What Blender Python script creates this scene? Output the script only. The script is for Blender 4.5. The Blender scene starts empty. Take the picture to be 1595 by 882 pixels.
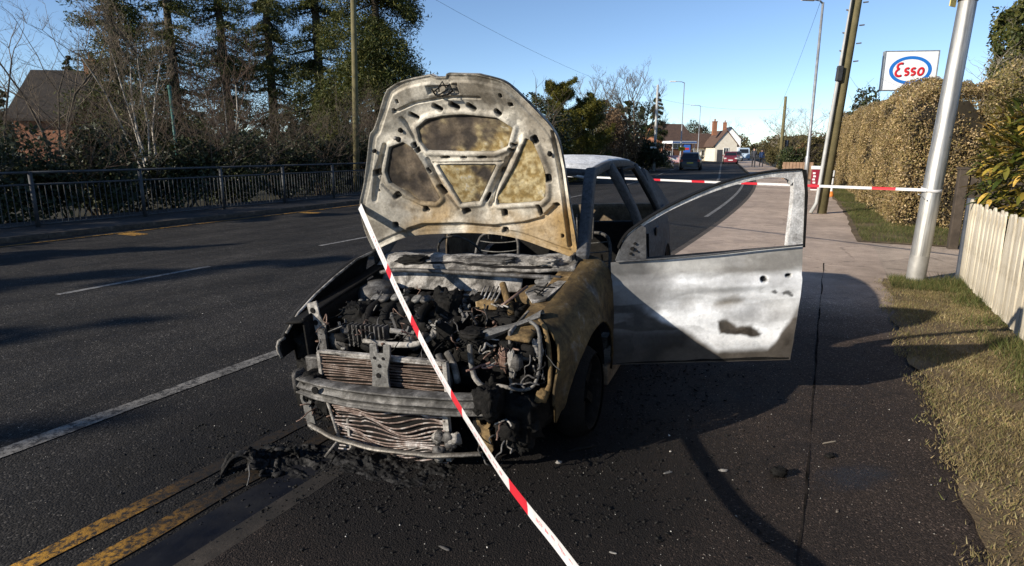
import bpy, bmesh, math, random
import numpy as np
from mathutils import Vector, Matrix, Euler
SC = bpy.context.scene
COL = SC.collection
R = math.radians
# ------------------------------------------------------------------ camera
CAM_H, FPX, HOR = 1.54, 960.0, 234.0            # eye height, focal length and horizon row of the 1595 x 882 photograph
PITCH = math.atan((441 - HOR) / FPX)
cam_d = bpy.data.cameras.new('camera'); cam = bpy.data.objects.new('camera', cam_d); COL.objects.link(cam)
cam_d.sensor_width = 36; cam_d.lens = 36 * FPX / 1595; cam_d.clip_start = 0.05; cam_d.clip_end = 3000
cam.location = (0, 0, CAM_H); cam.rotation_euler = (math.pi / 2 - PITCH, 0, 0)
SC.camera = cam
# ------------------------------------------------------------------ sky and sun
SUN_AZ, SUN_EL = 242.0, 22.0                    # where the sun stands, clockwise from +Y
wd = bpy.data.worlds.new('World'); SC.world = wd; wd.use_nodes = True
nt = wd.node_tree; nt.nodes.clear()
sky = nt.nodes.new('ShaderNodeTexSky'); sky.sky_type = 'NISHITA'; sky.sun_disc = False
sky.sun_elevation = R(SUN_EL); sky.sun_rotation = R(SUN_AZ); sky.air_density = 0.7; sky.dust_density = 0.0; sky.ozone_density = 2.6
bg = nt.nodes.new('ShaderNodeBackground'); bg.inputs[1].default_value = 0.118
wo = nt.nodes.new('ShaderNodeOutputWorld')
nt.links.new(sky.outputs[0], bg.inputs[0]); nt.links.new(bg.outputs[0], wo.inputs[0])
sun_d = bpy.data.lights.new('sun', 'SUN'); sun_d.energy = 5.0; sun_d.angle = R(0.5); sun_d.color = (1.0, 0.91, 0.77)
sun = bpy.data.objects.new('sun', sun_d); COL.objects.link(sun)
sdir = Vector((math.sin(R(SUN_AZ)) * math.cos(R(SUN_EL)), math.cos(R(SUN_AZ)) * math.cos(R(SUN_EL)), math.sin(R(SUN_EL))))
sun.rotation_euler = (-sdir).to_track_quat('-Z', 'Y').to_euler(); sun.location = sdir * 50
SC.view_settings.view_transform = 'Standard'; SC.view_settings.look = 'None'
SC.view_settings.exposure = 0.5; SC.view_settings.gamma = 1.0; SC.view_settings.use_curve_mapping = False
SC.cycles.max_bounces = 6; SC.cycles.diffuse_bounces = 3; SC.cycles.glossy_bounces = 3; SC.cycles.transparent_max_bounces = 12

# ------------------------------------------------------------------ noise and mesh helpers
def _h(ix, iy, seed):
    n = (ix.astype(np.int64) * 374761393 + iy.astype(np.int64) * 668265263 + seed * 1274126177) & 0x7fffffff
    n = ((n ^ (n >> 13)) * 1274126177) & 0x7fffffff
    return ((n ^ (n >> 16)) & 0xffff) / 65535.0
def vn(x, y, seed=0):
    x = np.asarray(x, float); y = np.asarray(y, float)
    ix = np.floor(x); iy = np.floor(y); fx = x - ix; fy = y - iy
    fx = fx * fx * (3 - 2 * fx); fy = fy * fy * (3 - 2 * fy)
    a = _h(ix, iy, seed); b = _h(ix + 1, iy, seed); c = _h(ix, iy + 1, seed); d = _h(ix + 1, iy + 1, seed)
    return a + (b - a) * fx + (c - a) * fy + (a - b - c + d) * fx * fy
def fbm(x, y, seed=0, o=5):
    s = 0; a = 0.5; f = 1.0
    for k in range(o):
        s = s + a * vn(np.asarray(x) * f, np.asarray(y) * f, seed + k * 17); a *= 0.5; f *= 2.03
    return s / (1 - 0.5 ** o)
def sstep(a, b, x): t = np.clip((np.asarray(x, float) - a) / (b - a), 0, 1); return t * t * (3 - 2 * t)
def poly_sd(px, py, poly):
    """signed distance to a polygon, negative inside"""
    px = np.asarray(px, float); py = np.asarray(py, float)
    d = np.full(px.shape, 1e9); ins = np.zeros(px.shape, bool); n = len(poly)
    for i in range(n):
        ax, ay = poly[i]; bx, by = poly[(i + 1) % n]
        ex, ey = bx - ax, by - ay; wx, wy = px - ax, py - ay
        t = np.clip((wx * ex + wy * ey) / (ex * ex + ey * ey + 1e-12), 0, 1)
        d = np.minimum(d, np.hypot(wx - ex * t, wy - ey * t))
        c = ((ay > py) != (by > py)) & (px < (bx - ax) * (py - ay) / (by - ay + 1e-12) + ax)
        ins ^= c
    return np.where(ins, -d, d)
def mesh_data(name, V, F, smooth=False):
    me = bpy.data.meshes.new(name)
    if isinstance(F, np.ndarray):
        V = np.asarray(V, np.float32); k = F.shape[1]; nf = F.shape[0]
        me.vertices.add(len(V)); me.vertices.foreach_set('co', V.ravel())
        me.loops.add(nf * k); me.loops.foreach_set('vertex_index', F.astype(np.int32).ravel())
        me.polygons.add(nf); me.polygons.foreach_set('loop_start', np.arange(0, nf * k, k, dtype=np.int32))
        me.update(calc_edges=True); me.validate()
    else:
        me.from_pydata([tuple(v) for v in V], [], F); me.update()
    if smooth: me.polygons.foreach_set('use_smooth', [True] * len(me.polygons))
    return me
def obj(name, me, mat=None, parent=None, loc=None, rot=None):
    o = bpy.data.objects.new(name, me); COL.objects.link(o)
    if mat is not None and me is not None and not me.materials:
        for m in (mat if isinstance(mat, (list, tuple)) else [mat]): me.materials.append(m)
    if parent is not None: o.parent = parent
    if loc is not None: o.location = loc
    if rot is not None: o.rotation_euler = rot
    return o
def tag(o, label=None, cat=None, group=None, kind=None):
    for k, v in (('label', label), ('category', cat), ('group', group), ('kind', kind)):
        if v: o[k] = v
    return o
def empty(name, loc=(0, 0, 0), rz=0.0):
    o = bpy.data.objects.new(name, None); COL.objects.link(o); o.location = loc; o.rotation_euler = (0, 0, rz); o.empty_display_size = 0.2
    return o
class MB:
    """collects verts and faces, build() links them as one mesh object"""
    def __init__(s): s.V = []; s.F = []
    def add(s, V, F):
        b = len(s.V); s.V += [tuple(v) for v in V]; s.F += [tuple(i + b for i in f) for f in F]; return s
    def box(s, c, d, rz=0.0, M=None):
        hx, hy, hz = d[0] / 2, d[1] / 2, d[2] / 2; cs, sn = math.cos(rz), math.sin(rz); V = []
        for z in (-hz, hz):
            for x, y in ((-hx, -hy), (hx, -hy), (hx, hy), (-hx, hy)):
                v = Vector((x * cs - y * sn, x * sn + y * cs, z))
                if M: v = M @ v
                V.append((v.x + c[0], v.y + c[1], v.z + c[2]))
        return s.add(V, [(3, 2, 1, 0), (4, 5, 6, 7), (0, 1, 5, 4), (1, 2, 6, 5), (2, 3, 7, 6), (3, 0, 4, 7)])
    def tube(s, pts, r, n=6, cap=True, flat=None):
        pts = [Vector(p) for p in pts]; m = len(pts); rr = r if isinstance(r, (list, tuple)) else [r] * m
        V = []; F = []; up = None
        for i, p in enumerate(pts):
            t = (pts[min(i + 1, m - 1)] - pts[max(i - 1, 0)])
            t = t.normalized() if t.length > 1e-9 else Vector((0, 0, 1))
            if up is None: up = Vector((0, 0, 1)) if abs(t.z) < 0.9 else Vector((1, 0, 0))
            a = t.cross(up)
            if a.length < 1e-6: a = t.orthogonal()
            a.normalize(); b = a.cross(t).normalized(); up = b
            for k in range(n):
                an = 2 * math.pi * k / n; q = p + (a * math.cos(an) + b * math.sin(an)) * rr[i]
                V.append(q)
        for i in range(m - 1):
            for k in range(n):
                F.append((i * n + k, i * n + (k + 1) % n, (i + 1) * n + (k + 1) % n, (i + 1) * n + k))
        if cap: F.append(tuple(range(n - 1, -1, -1))); F.append(tuple((m - 1) * n + k for k in range(n)))
        return s.add(V, F)
    def lathe(s, prof, c=(0, 0, 0), axis='z', n=24):
        V = []; F = []; m = len(prof)
        for k in range(n):
            a = 2 * math.pi * k / n
            for r, h in prof:
                x, y, z = r * math.cos(a), r * math.sin(a), h
                if axis == 'y': x, y, z = x, z, y
                elif axis == 'x': x, y, z = z, x, y
                V.append((x + c[0], y + c[1], z + c[2]))
        for k in range(n):
            for i in range(m - 1):
                q = (k * m + i, ((k + 1) % n) * m + i, ((k + 1) % n) * m + i + 1, k * m + i + 1)
                F.append(q if axis != 'y' else q[::-1])
        return s.add(V, F)
    def prism(s, poly, f0, f1):
        """poly: 2D points; f0, f1: map a 2D point to the two 3D faces"""
        n = len(poly); V = [f0(*p) for p in poly] + [f1(*p) for p in poly]
        F = [tuple(range(n - 1, -1, -1)), tuple(range(n, 2 * n))] + [(i, (i + 1) % n, n + (i + 1) % n, n + i) for i in range(n)]
        return s.add(V, F)
    def build(s, name, mat=None, parent=None, smooth=False, loc=None, rot=None, bevel=0):
        me = mesh_data(name, s.V, s.F, smooth); o = obj(name, me, mat, parent, loc, rot)
        if bevel:
            m = o.modifiers.new('bevel', 'BEVEL'); m.width = bevel; m.segments = 2; m.limit_method = 'ANGLE'
        return o
def auto(o, ang=40):
    me = o.data
    me.polygons.foreach_set('use_smooth', [True] * len(me.polygons))
    try: me.set_sharp_from_angle(angle=R(ang))
    except Exception: pass
    return o
def grid(nu, nv, fn):
    """fn(U, V) -> (n,3) coords for arrays in 0..1; returns V, F"""
    u, v = np.meshgrid(np.linspace(0, 1, nu), np.linspace(0, 1, nv), indexing='ij')
    P = fn(u.ravel(), v.ravel()); i = np.arange(nu * nv).reshape(nu, nv)
    F = np.stack([i[:-1, :-1].ravel(), i[1:, :-1].ravel(), i[1:, 1:].ravel(), i[:-1, 1:].ravel()], 1)
    return np.asarray(P, float), F
def set_col(me, C):
    C = np.asarray(C, np.float32)
    if C.shape[1] == 3: C = np.concatenate([C, np.ones((len(C), 1), np.float32)], 1)
    a = me.color_attributes.new('Col', 'FLOAT_COLOR', 'POINT'); a.data.foreach_set('color', C.ravel())
def solidify(o, t, off=-1, rim=True):
    m = o.modifiers.new('solidify', 'SOLIDIFY'); m.thickness = t; m.offset = off; m.use_rim = rim; return m
def segs_mesh(P0, P1, R0, R1, n=3):
    """many tapered twigs at once, as arrays"""
    P0 = np.asarray(P0, float); P1 = np.asarray(P1, float); R0 = np.asarray(R0)[:, None]; R1 = np.asarray(R1)[:, None]
    t = P1 - P0; t /= np.linalg.norm(t, axis=1, keepdims=True) + 1e-9
    ref = np.where(np.abs(t[:, 2:3]) < 0.9, np.array([[0, 0, 1.0]]), np.array([[1.0, 0, 0]]))
    a = np.cross(t, ref); a /= np.linalg.norm(a, axis=1, keepdims=True); b = np.cross(a, t)
    N = len(P0); V = np.zeros((N, 2 * n, 3))
    for k in range(n):
        an = 2 * math.pi * k / n; d = a * math.cos(an) + b * math.sin(an)
        V[:, k] = P0 + d * R0; V[:, n + k] = P1 + d * R1
    base = (np.arange(N) * 2 * n)[:, None, None]
    q = np.array([[k, (k + 1) % n, n + (k + 1) % n, n + k] for k in range(n)])[None]
    return V.reshape(-1, 3), (base + q).reshape(-1, 4)
def leaves_mesh(P, size, rng, nrm=None, jit=1.0, aspect=0.6, fold=0.0):
    """a rhombus leaf at every point"""
    P = np.asarray(P, float); N = len(P)
    d = rng.normal(size=(N, 3)) if nrm is None else nrm + rng.normal(size=(N, 3)) * jit
    d /= np.linalg.norm(d, axis=1, keepdims=True) + 1e-9
    r = rng.normal(size=(N, 3)); a = np.cross(d, r); a /= np.linalg.norm(a, axis=1, keepdims=True) + 1e-9; b = np.cross(d, a)
    s = (np.asarray(size) * (0.6 + 0.8 * rng.random(N)))[:, None]
    V = np.stack([P - a * s * 0.5, P + b * s * aspect * 0.5 + d * s * fold, P + a * s * 0.5, P - b * s * aspect * 0.5 + d * s * fold], 1).reshape(-1, 3)
    F = (np.arange(N) * 4)[:, None] + np.arange(4)[None]
    return V, F
# pixel of the photograph + distance -> point in the place
def at(px, py, Y):
    c, s = math.cos(PITCH), math.sin(PITCH); u = (px - 797.5) / FPX; v = (py - 441) / FPX
    ry = c - v * s; t = Y / ry
    return Vector((u * t, Y, CAM_H + (-s - v * c) * t))

# ------------------------------------------------------------------ materials
class NM:
    def __init__(s, name):
        s.m = bpy.data.materials.new(name); s.m.use_nodes = True; s.t = s.m.node_tree; s.t.nodes.clear()
        s.out = s.n('ShaderNodeOutputMaterial'); s.b = s.n('ShaderNodeBsdfPrincipled'); s.l(s.b.outputs[0], s.out.inputs[0])
        s.b.inputs['Specular IOR Level'].default_value = 0.3
    def n(s, ty, **k):
        x = s.t.nodes.new(ty)
        for a, v in k.items(): setattr(x, a, v)
        return x
    def l(s, a, b): s.t.links.new(a, b)
    def coord(s, kind='Object', scale=None):
        c = s.n('ShaderNodeTexCoord').outputs[kind]
        if scale is not None:
            m = s.n('ShaderNodeMapping'); m.inputs['Scale'].default_value = scale; s.l(c, m.inputs[0]); c = m.outputs[0]
        return c
    def noise(s, co, scale, detail=5, rough=0.6, dist=0.0):
        x = s.n('ShaderNodeTexNoise'); x.inputs['Scale'].default_value = scale; x.inputs['Detail'].default_value = detail
        x.inputs['Roughness'].default_value = rough; x.inputs['Distortion'].default_value = dist; s.l(co, x.inputs['Vector']); return x.outputs['Fac']
    def vor(s, co, scale, feat='F1', out='Distance'):
        x = s.n('ShaderNodeTexVoronoi', feature=feat); x.inputs['Scale'].default_value = scale; s.l(co, x.inputs['Vector']); return x.outputs[out]
    def ramp(s, fac, stops, interp='LINEAR'):
        x = s.n('ShaderNodeValToRGB'); cr = x.color_ramp; cr.interpolation = interp
        while len(cr.elements) > 1: cr.elements.remove(cr.elements[-1])
        for i, (p, c) in enumerate(stops):
            if not isinstance(c, (tuple, list)): c = (c, c, c)
            e = cr.elements[0] if i == 0 else cr.elements.new(p)
            e.position = p; e.color = (*c[:3], 1)
        s.l(fac, x.inputs[0]); return x.outputs[0]
    def mix(s, fac, a, b, mode='MIX'):
        x = s.n('ShaderNodeMix', data_type='RGBA', blend_type=mode)
        for sock, v in ((x.inputs[0], fac), (x.inputs[6], a), (x.inputs[7], b)):
            if hasattr(v, 'node'): s.l(v, sock)
            elif isinstance(v, (tuple, list)): sock.default_value = (*v[:3], 1)
            else: sock.default_value = v if sock == x.inputs[0] else (v, v, v, 1)
        return x.outputs[2]
    def math(s, op, a, b=0.0, clamp=False):
        x = s.n('ShaderNodeMath', operation=op, use_clamp=clamp)
        for sock, v in ((x.inputs[0], a), (x.inputs[1], b)):
            if hasattr(v, 'node'): s.l(v, sock)
            else: sock.default_value = v
        return x.outputs[0]
    def bump(s, h, strength=0.3, dist=0.01):
        x = s.n('ShaderNodeBump'); x.inputs['Strength'].default_value = strength; x.inputs['Distance'].default_value = dist
        s.l(h, x.inputs['Height']); s.l(x.outputs[0], s.b.inputs['Normal']); return x
    def base(s, c):
        if hasattr(c, 'node'): s.l(c, s.b.inputs['Base Color'])
        else: s.b.inputs['Base Color'].default_value = (*c[:3], 1)
    def rough(s, v):
        if hasattr(v, 'node'): s.l(v, s.b.inputs['Roughness'])
        else: s.b.inputs['Roughness'].default_value = v
    def attr(s, name='Col'):
        x = s.n('ShaderNodeAttribute', attribute_name=name); return x.outputs['Color']
def M(name, stops, scale=4, rough=0.8, metal=0.0, bump=0.0, bscale=40, detail=6, dist=0.3, bdist=0.01, spec=0.3):
    m = NM(name); co = m.coord(); f = m.noise(co, scale, detail, 0.65, dist)
    m.base(m.ramp(f, stops)); m.rough(rough); m.b.inputs['Metallic'].default_value = metal; m.b.inputs['Specular IOR Level'].default_value = spec
    if bump: m.bump(m.noise(co, bscale, 4, 0.6), bump, bdist)
    return m.m
def leaf_mat(name, stops, trans=0.35, rough=0.6):
    m = NM(name); g = m.n('ShaderNodeNewGeometry'); c = m.ramp(g.outputs['Random Per Island'], stops); c = m.mix(1.0, c, m.ramp(m.noise(m.coord(), 1.7, 4, .6, .5), [(.3, .55), (.5, .95), (.72, 1.35)]), 'MULTIPLY')
    m.base(c); m.rough(rough); tr = m.n('ShaderNodeBsdfTranslucent'); m.l(c, tr.inputs[0])
    mx = m.n('ShaderNodeMixShader'); mx.inputs[0].default_value = trans; m.l(m.b.outputs[0], mx.inputs[1]); m.l(tr.outputs[0], mx.inputs[2])
    m.l(mx.outputs[0], m.out.inputs[0]); return m.m
def flat(name, c, rough=0.6, metal=0.0, spec=0.3):
    m = NM(name); m.base(c); m.rough(rough); m.b.inputs['Metallic'].default_value = metal; m.b.inputs['Specular IOR Level'].default_value = spec; return m.m
# ------------------------------------------------------------------ the road's course: it runs at 27 degrees to the view and bends left
_S = np.arange(-40, 420, 0.5)
_HD = np.radians(27 - 8.5 * np.clip((_S - 10) / 32, 0, 1))
_i0 = int(np.argmin(np.abs(_S)))
_dx = np.sin(_HD) * 0.5; _dy = np.cos(_HD) * 0.5
_PX = np.cumsum(_dx); _PY = np.cumsum(_dy)
_N0 = np.array([math.cos(R(27)), -math.sin(R(27))])
_PX = _PX - _PX[_i0] - 2.1 * _N0[0]; _PY = _PY - _PY[_i0] - 2.1 * _N0[1]
def rp(s, o):
    """point of the road frame: s metres along the right-hand kerb line, o metres to its right"""
    x = np.interp(s, _S, _PX); y = np.interp(s, _S, _PY); h = np.interp(s, _S, _HD)
    return x + np.cos(h) * o, y - np.sin(h) * o
def hd(s): return float(np.interp(s, _S, _HD))
ROAD_Z = -0.10
def strip(name, o0, o1, s0, s1, z, mat, parent=None, ds=1.0, wob=0.0, seed=1, nu=2):
    n = max(2, int((s1 - s0) / ds) + 1); ss = np.linspace(s0, s1, n); V = []; F = []
    for i, s in enumerate(ss):
        for k in range(nu):
            f = k / (nu - 1); o = o0 + (o1 - o0) * f
            if wob and k in (0, nu - 1): o += (float(fbm(s * 1.7, k * 9.0, seed, 6)) - 0.5) * wob
            x, y = rp(s, o); V.append((float(x), float(y), z))
    for i in range(n - 1):
        for k in range(nu - 1):
            a = i * nu + k; F.append((a, a + 1, a + nu + 1, a + nu))
    return obj(name, mesh_data(name, V, F), mat, parent)
def car_mask(m, co, cx, cy, rx, ry, rot, lo, hi, nz=1.2, amp=0.5):
    """0..1 stain spread round a point of the ground, its edge broken by noise"""
    mp = m.n('ShaderNodeMapping', vector_type='TEXTURE'); mp.inputs['Location'].default_value = (cx, cy, 0)
    mp.inputs['Rotation'].default_value = (0, 0, rot); mp.inputs['Scale'].default_value = (rx, ry, 1000); m.l(co, mp.inputs[0])
    ln = m.n('ShaderNodeVectorMath', operation='LENGTH'); m.l(mp.outputs[0], ln.inputs[0])
    d = m.math('ADD', ln.outputs['Value'], m.math('MULTIPLY', m.math('SUBTRACT', m.noise(co, nz, 6, 0.65), 0.5), amp))
    x = m.n('ShaderNodeMapRange', interpolation_type='SMOOTHSTEP'); x.inputs[1].default_value = lo; x.inputs[2].default_value = hi
    x.inputs[3].default_value = 1; x.inputs[4].default_value = 0; m.l(d, x.inputs[0]); return x.outputs[0]
def asphalt(name, near, far, seedscale=1.0, scorch=True, spread=None, agg=105.0, rough=0.85, wet=None):
    m = NM(name); co = m.coord()
    big = m.noise(co, 0.5 * seedscale, 5, 0.6, 0.4); mid = m.noise(co, 3.1, 6, 0.7)
    v = m.vor(co, agg, out='Color'); g = m.n('ShaderNodeSeparateColor'); m.l(v, g.inputs[0])
    vd = m.vor(co, agg)
    c = m.mix(spread(m, co) if spread else 0.0, far, near) if spread else m.mix(0.0, near, near)
    c = m.mix(1.0, c, m.ramp(big, [(0.3, 0.72), (0.7, 1.25)]), 'MULTIPLY')
    c = m.mix(1.0, c, m.ramp(mid, [(0.3, 0.75), (0.7, 1.2)]), 'MULTIPLY')
    agf = m.ramp(g.outputs[0], [(0.0, 0.45), (0.55, 0.95), (0.9, 1.5), (0.965, 2.2), (0.985, 4.5)])
    if spread or not scorch: agf = m.mix(spread(m, co) if spread else 0.0, m.ramp(g.outputs[0], [(0.0, 0.86), (0.6, 1.0), (1.0, 1.16)]), agf)
    c = m.mix(1.0, c, agf, 'MULTIPLY')
    mpx = m.n('ShaderNodeMapping'); mpx.inputs['Scale'].default_value = (1.1, 0.10, 1); mrot = m.n('ShaderNodeMapping'); mrot.inputs['Rotation'].default_value = (0, 0, R(27)); m.l(co, mrot.inputs[0]); m.l(mrot.outputs[0], mpx.inputs[0])
    c = m.mix(1.0, c, m.ramp(m.noise(mpx.outputs[0], 1.6, 5, 0.6), [(0.32, 0.68), (0.5, 1.0), (0.68, 1.35)] if not (spread or not scorch) else [(0.32, 0.92), (0.5, 1.0), (0.68, 1.08)]), 'MULTIPLY')
    crk = m.vor(m.coord(scale=(1, 1, 1)), 0.85, 'DISTANCE_TO_EDGE'); wob_ = m.math('ADD', crk, m.math('MULTIPLY', m.math('SUBTRACT', m.noise(co, 5, 5, 0.7), 0.5), 0.16))
    c = m.mix(m.math('MULTIPLY', m.ramp(wob_, [(0.0, 1.0), (0.010, 0.0)]), 0.30), c, (0.006, 0.006, 0.006))
    r = m.ramp(mid, [(0.3, rough - 0.12), (0.7, rough + 0.1)])
    if scorch:
        s1 = car_mask(m, co, -0.42, 3.0, 2.0, 1.45, R(-25), 0.45, 1.15, 1.6, 0.6)
        c = m.mix(m.math('MULTIPLY', s1, 0.9), c, (0.004, 0.0039, 0.0038))
        s2 = car_mask(m, co, -0.1, 3.7, 3.2, 3.0, R(-25), 0.4, 1.2, 0.9, 0.7)
        c = m.mix(m.math('MULTIPLY', s2, 0.45), c, (0.014, 0.0125, 0.012))
    if wet:
        for (wx, wy, a, b, ro) in wet:
            w = car_mask(m, co, wx, wy, a, b, ro, 0.3, 1.2, 9, 1.5)
            c = m.mix(m.math('MULTIPLY', w, 0.6), c, (0.010, 0.011, 0.014)); r = m.mix(w, r, 0.45)
    m.base(c); m.rough(r); m.b.inputs['Specular IOR Level'].default_value = 0.16
    h = m.math('ADD', m.math('MULTIPLY', vd, -1.0), m.math('MULTIPLY', m.noise(co, 260, 3), 0.4))
    m.bump(h, 0.75, 0.005)
    return m.m
M_ROAD = asphalt('road_asphalt', (0.027, 0.0245, 0.022), (0.027, 0.0245, 0.022), 0.8, agg=95)
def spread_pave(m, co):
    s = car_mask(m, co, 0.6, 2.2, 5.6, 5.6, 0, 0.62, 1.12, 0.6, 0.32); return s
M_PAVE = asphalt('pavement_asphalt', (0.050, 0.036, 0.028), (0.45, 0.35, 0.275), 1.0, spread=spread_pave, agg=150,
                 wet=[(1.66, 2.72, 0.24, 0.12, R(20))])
M_DRIVE = asphalt('drive_tarmac', (0.42, 0.335, 0.262), (0.42, 0.335, 0.262), 1.0, scorch=False, agg=120)
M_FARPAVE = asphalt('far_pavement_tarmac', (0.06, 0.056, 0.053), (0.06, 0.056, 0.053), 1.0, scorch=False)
def mk_kerb():
    m = NM('kerb_concrete'); co = m.coord('Object'); w = m.n('ShaderNodeNewGeometry').outputs['Position']
    c = m.ramp(m.noise(co, 9, 6), [(0.3, (0.035, 0.028, 0.021)), (0.55, (0.08, 0.063, 0.047)), (0.75, (0.15, 0.12, 0.092))])
    s1 = car_mask(m, w, -0.42, 3.0, 2.6, 2.1, R(-25), 0.3, 1.15, 3.2, 1.1)
    c = m.mix(m.math('MULTIPLY', s1, 0.85), c, (0.010, 0.009, 0.008)); m.base(c); m.rough(0.85); m.bump(m.noise(co, 90, 4), 0.5, 0.004); return m.m
M_KERB = mk_kerb()
def paint(name, col, under, thr=0.5, scale=26, soot=True):
    m = NM(name); co = m.coord(); f = m.noise(co, scale, 6, 0.75)
    c = m.mix(m.ramp(f, [(thr - 0.07, 0.0), (thr + 0.05, 1.0)]), col, under)
    c = m.mix(1.0, c, m.ramp(m.noise(co, 3, 4), [(0.3, 0.6), (0.7, 1.05)]), 'MULTIPLY')
    if soot: c = m.mix(m.math('MULTIPLY', car_mask(m, co, -0.6, 3.2, 2.0, 1.75, R(-25), 0.55, 0.98, 2.6, 0.5), 0.97), c, (0.005, 0.0047, 0.0044))
    m.base(c); m.rough(0.8); m.bump(m.noise(co, 120, 3), 0.6, 0.004); return m.m
M_WHITE = paint('worn_white_paint', (0.21, 0.197, 0.178), (0.04, 0.037, 0.034), 0.52)
M_WHITE2 = paint('thin_white_paint', (0.24, 0.23, 0.215), (0.045, 0.043, 0.041), 0.56, 18)
M_YELLOW = paint('worn_yellow_paint', (0.60, 0.30, 0.035), (0.035, 0.028, 0.022), 0.52, 34)
def mk_wet():
    m = NM('wet_channel'); co = m.coord(); m.base(m.ramp(m.noise(co, 6, 6), [(0.3, (0.006, 0.007, 0.011)), (0.75, (0.020, 0.020, 0.022))]))
    m.b.inputs['Specular IOR Level'].default_value = 0.05; m.rough(m.ramp(m.noise(co, 4, 5), [(0.35, 0.4), (0.65, 0.7)])); m.bump(m.noise(co, 60, 4), 0.35, 0.004); return m.m
M_WET = mk_wet()
M_SOIL = M('soil', [(0.3, (0.015, 0.013, 0.008)), (0.55, (0.03, 0.027, 0.014)), (0.75, (0.05, 0.042, 0.022))], 0.6, 0.95, bump=0.6, bscale=8, bdist=0.05)
M_VERGE = M('verge_soil', [(0.3, (0.07, 0.048, 0.027)), (0.5, (0.12, 0.086, 0.048)), (0.7, (0.20, 0.148, 0.08))], 2.2, 0.95, bump=0.8, bscale=60, bdist=0.02)

# ------------------------------------------------------------------ ground, road, pavements
g = MB(); g.add([(-1500, -400, -0.17), (1500, -400, -0.17), (1500, 2200, -0.17), (-1500, 2200, -0.17)], [(0, 1, 2, 3)])
tag(g.build('ground', M_SOIL), 'bare winter soil and rough grass reaching to the horizon', 'ground', kind='structure')
road = strip('road', -11.0, 0.02, -30, 300, ROAD_Z, M_ROAD, ds=2.0); tag(road, 'dark asphalt two-lane road with worn painted lines', 'road', kind='structure')
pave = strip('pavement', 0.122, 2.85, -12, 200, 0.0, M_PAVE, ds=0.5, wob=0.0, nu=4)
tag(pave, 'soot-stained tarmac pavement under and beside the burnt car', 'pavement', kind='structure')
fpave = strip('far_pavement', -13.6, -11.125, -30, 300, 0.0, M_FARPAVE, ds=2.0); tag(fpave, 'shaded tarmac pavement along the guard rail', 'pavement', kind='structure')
# kerb stones one by one where they can be told apart
ks = MB(); ks.box((0, 0, 0), (0.125, 0.908, 0.26)); kme = mesh_data('kerb_stone', ks.V, ks.F)
kb = bpy.data.objects.new('tmp', kme); kme.materials.append(M_KERB)
bm = bmesh.new(); bm.from_mesh(kme); bmesh.ops.bevel(bm, geom=[e for e in bm.edges if abs(e.verts[0].co.z - 0.13) < 1e-4 and abs(e.verts[1].co.z - 0.13) < 1e-4 and e.verts[0].co.x < 0 and e.verts[1].co.x < 0], offset=0.022, segments=3, affect='EDGES')
bm.to_mesh(kme); bm.free(); bpy.data.objects.remove(kb)
rnd = random.Random(4)
for i in range(46):
    s = -3.0 + i * 0.915; x, y = rp(s, 0.06); o = obj('kerb_stone', kme, None, pave, (float(x), float(y), -0.131 + rnd.uniform(-0.003, 0.002)), (rnd.uniform(-.004, .004), rnd.uniform(-.006, .006), -hd(s)))
strip('kerb_run', 0.0, 0.122, 39.1, 200, -0.002, M_KERB, pave, ds=2.0)
fk = MB()
for i in range(60):
    s = -6 + i * 0.915; x, y = rp(s, -11.06); obj('kerb_stone', kme, None, fpave, (float(x), float(y), -0.131), (0, 0, -hd(s) + math.pi))
# painted lines and the wet channel
strip('lane_line', -1.90, -1.775, -8, 120, ROAD_Z + 0.005, M_WHITE, road, ds=0.25, wob=0.035, seed=5)
for k, (a, b) in enumerate([(-3.2, 1.0), (3.8, 5.8), (8.0, 13.2), (17, 23), (29, 35), (41, 47), (53, 59), (65, 71), (77, 83)]):
    strip('centre_dash', -5.80, -5.70, a, b, ROAD_Z + 0.005, M_WHITE2, road, ds=0.3, wob=0.012, seed=k + 7)
strip('yellow_line', -0.70, -0.59, -6, 2.7, ROAD_Z + 0.005, M_YELLOW, road, ds=0.12, wob=0.06, seed=11)
strip('yellow_line', -0.45, -0.35, -6, 2.6, ROAD_Z + 0.005, M_YELLOW, road, ds=0.12, wob=0.06, seed=12)
strip('yellow_line', -10.62, -10.55, -6, 60, ROAD_Z + 0.005, M_YELLOW, road, ds=0.5, wob=0.02, seed=13)
for s in (7.3, 12.2, 17.2):
    strip('yellow_mark', -10.5, -9.9, s, s + 0.3, ROAD_Z + 0.006, M_YELLOW, road, ds=0.1)
strip('wet_channel', -0.30, 0.004, -6, 2.6, ROAD_Z + 0.004, M_WET, road, ds=0.15, wob=0.05, seed=3)
# trench joint and patch in the pavement
M_JOINT = M('bitumen_joint', [(0.4, (0.008, 0.0075, 0.007)), (0.6, (0.03, 0.025, 0.022))], 6, 1.0, spec=0.0)
strip('trench_joint', 2.13, 2.1355, -1, 9.5, 0.003, M_JOINT, pave, ds=0.06, wob=0.035, seed=21)
# far side markings, zig-zag patch and island lines
strip('edge_line', -0.55, -0.45, 16, 34, ROAD_Z + 0.005, M_WHITE2, road, ds=0.5)
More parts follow.
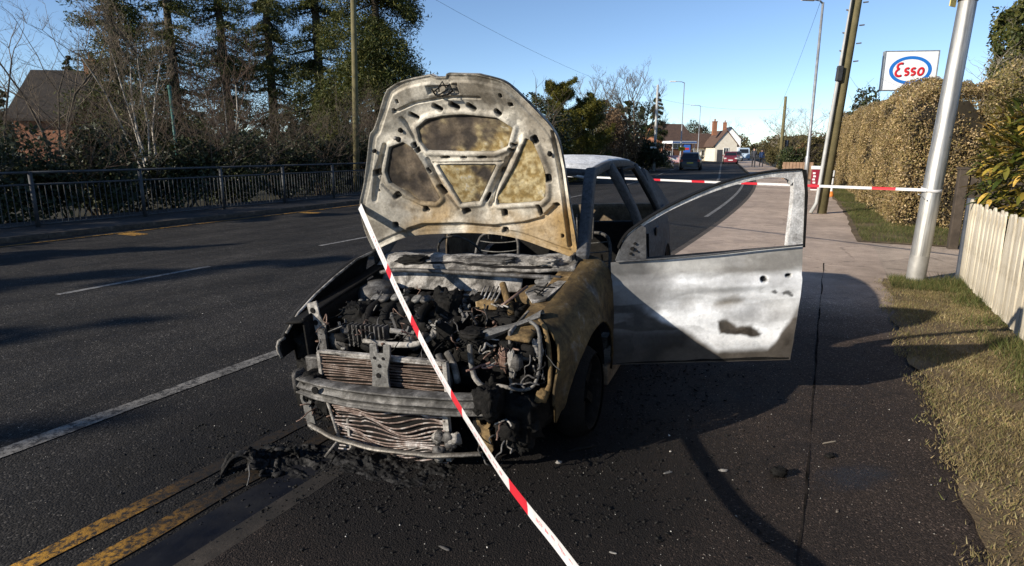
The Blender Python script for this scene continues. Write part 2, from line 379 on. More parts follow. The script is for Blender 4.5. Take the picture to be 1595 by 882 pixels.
# driveway, grass verge, hedge verge
def ngon(name, pts, z, mat, parent=None):
    V = [(float(a), float(b), z) for a, b in pts]; return obj(name, mesh_data(name, V, [tuple(range(len(V)))]), mat, parent)
drive = ngon('driveway', [rp(8.55, 2.84), rp(8.5, 4.2), rp(7.6, 9.5), rp(13.2, 9.5), rp(12.1, 3.5), rp(12.6, 2.84)], -0.003, M_DRIVE)
tag(drive, 'pale tarmac driveway crossing between grass verge and brown hedge', 'driveway', kind='structure')
verge = strip('verge', 2.78, 5.2, -3, 8.62, 0.012, M_VERGE, ds=0.04, wob=0.20, seed=31, nu=6); tag(verge, 'dry brown grass verge beside the white picket fence', 'verge', kind='structure')
verge2 = strip('hedge_verge', 2.62, 4.6, 12.0, 40, 0.010, M_VERGE, ds=0.3, wob=0.12, seed=33, nu=4); tag(verge2, 'grassy strip at the foot of the brown hedge', 'verge', kind='structure')
rng = np.random.default_rng(11)
def grass(name, s0, s1, o0, o1, n, hmin, hmax, mat, z0, label, dens=None):
    s = rng.uniform(s0, s1, n * 2); o = rng.uniform(o0, o1, n * 2)
    if dens is not None:
        k = rng.random(n * 2) < dens(s, o); s = s[k]; o = o[k]
    s = s[:n]; o = o[:n]; n = len(s); x, y = rp(s, o); h = rng.uniform(hmin, hmax, n); a = rng.uniform(0, 6.283, n); w = rng.uniform(0.0018, 0.004, n)
    lean = rng.uniform(0.1, 1.2, n) * h; b = rng.uniform(0, 6.283, n); z = np.full(n, z0)
    V = np.stack([np.stack([x - np.cos(a) * w, y - np.sin(a) * w, z], 1), np.stack([x + np.cos(a) * w, y + np.sin(a) * w, z], 1),
                  np.stack([x + np.cos(b) * lean, y + np.sin(b) * lean, z + h], 1)], 1).reshape(-1, 3)
    F = (np.arange(n) * 3)[:, None] + np.arange(3)[None]
    return tag(obj(name, mesh_data(name, V, F), mat), label, 'grass', kind='stuff')
M_GRASS = leaf_mat('dry_grass', [(0.0, (0.15, 0.11, 0.05)), (0.4, (0.30, 0.225, 0.11)), (0.62, (0.22, 0.18, 0.075)), (0.82, (0.13, 0.14, 0.04)), (1.0, (0.46, 0.37, 0.21))], 0.3, 0.7)
M_GRASSG = leaf_mat('green_grass', [(0.0, (0.05, 0.07, 0.015)), (0.5, (0.09, 0.11, 0.03)), (0.8, (0.16, 0.14, 0.05)), (1.0, (0.22, 0.18, 0.08))], 0.3, 0.7)
grass('grass', -2.5, 8.6, 2.66, 4.4, 150000, 0.008, 0.032, M_GRASS, 0.010, 'short dry winter grass between pavement and picket fence',
      lambda s, o: np.clip((fbm(s * 2.2, o * 2.2, 5) - 0.22) * 3.2, 0.22, 1) * sstep(2.64, 2.92, o + (fbm(s * 6, o * 6, 15) - .5) * .3))
grass('fence_grass', 3.0, 8.95, 3.25, 3.75, 9000, 0.03, 0.13, M_GRASSG, 0.010, 'taller green grass tufts along the foot of the fence',
      lambda s, o: np.clip((fbm(s * 3, o * 3, 8) - 0.42) * 5, 0, 1) * sstep(3.2, 3.6, o))
grass('verge_grass', 12.1, 30, 2.7, 4.3, 40000, 0.02, 0.09, M_GRASSG, 0.010, 'green and straw grass below the brown hedge',
      lambda s, o: np.clip((fbm(s * 1.5, o * 2, 3) - 0.25) * 3, 0, 1))
grass('post_grass', 8.0, 8.75, 2.85, 3.7, 5000, 0.02, 0.08, M_GRASSG, 0.010, 'green grass tuft round the lamp column base')
# ------------------------------------------------------------------ vegetation builders
def V2(p): return np.array([p[0], p[1], p[2]], float)
def twigs(base, height, seed, stems=1, spread=0.35, levels=4, r0=0.08, kids=(4, 6), ratio=0.62, up=0.25, curl=0.18, stem_lo=0.25):
    rg = random.Random(seed); S = []
    def grow(p, d, L, r, lv):
        n = 4 if lv < levels else 2; q = p.copy(); nodes = []
        for i in range(n):
            d2 = d + np.array([rg.gauss(0, curl), rg.gauss(0, curl), rg.gauss(0, curl) + up * 0.25]); d2 /= np.linalg.norm(d2)
            e = q + d2 * L / n; f = i / n; S.append((q, e, r * (1 - 0.6 * f), r * (1 - 0.6 * (f + 1 / n)), lv)); nodes.append((e, d2, f + 1 / n)); q = e; d = d2
        if lv < levels:
            for k in range(rg.randint(*kids)):
                f = rg.uniform(stem_lo if lv == 0 else 0.15, 1.0); i = min(n - 1, int(f * n)); e, dd, _ = nodes[i]
                a = rg.uniform(0, 6.283); o = np.array([math.cos(a), math.sin(a), rg.uniform(-0.1, 0.5)])
                nd = dd * 0.55 + o * rg.uniform(0.5, 0.9); nd /= np.linalg.norm(nd)
                grow(e.copy(), nd, L * ratio * rg.uniform(0.7, 1.1) * (1.15 - 0.35 * f), r * 0.5 * (1.1 - 0.5 * f) + 0.001, lv + 1)
    for k in range(stems):
        a = rg.uniform(0, 6.283); t = rg.uniform(0.3, 1.0) * spread if stems > 1 else rg.uniform(0, 0.06)
        d = np.array([math.cos(a) * t, math.sin(a) * t, 1.0]); d /= np.linalg.norm(d)
        grow(np.array([math.cos(a) * t * 0.3, math.sin(a) * t * 0.3, -0.1]), d, height * (0.62 if levels > 2 else 0.8), r0 * rg.uniform(0.7, 1.1), 0)
    return S
def twig_parts(t, S, mats, cut=1):
    """trunk mesh and crown-of-twigs mesh under t"""
    for nm, sel, n, mm in (('trunk', [s for s in S if s[4] < cut], 7, mats[0]), ('crown', [s for s in S if s[4] >= cut], 3, mats[1])):
        if sel:
            V, F = segs_mesh([s[0] for s in sel], [s[1] for s in sel], [s[2] for s in sel], [s[3] for s in sel], n)
            obj(nm, mesh_data(nm, V, F, n > 4), mm, t)
def bare_tree(name, loc, height, seed, label, mats, group=None, cat='tree', **k):
    t = empty(name, loc); twig_parts(t, twigs(loc, height, seed, **k), mats); tag(t, label, cat, group); return t
def conifer(name, loc, height, rad, seed, label, mat, tr_mat, n=9000, droop=0.35, leaf=0.22, lo=0.12, power=0.8, group=None, gap=0.25, top=0.04):
    rg = np.random.default_rng(seed); t = empty(name, loc); tag(t, label, 'tree', group)
    b = MB(); b.tube([(0, 0, -0.2), (0.03 * height * 0.05, 0, height * 0.5), (0, 0, height * 0.985)], [height * 0.02, height * 0.012, 0.01], 8); b.build('trunk', tr_mat, t, True)
    nb = int(height * 9); P = []; S0 = []; S1 = []; r0 = []
    zz = lo + (1 - lo) * rg.random(nb); 
    for z in zz:
        a = rg.uniform(0, 6.283); L = rad * ((1 - z) ** power + top) * rg.uniform(1 - gap * 2, 1.1); z0 = z * height
        m = max(6, int(2.7 * n / nb * (0.4 + L / rad * 1.3))); u = rg.random(m) ** 0.65
        px = np.cos(a) * L * u; py = np.sin(a) * L * u; pz = z0 - droop * L * u ** 1.5 + 0.10 * L * u
        wd_ = 0.22 * L * (0.3 + u * (1.3 - u)); lat = rg.normal(size=m) * wd_
        P.append(np.stack([px - np.sin(a) * lat, py + np.cos(a) * lat, pz + rg.normal(size=m) * 0.09 * L - np.abs(lat) * 0.25], 1))
        S0.append((0, 0, z0)); S1.append((math.cos(a) * L * 0.8, math.sin(a) * L * 0.8, z0 - droop * L * 0.55)); r0.append(0.006 * height * (1 - z) + 0.008)
    P = np.concatenate(P); V, F = leaves_mesh(P, leaf * .85, rg, np.array([[0, 0, 1.0]]), 0.9, 0.22); obj('crown', mesh_data('crown', V, F), mat, t)
    V, F = segs_mesh(S0, S1, r0, [0.004] * nb, 4); obj('branches', mesh_data('branches', V, F), tr_mat, t)['kind'] = 'stuff'
    return t
def leafy(name, loc, dims, seed, label, mat, n=6000, leaf=0.12, cat='bush', lumps=9, group=None, twig=None, flatb=0.0):
    """uneven leafy bush: leaf clumps over several lobes, a few bare twigs inside"""
    rg = np.random.default_rng(seed); t = empty(name, loc); tag(t, label, cat, group); P = []
    dx, dy, dz = dims
    for k in range(lumps):
        c = np.array([rg.uniform(-.55, .55) * dx, rg.uniform(-.55, .55) * dy, rg.uniform(0.2, 0.78) * dz]); s = np.array([dx * .5, dy * .5, dz * .3]) * rg.uniform(.6, 1.1)
        m = n // lumps; d = rg.normal(size=(m, 3)); d /= np.linalg.norm(d, axis=1, keepdims=True); rr = rg.random(m) ** 0.25 * (0.75 + 0.45 * vn(d[:, 0] * 3 + k * 7, d[:, 1] * 3 + d[:, 2] * 3, seed))
        P.append(c + d * s * rr[:, None])
    P = np.concatenate(P); P = P[P[:, 2] > 0.02]; nr = P / np.array([dx, dy, dz]); nr /= np.linalg.norm(nr, axis=1, keepdims=True) + 1e-9
    V, F = leaves_mesh(P, leaf, rg, nr, 0.9, 0.55); obj('crown', mesh_data('crown', V, F), mat, t)
    S = twigs(loc, dz * 0.95, seed, stems=6, spread=0.7, levels=2, r0=0.03 + 0.008 * dz, kids=(3, 4)); 
    V, F = segs_mesh([s[0] for s in S], [s[1] for s in S], [s[2] for s in S], [s[3] for s in S], 4); obj('trunk', mesh_data('trunk', V, F), twig or M_BARK, t)
    return t
M_BARK = M('bark', [(0.3, (0.045, 0.034, 0.024)), (0.7, (0.11, 0.09, 0.065))], 5, 0.9, bump=0.5, bscale=30)
M_BARKW = M('birch_bark', [(0.35, (0.10, 0.085, 0.07)), (0.5, (0.42, 0.38, 0.32)), (0.8, (0.55, 0.51, 0.45))], 3, 0.85)
M_TWIG = M('brown_twigs', [(0.3, (0.075, 0.056, 0.04)), (0.7, (0.17, 0.135, 0.098))], 2, 0.9)
M_TWIGR = M('red_brown_twigs', [(0.3, (0.05, 0.033, 0.024)), (0.7, (0.115, 0.078, 0.055))], 2, 0.9)
M_TWIGP = M('pale_twigs', [(0.3, (0.20, 0.17, 0.13)), (0.7, (0.34, 0.29, 0.23))], 2, 0.9)
M_PINE = leaf_mat('pine_needles', [(0, (0.028, 0.042, 0.014)), (0.5, (0.065, 0.078, 0.02)), (1, (0.14, 0.13, 0.032))], 0.2)
M_CYP = leaf_mat('cypress_leaves', [(0, (0.028, 0.042, 0.012)), (0.5, (0.065, 0.078, 0.018)), (1, (0.13, 0.12, 0.028))], 0.2)
M_LEY = leaf_mat('leylandii_leaves', [(0, (0.03, 0.04, 0.008)), (0.5, (0.09, 0.09, 0.014)), (1, (0.22, 0.18, 0.025))], 0.2)
M_DARKLEAF = leaf_mat('dark_evergreen_leaves', [(0, (0.012, 0.02, 0.008)), (0.5, (0.028, 0.038, 0.014)), (1, (0.06, 0.065, 0.022))], 0.15, 0.5)
M_IVY = leaf_mat('ivy_leaves', [(0, (0.02, 0.035, 0.01)), (0.6, (0.04, 0.055, 0.018)), (1, (0.08, 0.085, 0.03))], 0.2, 0.5)
M_BEECH = leaf_mat('dead_beech_leaves', [(0, (0.18, 0.12, 0.05)), (0.35, (0.32, 0.225, 0.10)), (0.6, (0.22, 0.185, 0.06)), (0.8, (0.43, 0.31, 0.16)), (1, (0.60, 0.46, 0.27))], 0.25, 0.7)
M_BEECHB = leaf_mat('russet_leaves', [(0, (0.10, 0.06, 0.03)), (0.5, (0.17, 0.105, 0.055)), (1, (0.28, 0.19, 0.11))], 0.25, 0.7)
M_OLIVE = leaf_mat('olive_leaves', [(0, (0.05, 0.05, 0.015)), (0.5, (0.10, 0.085, 0.03)), (1, (0.18, 0.14, 0.06))], 0.25, 0.7)
M_RED = leaf_mat('reddish_leaves', [(0, (0.10, 0.03, 0.02)), (0.5, (0.16, 0.07, 0.03)), (1, (0.12, 0.12, 0.04))], 0.25, 0.7)
M_CORE = M('hedge_inside', [(0.3, (0.012, 0.009, 0.006)), (0.7, (0.03, 0.024, 0.014))], 6, 0.95)
M_GALV = M('galvanised_steel', [(0.3, (0.22, 0.23, 0.24)), (0.7, (0.40, 0.41, 0.42))], 6, 0.5, metal=0.5)
M_WOOD = M('pole_timber', [(0.3, (0.085, 0.075, 0.035)), (0.7, (0.18, 0.15, 0.075))], 3, 0.85, bump=0.4, bscale=20)
M_BRICK = M('brickwork', [(0.3, (0.20, 0.085, 0.05)), (0.7, (0.34, 0.16, 0.09))], 8, 0.9)
M_ROOFT = M('clay_tiles', [(0.3, (0.07, 0.045, 0.035)), (0.7, (0.14, 0.085, 0.06))], 4, 0.9)
M_SLATE = M('slate', [(0.3, (0.03, 0.032, 0.038)), (0.7, (0.07, 0.07, 0.08))], 4, 0.7)
M_RENDER = M('cream_render', [(0.3, (0.62, 0.56, 0.45)), (0.7, (0.74, 0.68, 0.57))], 2, 0.9)
M_DGLASS = flat('dark_glass', (0.015, 0.018, 0.022), 0.08, spec=0.5)
M_WHITEP = M('white_gloss_paint', [(0.3, (0.66, 0.66, 0.65)), (0.7, (0.80, 0.80, 0.79))], 3, 0.45)

# ------------------------------------------------------------------ guard rail on the far pavement
rail_s = [0.06 + 2.24 * k for k in range(10)]
gx, gy = rp(rail_s[0], -12.2); gr = empty('guard_rail', (0, 0, 0)); tag(gr, 'grey steel pedestrian guard rail with vertical bars in front of the shrubs', 'guard rail')
M_RAIL = M('dull_grey_rail', [(0.3, (0.035, 0.037, 0.04)), (0.7, (0.075, 0.077, 0.08))], 6, 0.55, metal=0.3)
pm = MB().tube([(0, 0, -0.1), (0, 0, 1.12)], 0.042, 10); pme = mesh_data('post', pm.V, pm.F, True); pme.materials.append(M_RAIL)
bmb = MB().box((0, 0, 0.45), (0.014, 0.014, 0.78)); bme = mesh_data('bar', bmb.V, bmb.F); bme.materials.append(M_RAIL)
for i, s in enumerate(rail_s):
    x, y = map(float, rp(s, -12.2)); obj('post', pme, None, gr, (x, y, 0.0))
    if i < len(rail_s) - 1:
        s2 = rail_s[i + 1]; x2, y2 = map(float, rp(s2, -12.2))
        for z, r in ((1.10, 0.026), (0.86, 0.021), (0.055, 0.021)):
            MB().tube([(x, y, z), (x2, y2, z)], r, 8).build('rail', M_RAIL, gr, True)
        for k in range(1, 19):
            f = k / 19; obj('bar', bme, None, gr, (x + (x2 - x) * f, y + (y2 - y) * f, 0.0), (0, 0, -hd(s)))

# ------------------------------------------------------------------ shrubs and trees behind the guard rail
def rpo(s, o, z=0.0): x, y = rp(s, o); return (float(x), float(y), z)
G_SH = 'bare shrubs behind the guard rail'
sh = [(1.0, -14.6, 3.6, M_TWIG), (4.2, -14.5, 3.4, M_TWIGR), (6.6, -15.2, 4.4, M_TWIG), (8.6, -14.4, 3.5, M_TWIGR), (10.8, -15.4, 4.6, M_TWIG), (12.6, -14.5, 3.8, M_TWIGR),
      (14.6, -15.3, 4.3, M_TWIG), (16.6, -14.6, 4.0, M_TWIGR), (18.8, -15.0, 4.8, M_TWIG), (21.5, -14.8, 4.6, M_TWIG), (24.5, -15.2, 5.0, M_TWIGR), (28, -15.5, 4.6, M_TWIG)]
for i, (s, o, h, mm) in enumerate(sh):
    bare_tree('bare_shrub', rpo(s, o, -0.1), h, 100 + i, 'leafless brown twiggy shrub in the row behind the guard rail', (M_BARK, mm), G_SH, 'shrub', stems=6, spread=0.75, levels=3, r0=0.022, kids=(4, 6), ratio=0.6)
G_EV = 'dark evergreen bushes at the foot of the shrubs'
for i, (s, o, dx, dz) in enumerate([(-14, -15.2, 2.0, 3.6), (-11, -15.0, 2.0, 3.9), (-8, -15.2, 1.9, 3.4), (-5, -15.1, 1.9, 3.7), (-2, -15.0, 1.8, 3.4), (0.8, -14.9, 1.7, 3.0), (3.2, -15.0, 1.7, 2.6), (5.4, -15.4, 1.7, 2.9), (7.6, -14.9, 1.6, 2.2), (9.8, -15.3, 1.6, 2.5),
                                    (12.0, -14.9, 1.6, 2.1), (14.2, -15.4, 1.8, 2.6), (16.4, -15.0, 1.6, 2.2), (18.6, -15.4, 1.7, 2.5), (20.8, -15.1, 1.8, 2.3), (23.4, -15.4, 2.0, 2.6), (27.5, -15.5, 2.2, 2.8), (32, -15.6, 2.4, 3.0)]):
    leafy('evergreen_bush', rpo(s, o, -0.15), (dx, 1.1, dz), 200 + i, 'low dark evergreen bush in the shade behind the guard rail', M_DARKLEAF, 7000, 0.12, group=G_EV, lumps=11)
birch = at(232, 250, 23)
bare_tree('birch_tree', (birch.x, 23, -0.1), 8.2, 31, 'pale-barked leafless birch with several upright stems behind the guard rail', (M_BARKW, M_TWIG), stems=5, spread=0.22, levels=3, r0=0.055, kids=(7, 9), ratio=0.45, up=0.5, stem_lo=0.35)
b2 = at(95, 250, 22)
bare_tree('bare_tree', (b2.x, 22, -0.1), 8.0, 33, 'tall bare grey tree against the sky beside the tiled house roof', (M_BARK, M_TWIG), stems=3, spread=0.35, levels=4, r0=0.06, kids=(3, 4), ratio=0.55, up=0.4)
b3 = at(15, 250, 20)
bare_tree('bare_tree', (b3.x, 20, -0.1), 7.5, 35, 'bare many-stemmed tree left of the tiled house roof', (M_BARK, M_TWIG), stems=3, spread=0.4, levels=4, r0=0.05, kids=(3, 4), ratio=0.55, up=0.4)
b4 = at(372, 250, 24)
bare_tree('birch_tree', (b4.x, 24, -0.1), 7.0, 37, 'slim bare birch in front of the tall pines', (M_BARKW, M_TWIGR), stems=3, spread=0.25, levels=3, r0=0.05, kids=(7, 9), ratio=0.5, up=0.45)
for i, (px, Y, h, rad, mm, lab, kw) in enumerate([
    (200, 31, 15.5, 3.6, M_PINE, 'broad dark pine with loose layered branches behind the birch', dict(n=17000, gap=0.36, droop=0.25, leaf=0.24)),
    (285, 36, 17, 4.4, M_PINE, 'tall open pine with a straight dark trunk', dict(n=16000, gap=0.38, droop=0.28, leaf=0.24)),
    (362, 33, 16, 3.4, M_PINE, 'narrow open pine with sky showing between its branches', dict(n=15000, gap=0.36, droop=0.3, leaf=0.22, lo=0.2)),
    (432, 37, 17, 3.6, M_PINE, 'sparse tall pine left of the timber pole', dict(n=17000, gap=0.38, droop=0.35, leaf=0.22, lo=0.2)),
    (505, 35, 17, 3.8, M_PINE, 'ragged pine standing just left of the timber pole', dict(n=18000, gap=0.36, droop=0.4, leaf=0.22, lo=0.15)),
    (594, 31, 15.0, 3.4, M_CYP, 'dense weeping cypress with drooping sunlit branches', dict(n=42000, gap=0.14, droop=0.6, leaf=0.22, lo=0.03, power=0.55, top=.1)),
    (128, 44, 8, 2.6, M_PINE, 'dark pine behind the brick chimney', dict(n=14000, gap=0.34, droop=0.3)),
    (20, 40, 5.5, 2.6, M_PINE, 'dark pine behind the tiled house roof', dict(n=12000, gap=0.34, droop=0.3))]):
    p = at(px, 250, Y); conifer('conifer_tree', (p.x, Y, -0.15), h, rad, 300 + i, lab, mm, M_BARK, **kw)
# trees further back along the road, left of the view: they throw the shade bands over the carriageway
G_BK = 'tall pines further back along the far pavement'
for i, (s, o, h, rad) in enumerate([(-4.5, -15.6, 6.0, 2.6), (-9.5, -16.2, 9.5, 2.6), (-13.5, -15.8, 8.5, 3.0), (-19, -16.5, 10.5, 2.6), (-24.5, -16.5, 11, 2.6), (0.5, -17.5, 6.5, 2.4)]):
    conifer('conifer_tree', rpo(s, o, -0.15), h, rad, 330 + i, 'dark pine standing back along the far pavement', M_PINE, M_BARK, n=9000, gap=0.3, group=G_BK, leaf=0.26)
# single out each shrub and bush by the landmarks it stands between
LM = [(-2000, 'house roof'), (108, 'house roof'), (232, 'thick birch'), (271, 'green pole'), (372, 'slim birch'), (557, 'timber pole'), (5000, 'timber pole')]
def row_labels(name, what):
    its = []
    for o in [o for o in COL.objects if o.name.split('.')[0] == name and o.get('group') in (G_SH, G_EV)]:
        q = o.location; c, s = math.cos(PITCH), math.sin(PITCH); d = q.y * c - (q.z - CAM_H) * s; its.append((797.5 + FPX * q.x / d if d > .5 else -1999, o)); its[-1] = (max(its[-1][0], -1999), o)
    its.sort(key=lambda a: a[0]); N = ['first', 'second', 'third', 'fourth', 'fifth', 'sixth', 'seventh', 'eighth', 'ninth', 'tenth', 'eleventh']
    for k in range(len(LM) - 1):
        sel = [o for x, o in its if LM[k][0] <= x < LM[k + 1][0]]
        if k == 0: sel = sel[::-1]
        for j, o in enumerate(sel):
            o['label'] = (f'{what} behind the guard rail, {N[j]} back along the road from the house roof' if k == 0 else f'{what} behind the guard rail, {N[j]} past the timber pole' if k == len(LM) - 2 else f'{what} behind the guard rail, {N[j]} from the {LM[k][1]} towards the {LM[k + 1][1]}')
row_labels('bare_shrub', 'leafless shrub'); row_labels('evergreen_bush', 'dark bush')
# house behind the shrubs
def gable_house(name, loc, rz, L, Wd, eave, ridge, label, wall, roofm, chim=None, wins=(), doors=(), rake=0.25):
    t = empty(name, loc, rz); tag(t, label, 'house'); w = MB()
    hx, hy = L / 2, Wd / 2
    w.add([(-hx, -hy, -0.3), (hx, -hy, -0.3), (hx, hy, -0.3), (-hx, hy, -0.3), (-hx, -hy, eave), (hx, -hy, eave), (hx, hy, eave), (-hx, hy, eave), (-hx, 0, ridge - 0.06), (hx, 0, ridge - 0.06)],
          [(0, 1, 5, 4), (2, 3, 7, 6), (1, 2, 6, 9, 5), (3, 0, 4, 8, 7)]); w.build('wall', wall, t)
    r = MB(); th = 0.12; k = (ridge - eave) / hy; e = 0.35
    for sg in (-1, 1):
        V = []
        for dz in (0, th):
            for x in (-hx - rake, hx + rake): V += [(x, sg * (hy + e), eave - k * e + dz), (x, 0, ridge + dz)]
        r.add(V, [(0, 1, 3, 2), (4, 6, 7, 5), (0, 2, 6, 4), (0, 4, 5, 1), (2, 3, 7, 6)])
    ro = r.build('roof', roofm, t)
    if chim:
        for cx, cy, cw, ch in chim:
            c = MB().box((cx, cy, ridge - 0.3 + ch / 2), (cw, cw, ch + 0.6)).box((cx, cy, ridge + ch), (cw + .1, cw + .1, 0.12)); co = c.build('chimney', M_BRICK, ro)
            MB().lathe([(0.12, 0), (0.1, 0.35), (0.07, 0.35), (0.07, 0)], (cx, cy, ridge + ch + 0.06), n=10).build('chimney_pot', M_BRICK, ro)
    for (fx, fy, cz, ww, hh, nx, ny) in wins:       # centre and outward normal
        rot = math.atan2(ny, nx) + math.pi / 2; f = MB()
        for dx, dz, sx, sz in ((0, hh / 2, ww + .1, .07), (0, -hh / 2, ww + .1, .07), (-ww / 2, 0, .07, hh), (ww / 2, 0, .07, hh), (0, 0, .05, hh)):
            f.box((fx + math.cos(rot) * dx + nx * .03, fy + math.sin(rot) * dx + ny * .03, cz + dz), (sx, .08, sz), rot)
        fo = f.build('window', M_WHITEP, t); MB().box((fx + nx * .015, fy + ny * .015, cz), (ww, .04, hh), rot).build('pane', M_DGLASS, fo)
    for (fx, fy, ww, hh, nx, ny) in doors:
        rot = math.atan2(ny, nx) + math.pi / 2; MB().box((fx + nx * .02, fy + ny * .02, hh / 2), (ww, .06, hh), rot).build('door', M_SLATE, t)
    return t
h1 = at(120, 250, 33)
gable_house('house', (h1.x, 33, -0.1), R(8), 2.6, 5.0, 3.3, 5.5, 'house with a dark tiled roof and brick chimney behind the shrubs', M_BRICK, M('dark_roof_tiles', [(.3, (.018, .015, .013)), (.7, (.04, .032, .027))], 6, .9), [(1.35, 0.0, 0.55, 0.6)])  # roof tiles in one very dark brown
# timber pole by the cypress, thin green lamp pole
p = at(558, 200, 24); t = empty('telegraph_pole', (p.x - .18, 24, -0.1)); t.rotation_euler = (0, R(2.0), 0); tag(t, 'weathered timber telegraph pole beside the cypress', 'telegraph pole')
MB().tube([(0, 0, 0), (0.0, 0, 4), (-0.02, 0, 9.5)], [0.125, 0.11, 0.09], 12).build('pole', M_WOOD, t, True); MB().box((0, 0, 9.0), (1.6, 0.1, 0.12)).build('crossarm', M_WOOD, t)
for k in (-.7, -.3, .3, .7): MB().lathe([(0, 0), (.04, .02), (.03, .1), (0, .12)], (k, 0, 9.06), n=8).build('insulator', M_WHITEP, t)
M_TEAL = flat('green_paint', (0.03, 0.11, 0.09), 0.5); p = at(271, 200, 21); t = empty('green_pole', (p.x, 21, -0.1)); tag(t, 'slim green painted pole among the bare shrubs', 'pole')
MB().tube([(0, 0, 0), (0, 0, 3.6)], 0.05, 8).build('pole', M_TEAL, t, True); MB().lathe([(0.0, 0.12), (0.06, 0.1), (0.07, 0.0), (0.05, -0.02)], (0, 0, 3.6), n=10).build('cap', M_TEAL, t)

# ------------------------------------------------------------------ middle distance, left of the road
p = at(868, 236, 33)
conifer('evergreen_tree', (p.x + 0.2, 33, -0.15), 5.1, 2.1, 401, 'big dark leylandii with a sunlit yellow-green top behind the burnt car', M_LEY, M_BARK, n=22000, droop=-.35, leaf=.15, lo=.0, power=.42, gap=.22, top=.12)
conifer('evergreen_tree', (p.x + 1.9, 33.6, -0.15), 4.5, 1.7, 406, 'lower leylandii on the road side of the sunlit one', M_LEY, M_BARK, n=15000, droop=-.35, leaf=.15, lo=.0, power=.42, gap=.25, top=.12)
p = at(830, 236, 30); leafy('evergreen_bush', (p.x, 30, -0.15), (2.0, 1.5, 4.2), 402, 'dark leylandii tucked against the larger sunlit one', M_DARKLEAF, 12000, 0.15, lumps=10)
p = at(968, 236, 48); leafy('brown_bush', (p.x, 48, -0.15), (2.3, 2.0, 4.6), 403, 'rounded brown winter bush below the ivy-clad bare tree', M_BEECHB, 16000, 0.14, lumps=12, twig=M_TWIGR)
p = at(915, 236, 46); leafy('brown_bush', (p.x, 46, -0.15), (1.6, 1.5, 3.6), 404, 'dark brown bush between leylandii and rounded bush', M_OLIVE, 9000, 0.14, lumps=9)
p = at(1003, 236, 50); leafy('dark_bush', (p.x, 50, -0.15), (2.2, 1.6, 2.6), 405, 'dark green bush at the foot of the slender spruce', M_DARKLEAF, 9000, 0.14, lumps=9)
for px, sd, hh, lab in ((948, 51, 9.0, 'bare ivy-stemmed tree rising behind the rounded brown bush'), (992, 52, 9.2, 'second bare tree beside the ivy-stemmed one, nearer the spruce')):
    p = at(px, 236, 53); t = bare_tree('bare_tree', (p.x, 53, -0.1), hh, sd, lab, (M_BARK, M_TWIG), stems=3, spread=0.2, levels=4, r0=0.13, kids=(5, 7), ratio=0.5, up=0.7, curl=.13)
    rg = np.random.default_rng(sd); z = rg.uniform(0, 5.5, 2500); a = rg.uniform(0, 6.283, 2500); q = np.stack([np.cos(a) * (.35 + .1 * z), np.sin(a) * (.35 + .1 * z), z], 1) * np.array([1, 1, 1])
    V, F = leaves_mesh(q, 0.16, rg); obj('ivy', mesh_data('ivy', V, F), M_IVY, t)
p = at(1020, 236, 58); conifer('spruce_tree', (p.x, 58, -0.1), 7.0, 1.7, 410, 'slender dark spruce behind a telegraph pole', M_PINE, M_BARK, n=9000, leaf=0.2, lo=0.03, gap=0.2)
p = at(1066, 236, 112); bare_tree('bare_tree', (p.x, 112, -0.1), 7.5, 55, 'reddish leafless tree behind the road signs', (M_BARK, M_TWIGR), stems=3, spread=0.4, levels=4, r0=0.07, kids=(5, 6), ratio=0.55)
p = at(1089, 236, 115); leafy('evergreen_tree', (p.x, 115, -0.1), (3.4, 2.4, 7.0), 412, 'round dark green tree behind the cottage', M_IVY, 9000, 0.25, 'tree', lumps=10)
p = at(1146, 236, 150); bare_tree('bare_tree', (p.x, 150, -0.1), 10.0, 57, 'distant bare tree at the end of the road', (M_BARK, M_TWIGP), stems=2, spread=0.3, levels=4, r0=0.1, kids=(5, 6), ratio=0.55)
p = at(1128, 240, 104); leafy('dark_bush', (p.x, 104, -0.1), (1.5, 1.2, 3.0), 413, 'dark ivy-covered bush at the slate house corner', M_IVY, 4000, 0.2, lumps=7)
p = at(1010, 245, 62); leafy('dark_bush', (p.x, 62, -0.1), (2.4, 1.2, 1.6), 414, 'low clipped hedge by the far left pavement', M_DARKLEAF, 5000, 0.16, lumps=8)
p = at(1076, 250, 88); leafy('dark_bush', (p.x, 88, -0.1), (1.8, 1.0, 1.3), 415, 'low garden hedge in front of the cottage', M_IVY, 3500, 0.16, lumps=8)
# far treeline
rg = np.random.default_rng(77); P = []
for k in range(60):
    px = rg.uniform(1120, 1330); Y = rg.uniform(150, 230); c = at(px, 240, Y); m = 240; d = rg.normal(size=(m, 3)); d /= np.linalg.norm(d, axis=1, keepdims=True)
    P.append(np.array([c.x, Y, rg.uniform(0.5, 3.2)]) + d * np.array([3.5, 2.5, rg.uniform(1.5, 3.2)]) * rg.random((m, 1)) ** 0.3)
V, F = leaves_mesh(np.concatenate(P), 0.7, rg); tag(obj('distant_woodland', mesh_data('distant_woodland', V, F), M_OLIVE), 'low hazy brown woodland closing the end of the road', 'woodland', kind='stuff')
rg = np.random.default_rng(78); P = []
for k in range(190):
    px = rg.uniform(-900, 1000); Y = rg.uniform(52, 190); c = at(px, 240, Y); m = 170; d = rg.normal(size=(m, 3)); d /= np.linalg.norm(d, axis=1, keepdims=True)
    P.append(np.array([c.x, Y, rg.uniform(0.5, 4.2)]) + d * np.array([4.5, 2.5, rg.uniform(2.0, 4.0)]) * rg.random((m, 1)) ** 0.3)
V, F = leaves_mesh(np.concatenate(P), 0.9, rg); tag(obj('far_woodland', mesh_data('far_woodland', V, F), M_DARKLEAF), 'dark far-off woodland behind the shrubs and houses', 'woodland', kind='stuff')
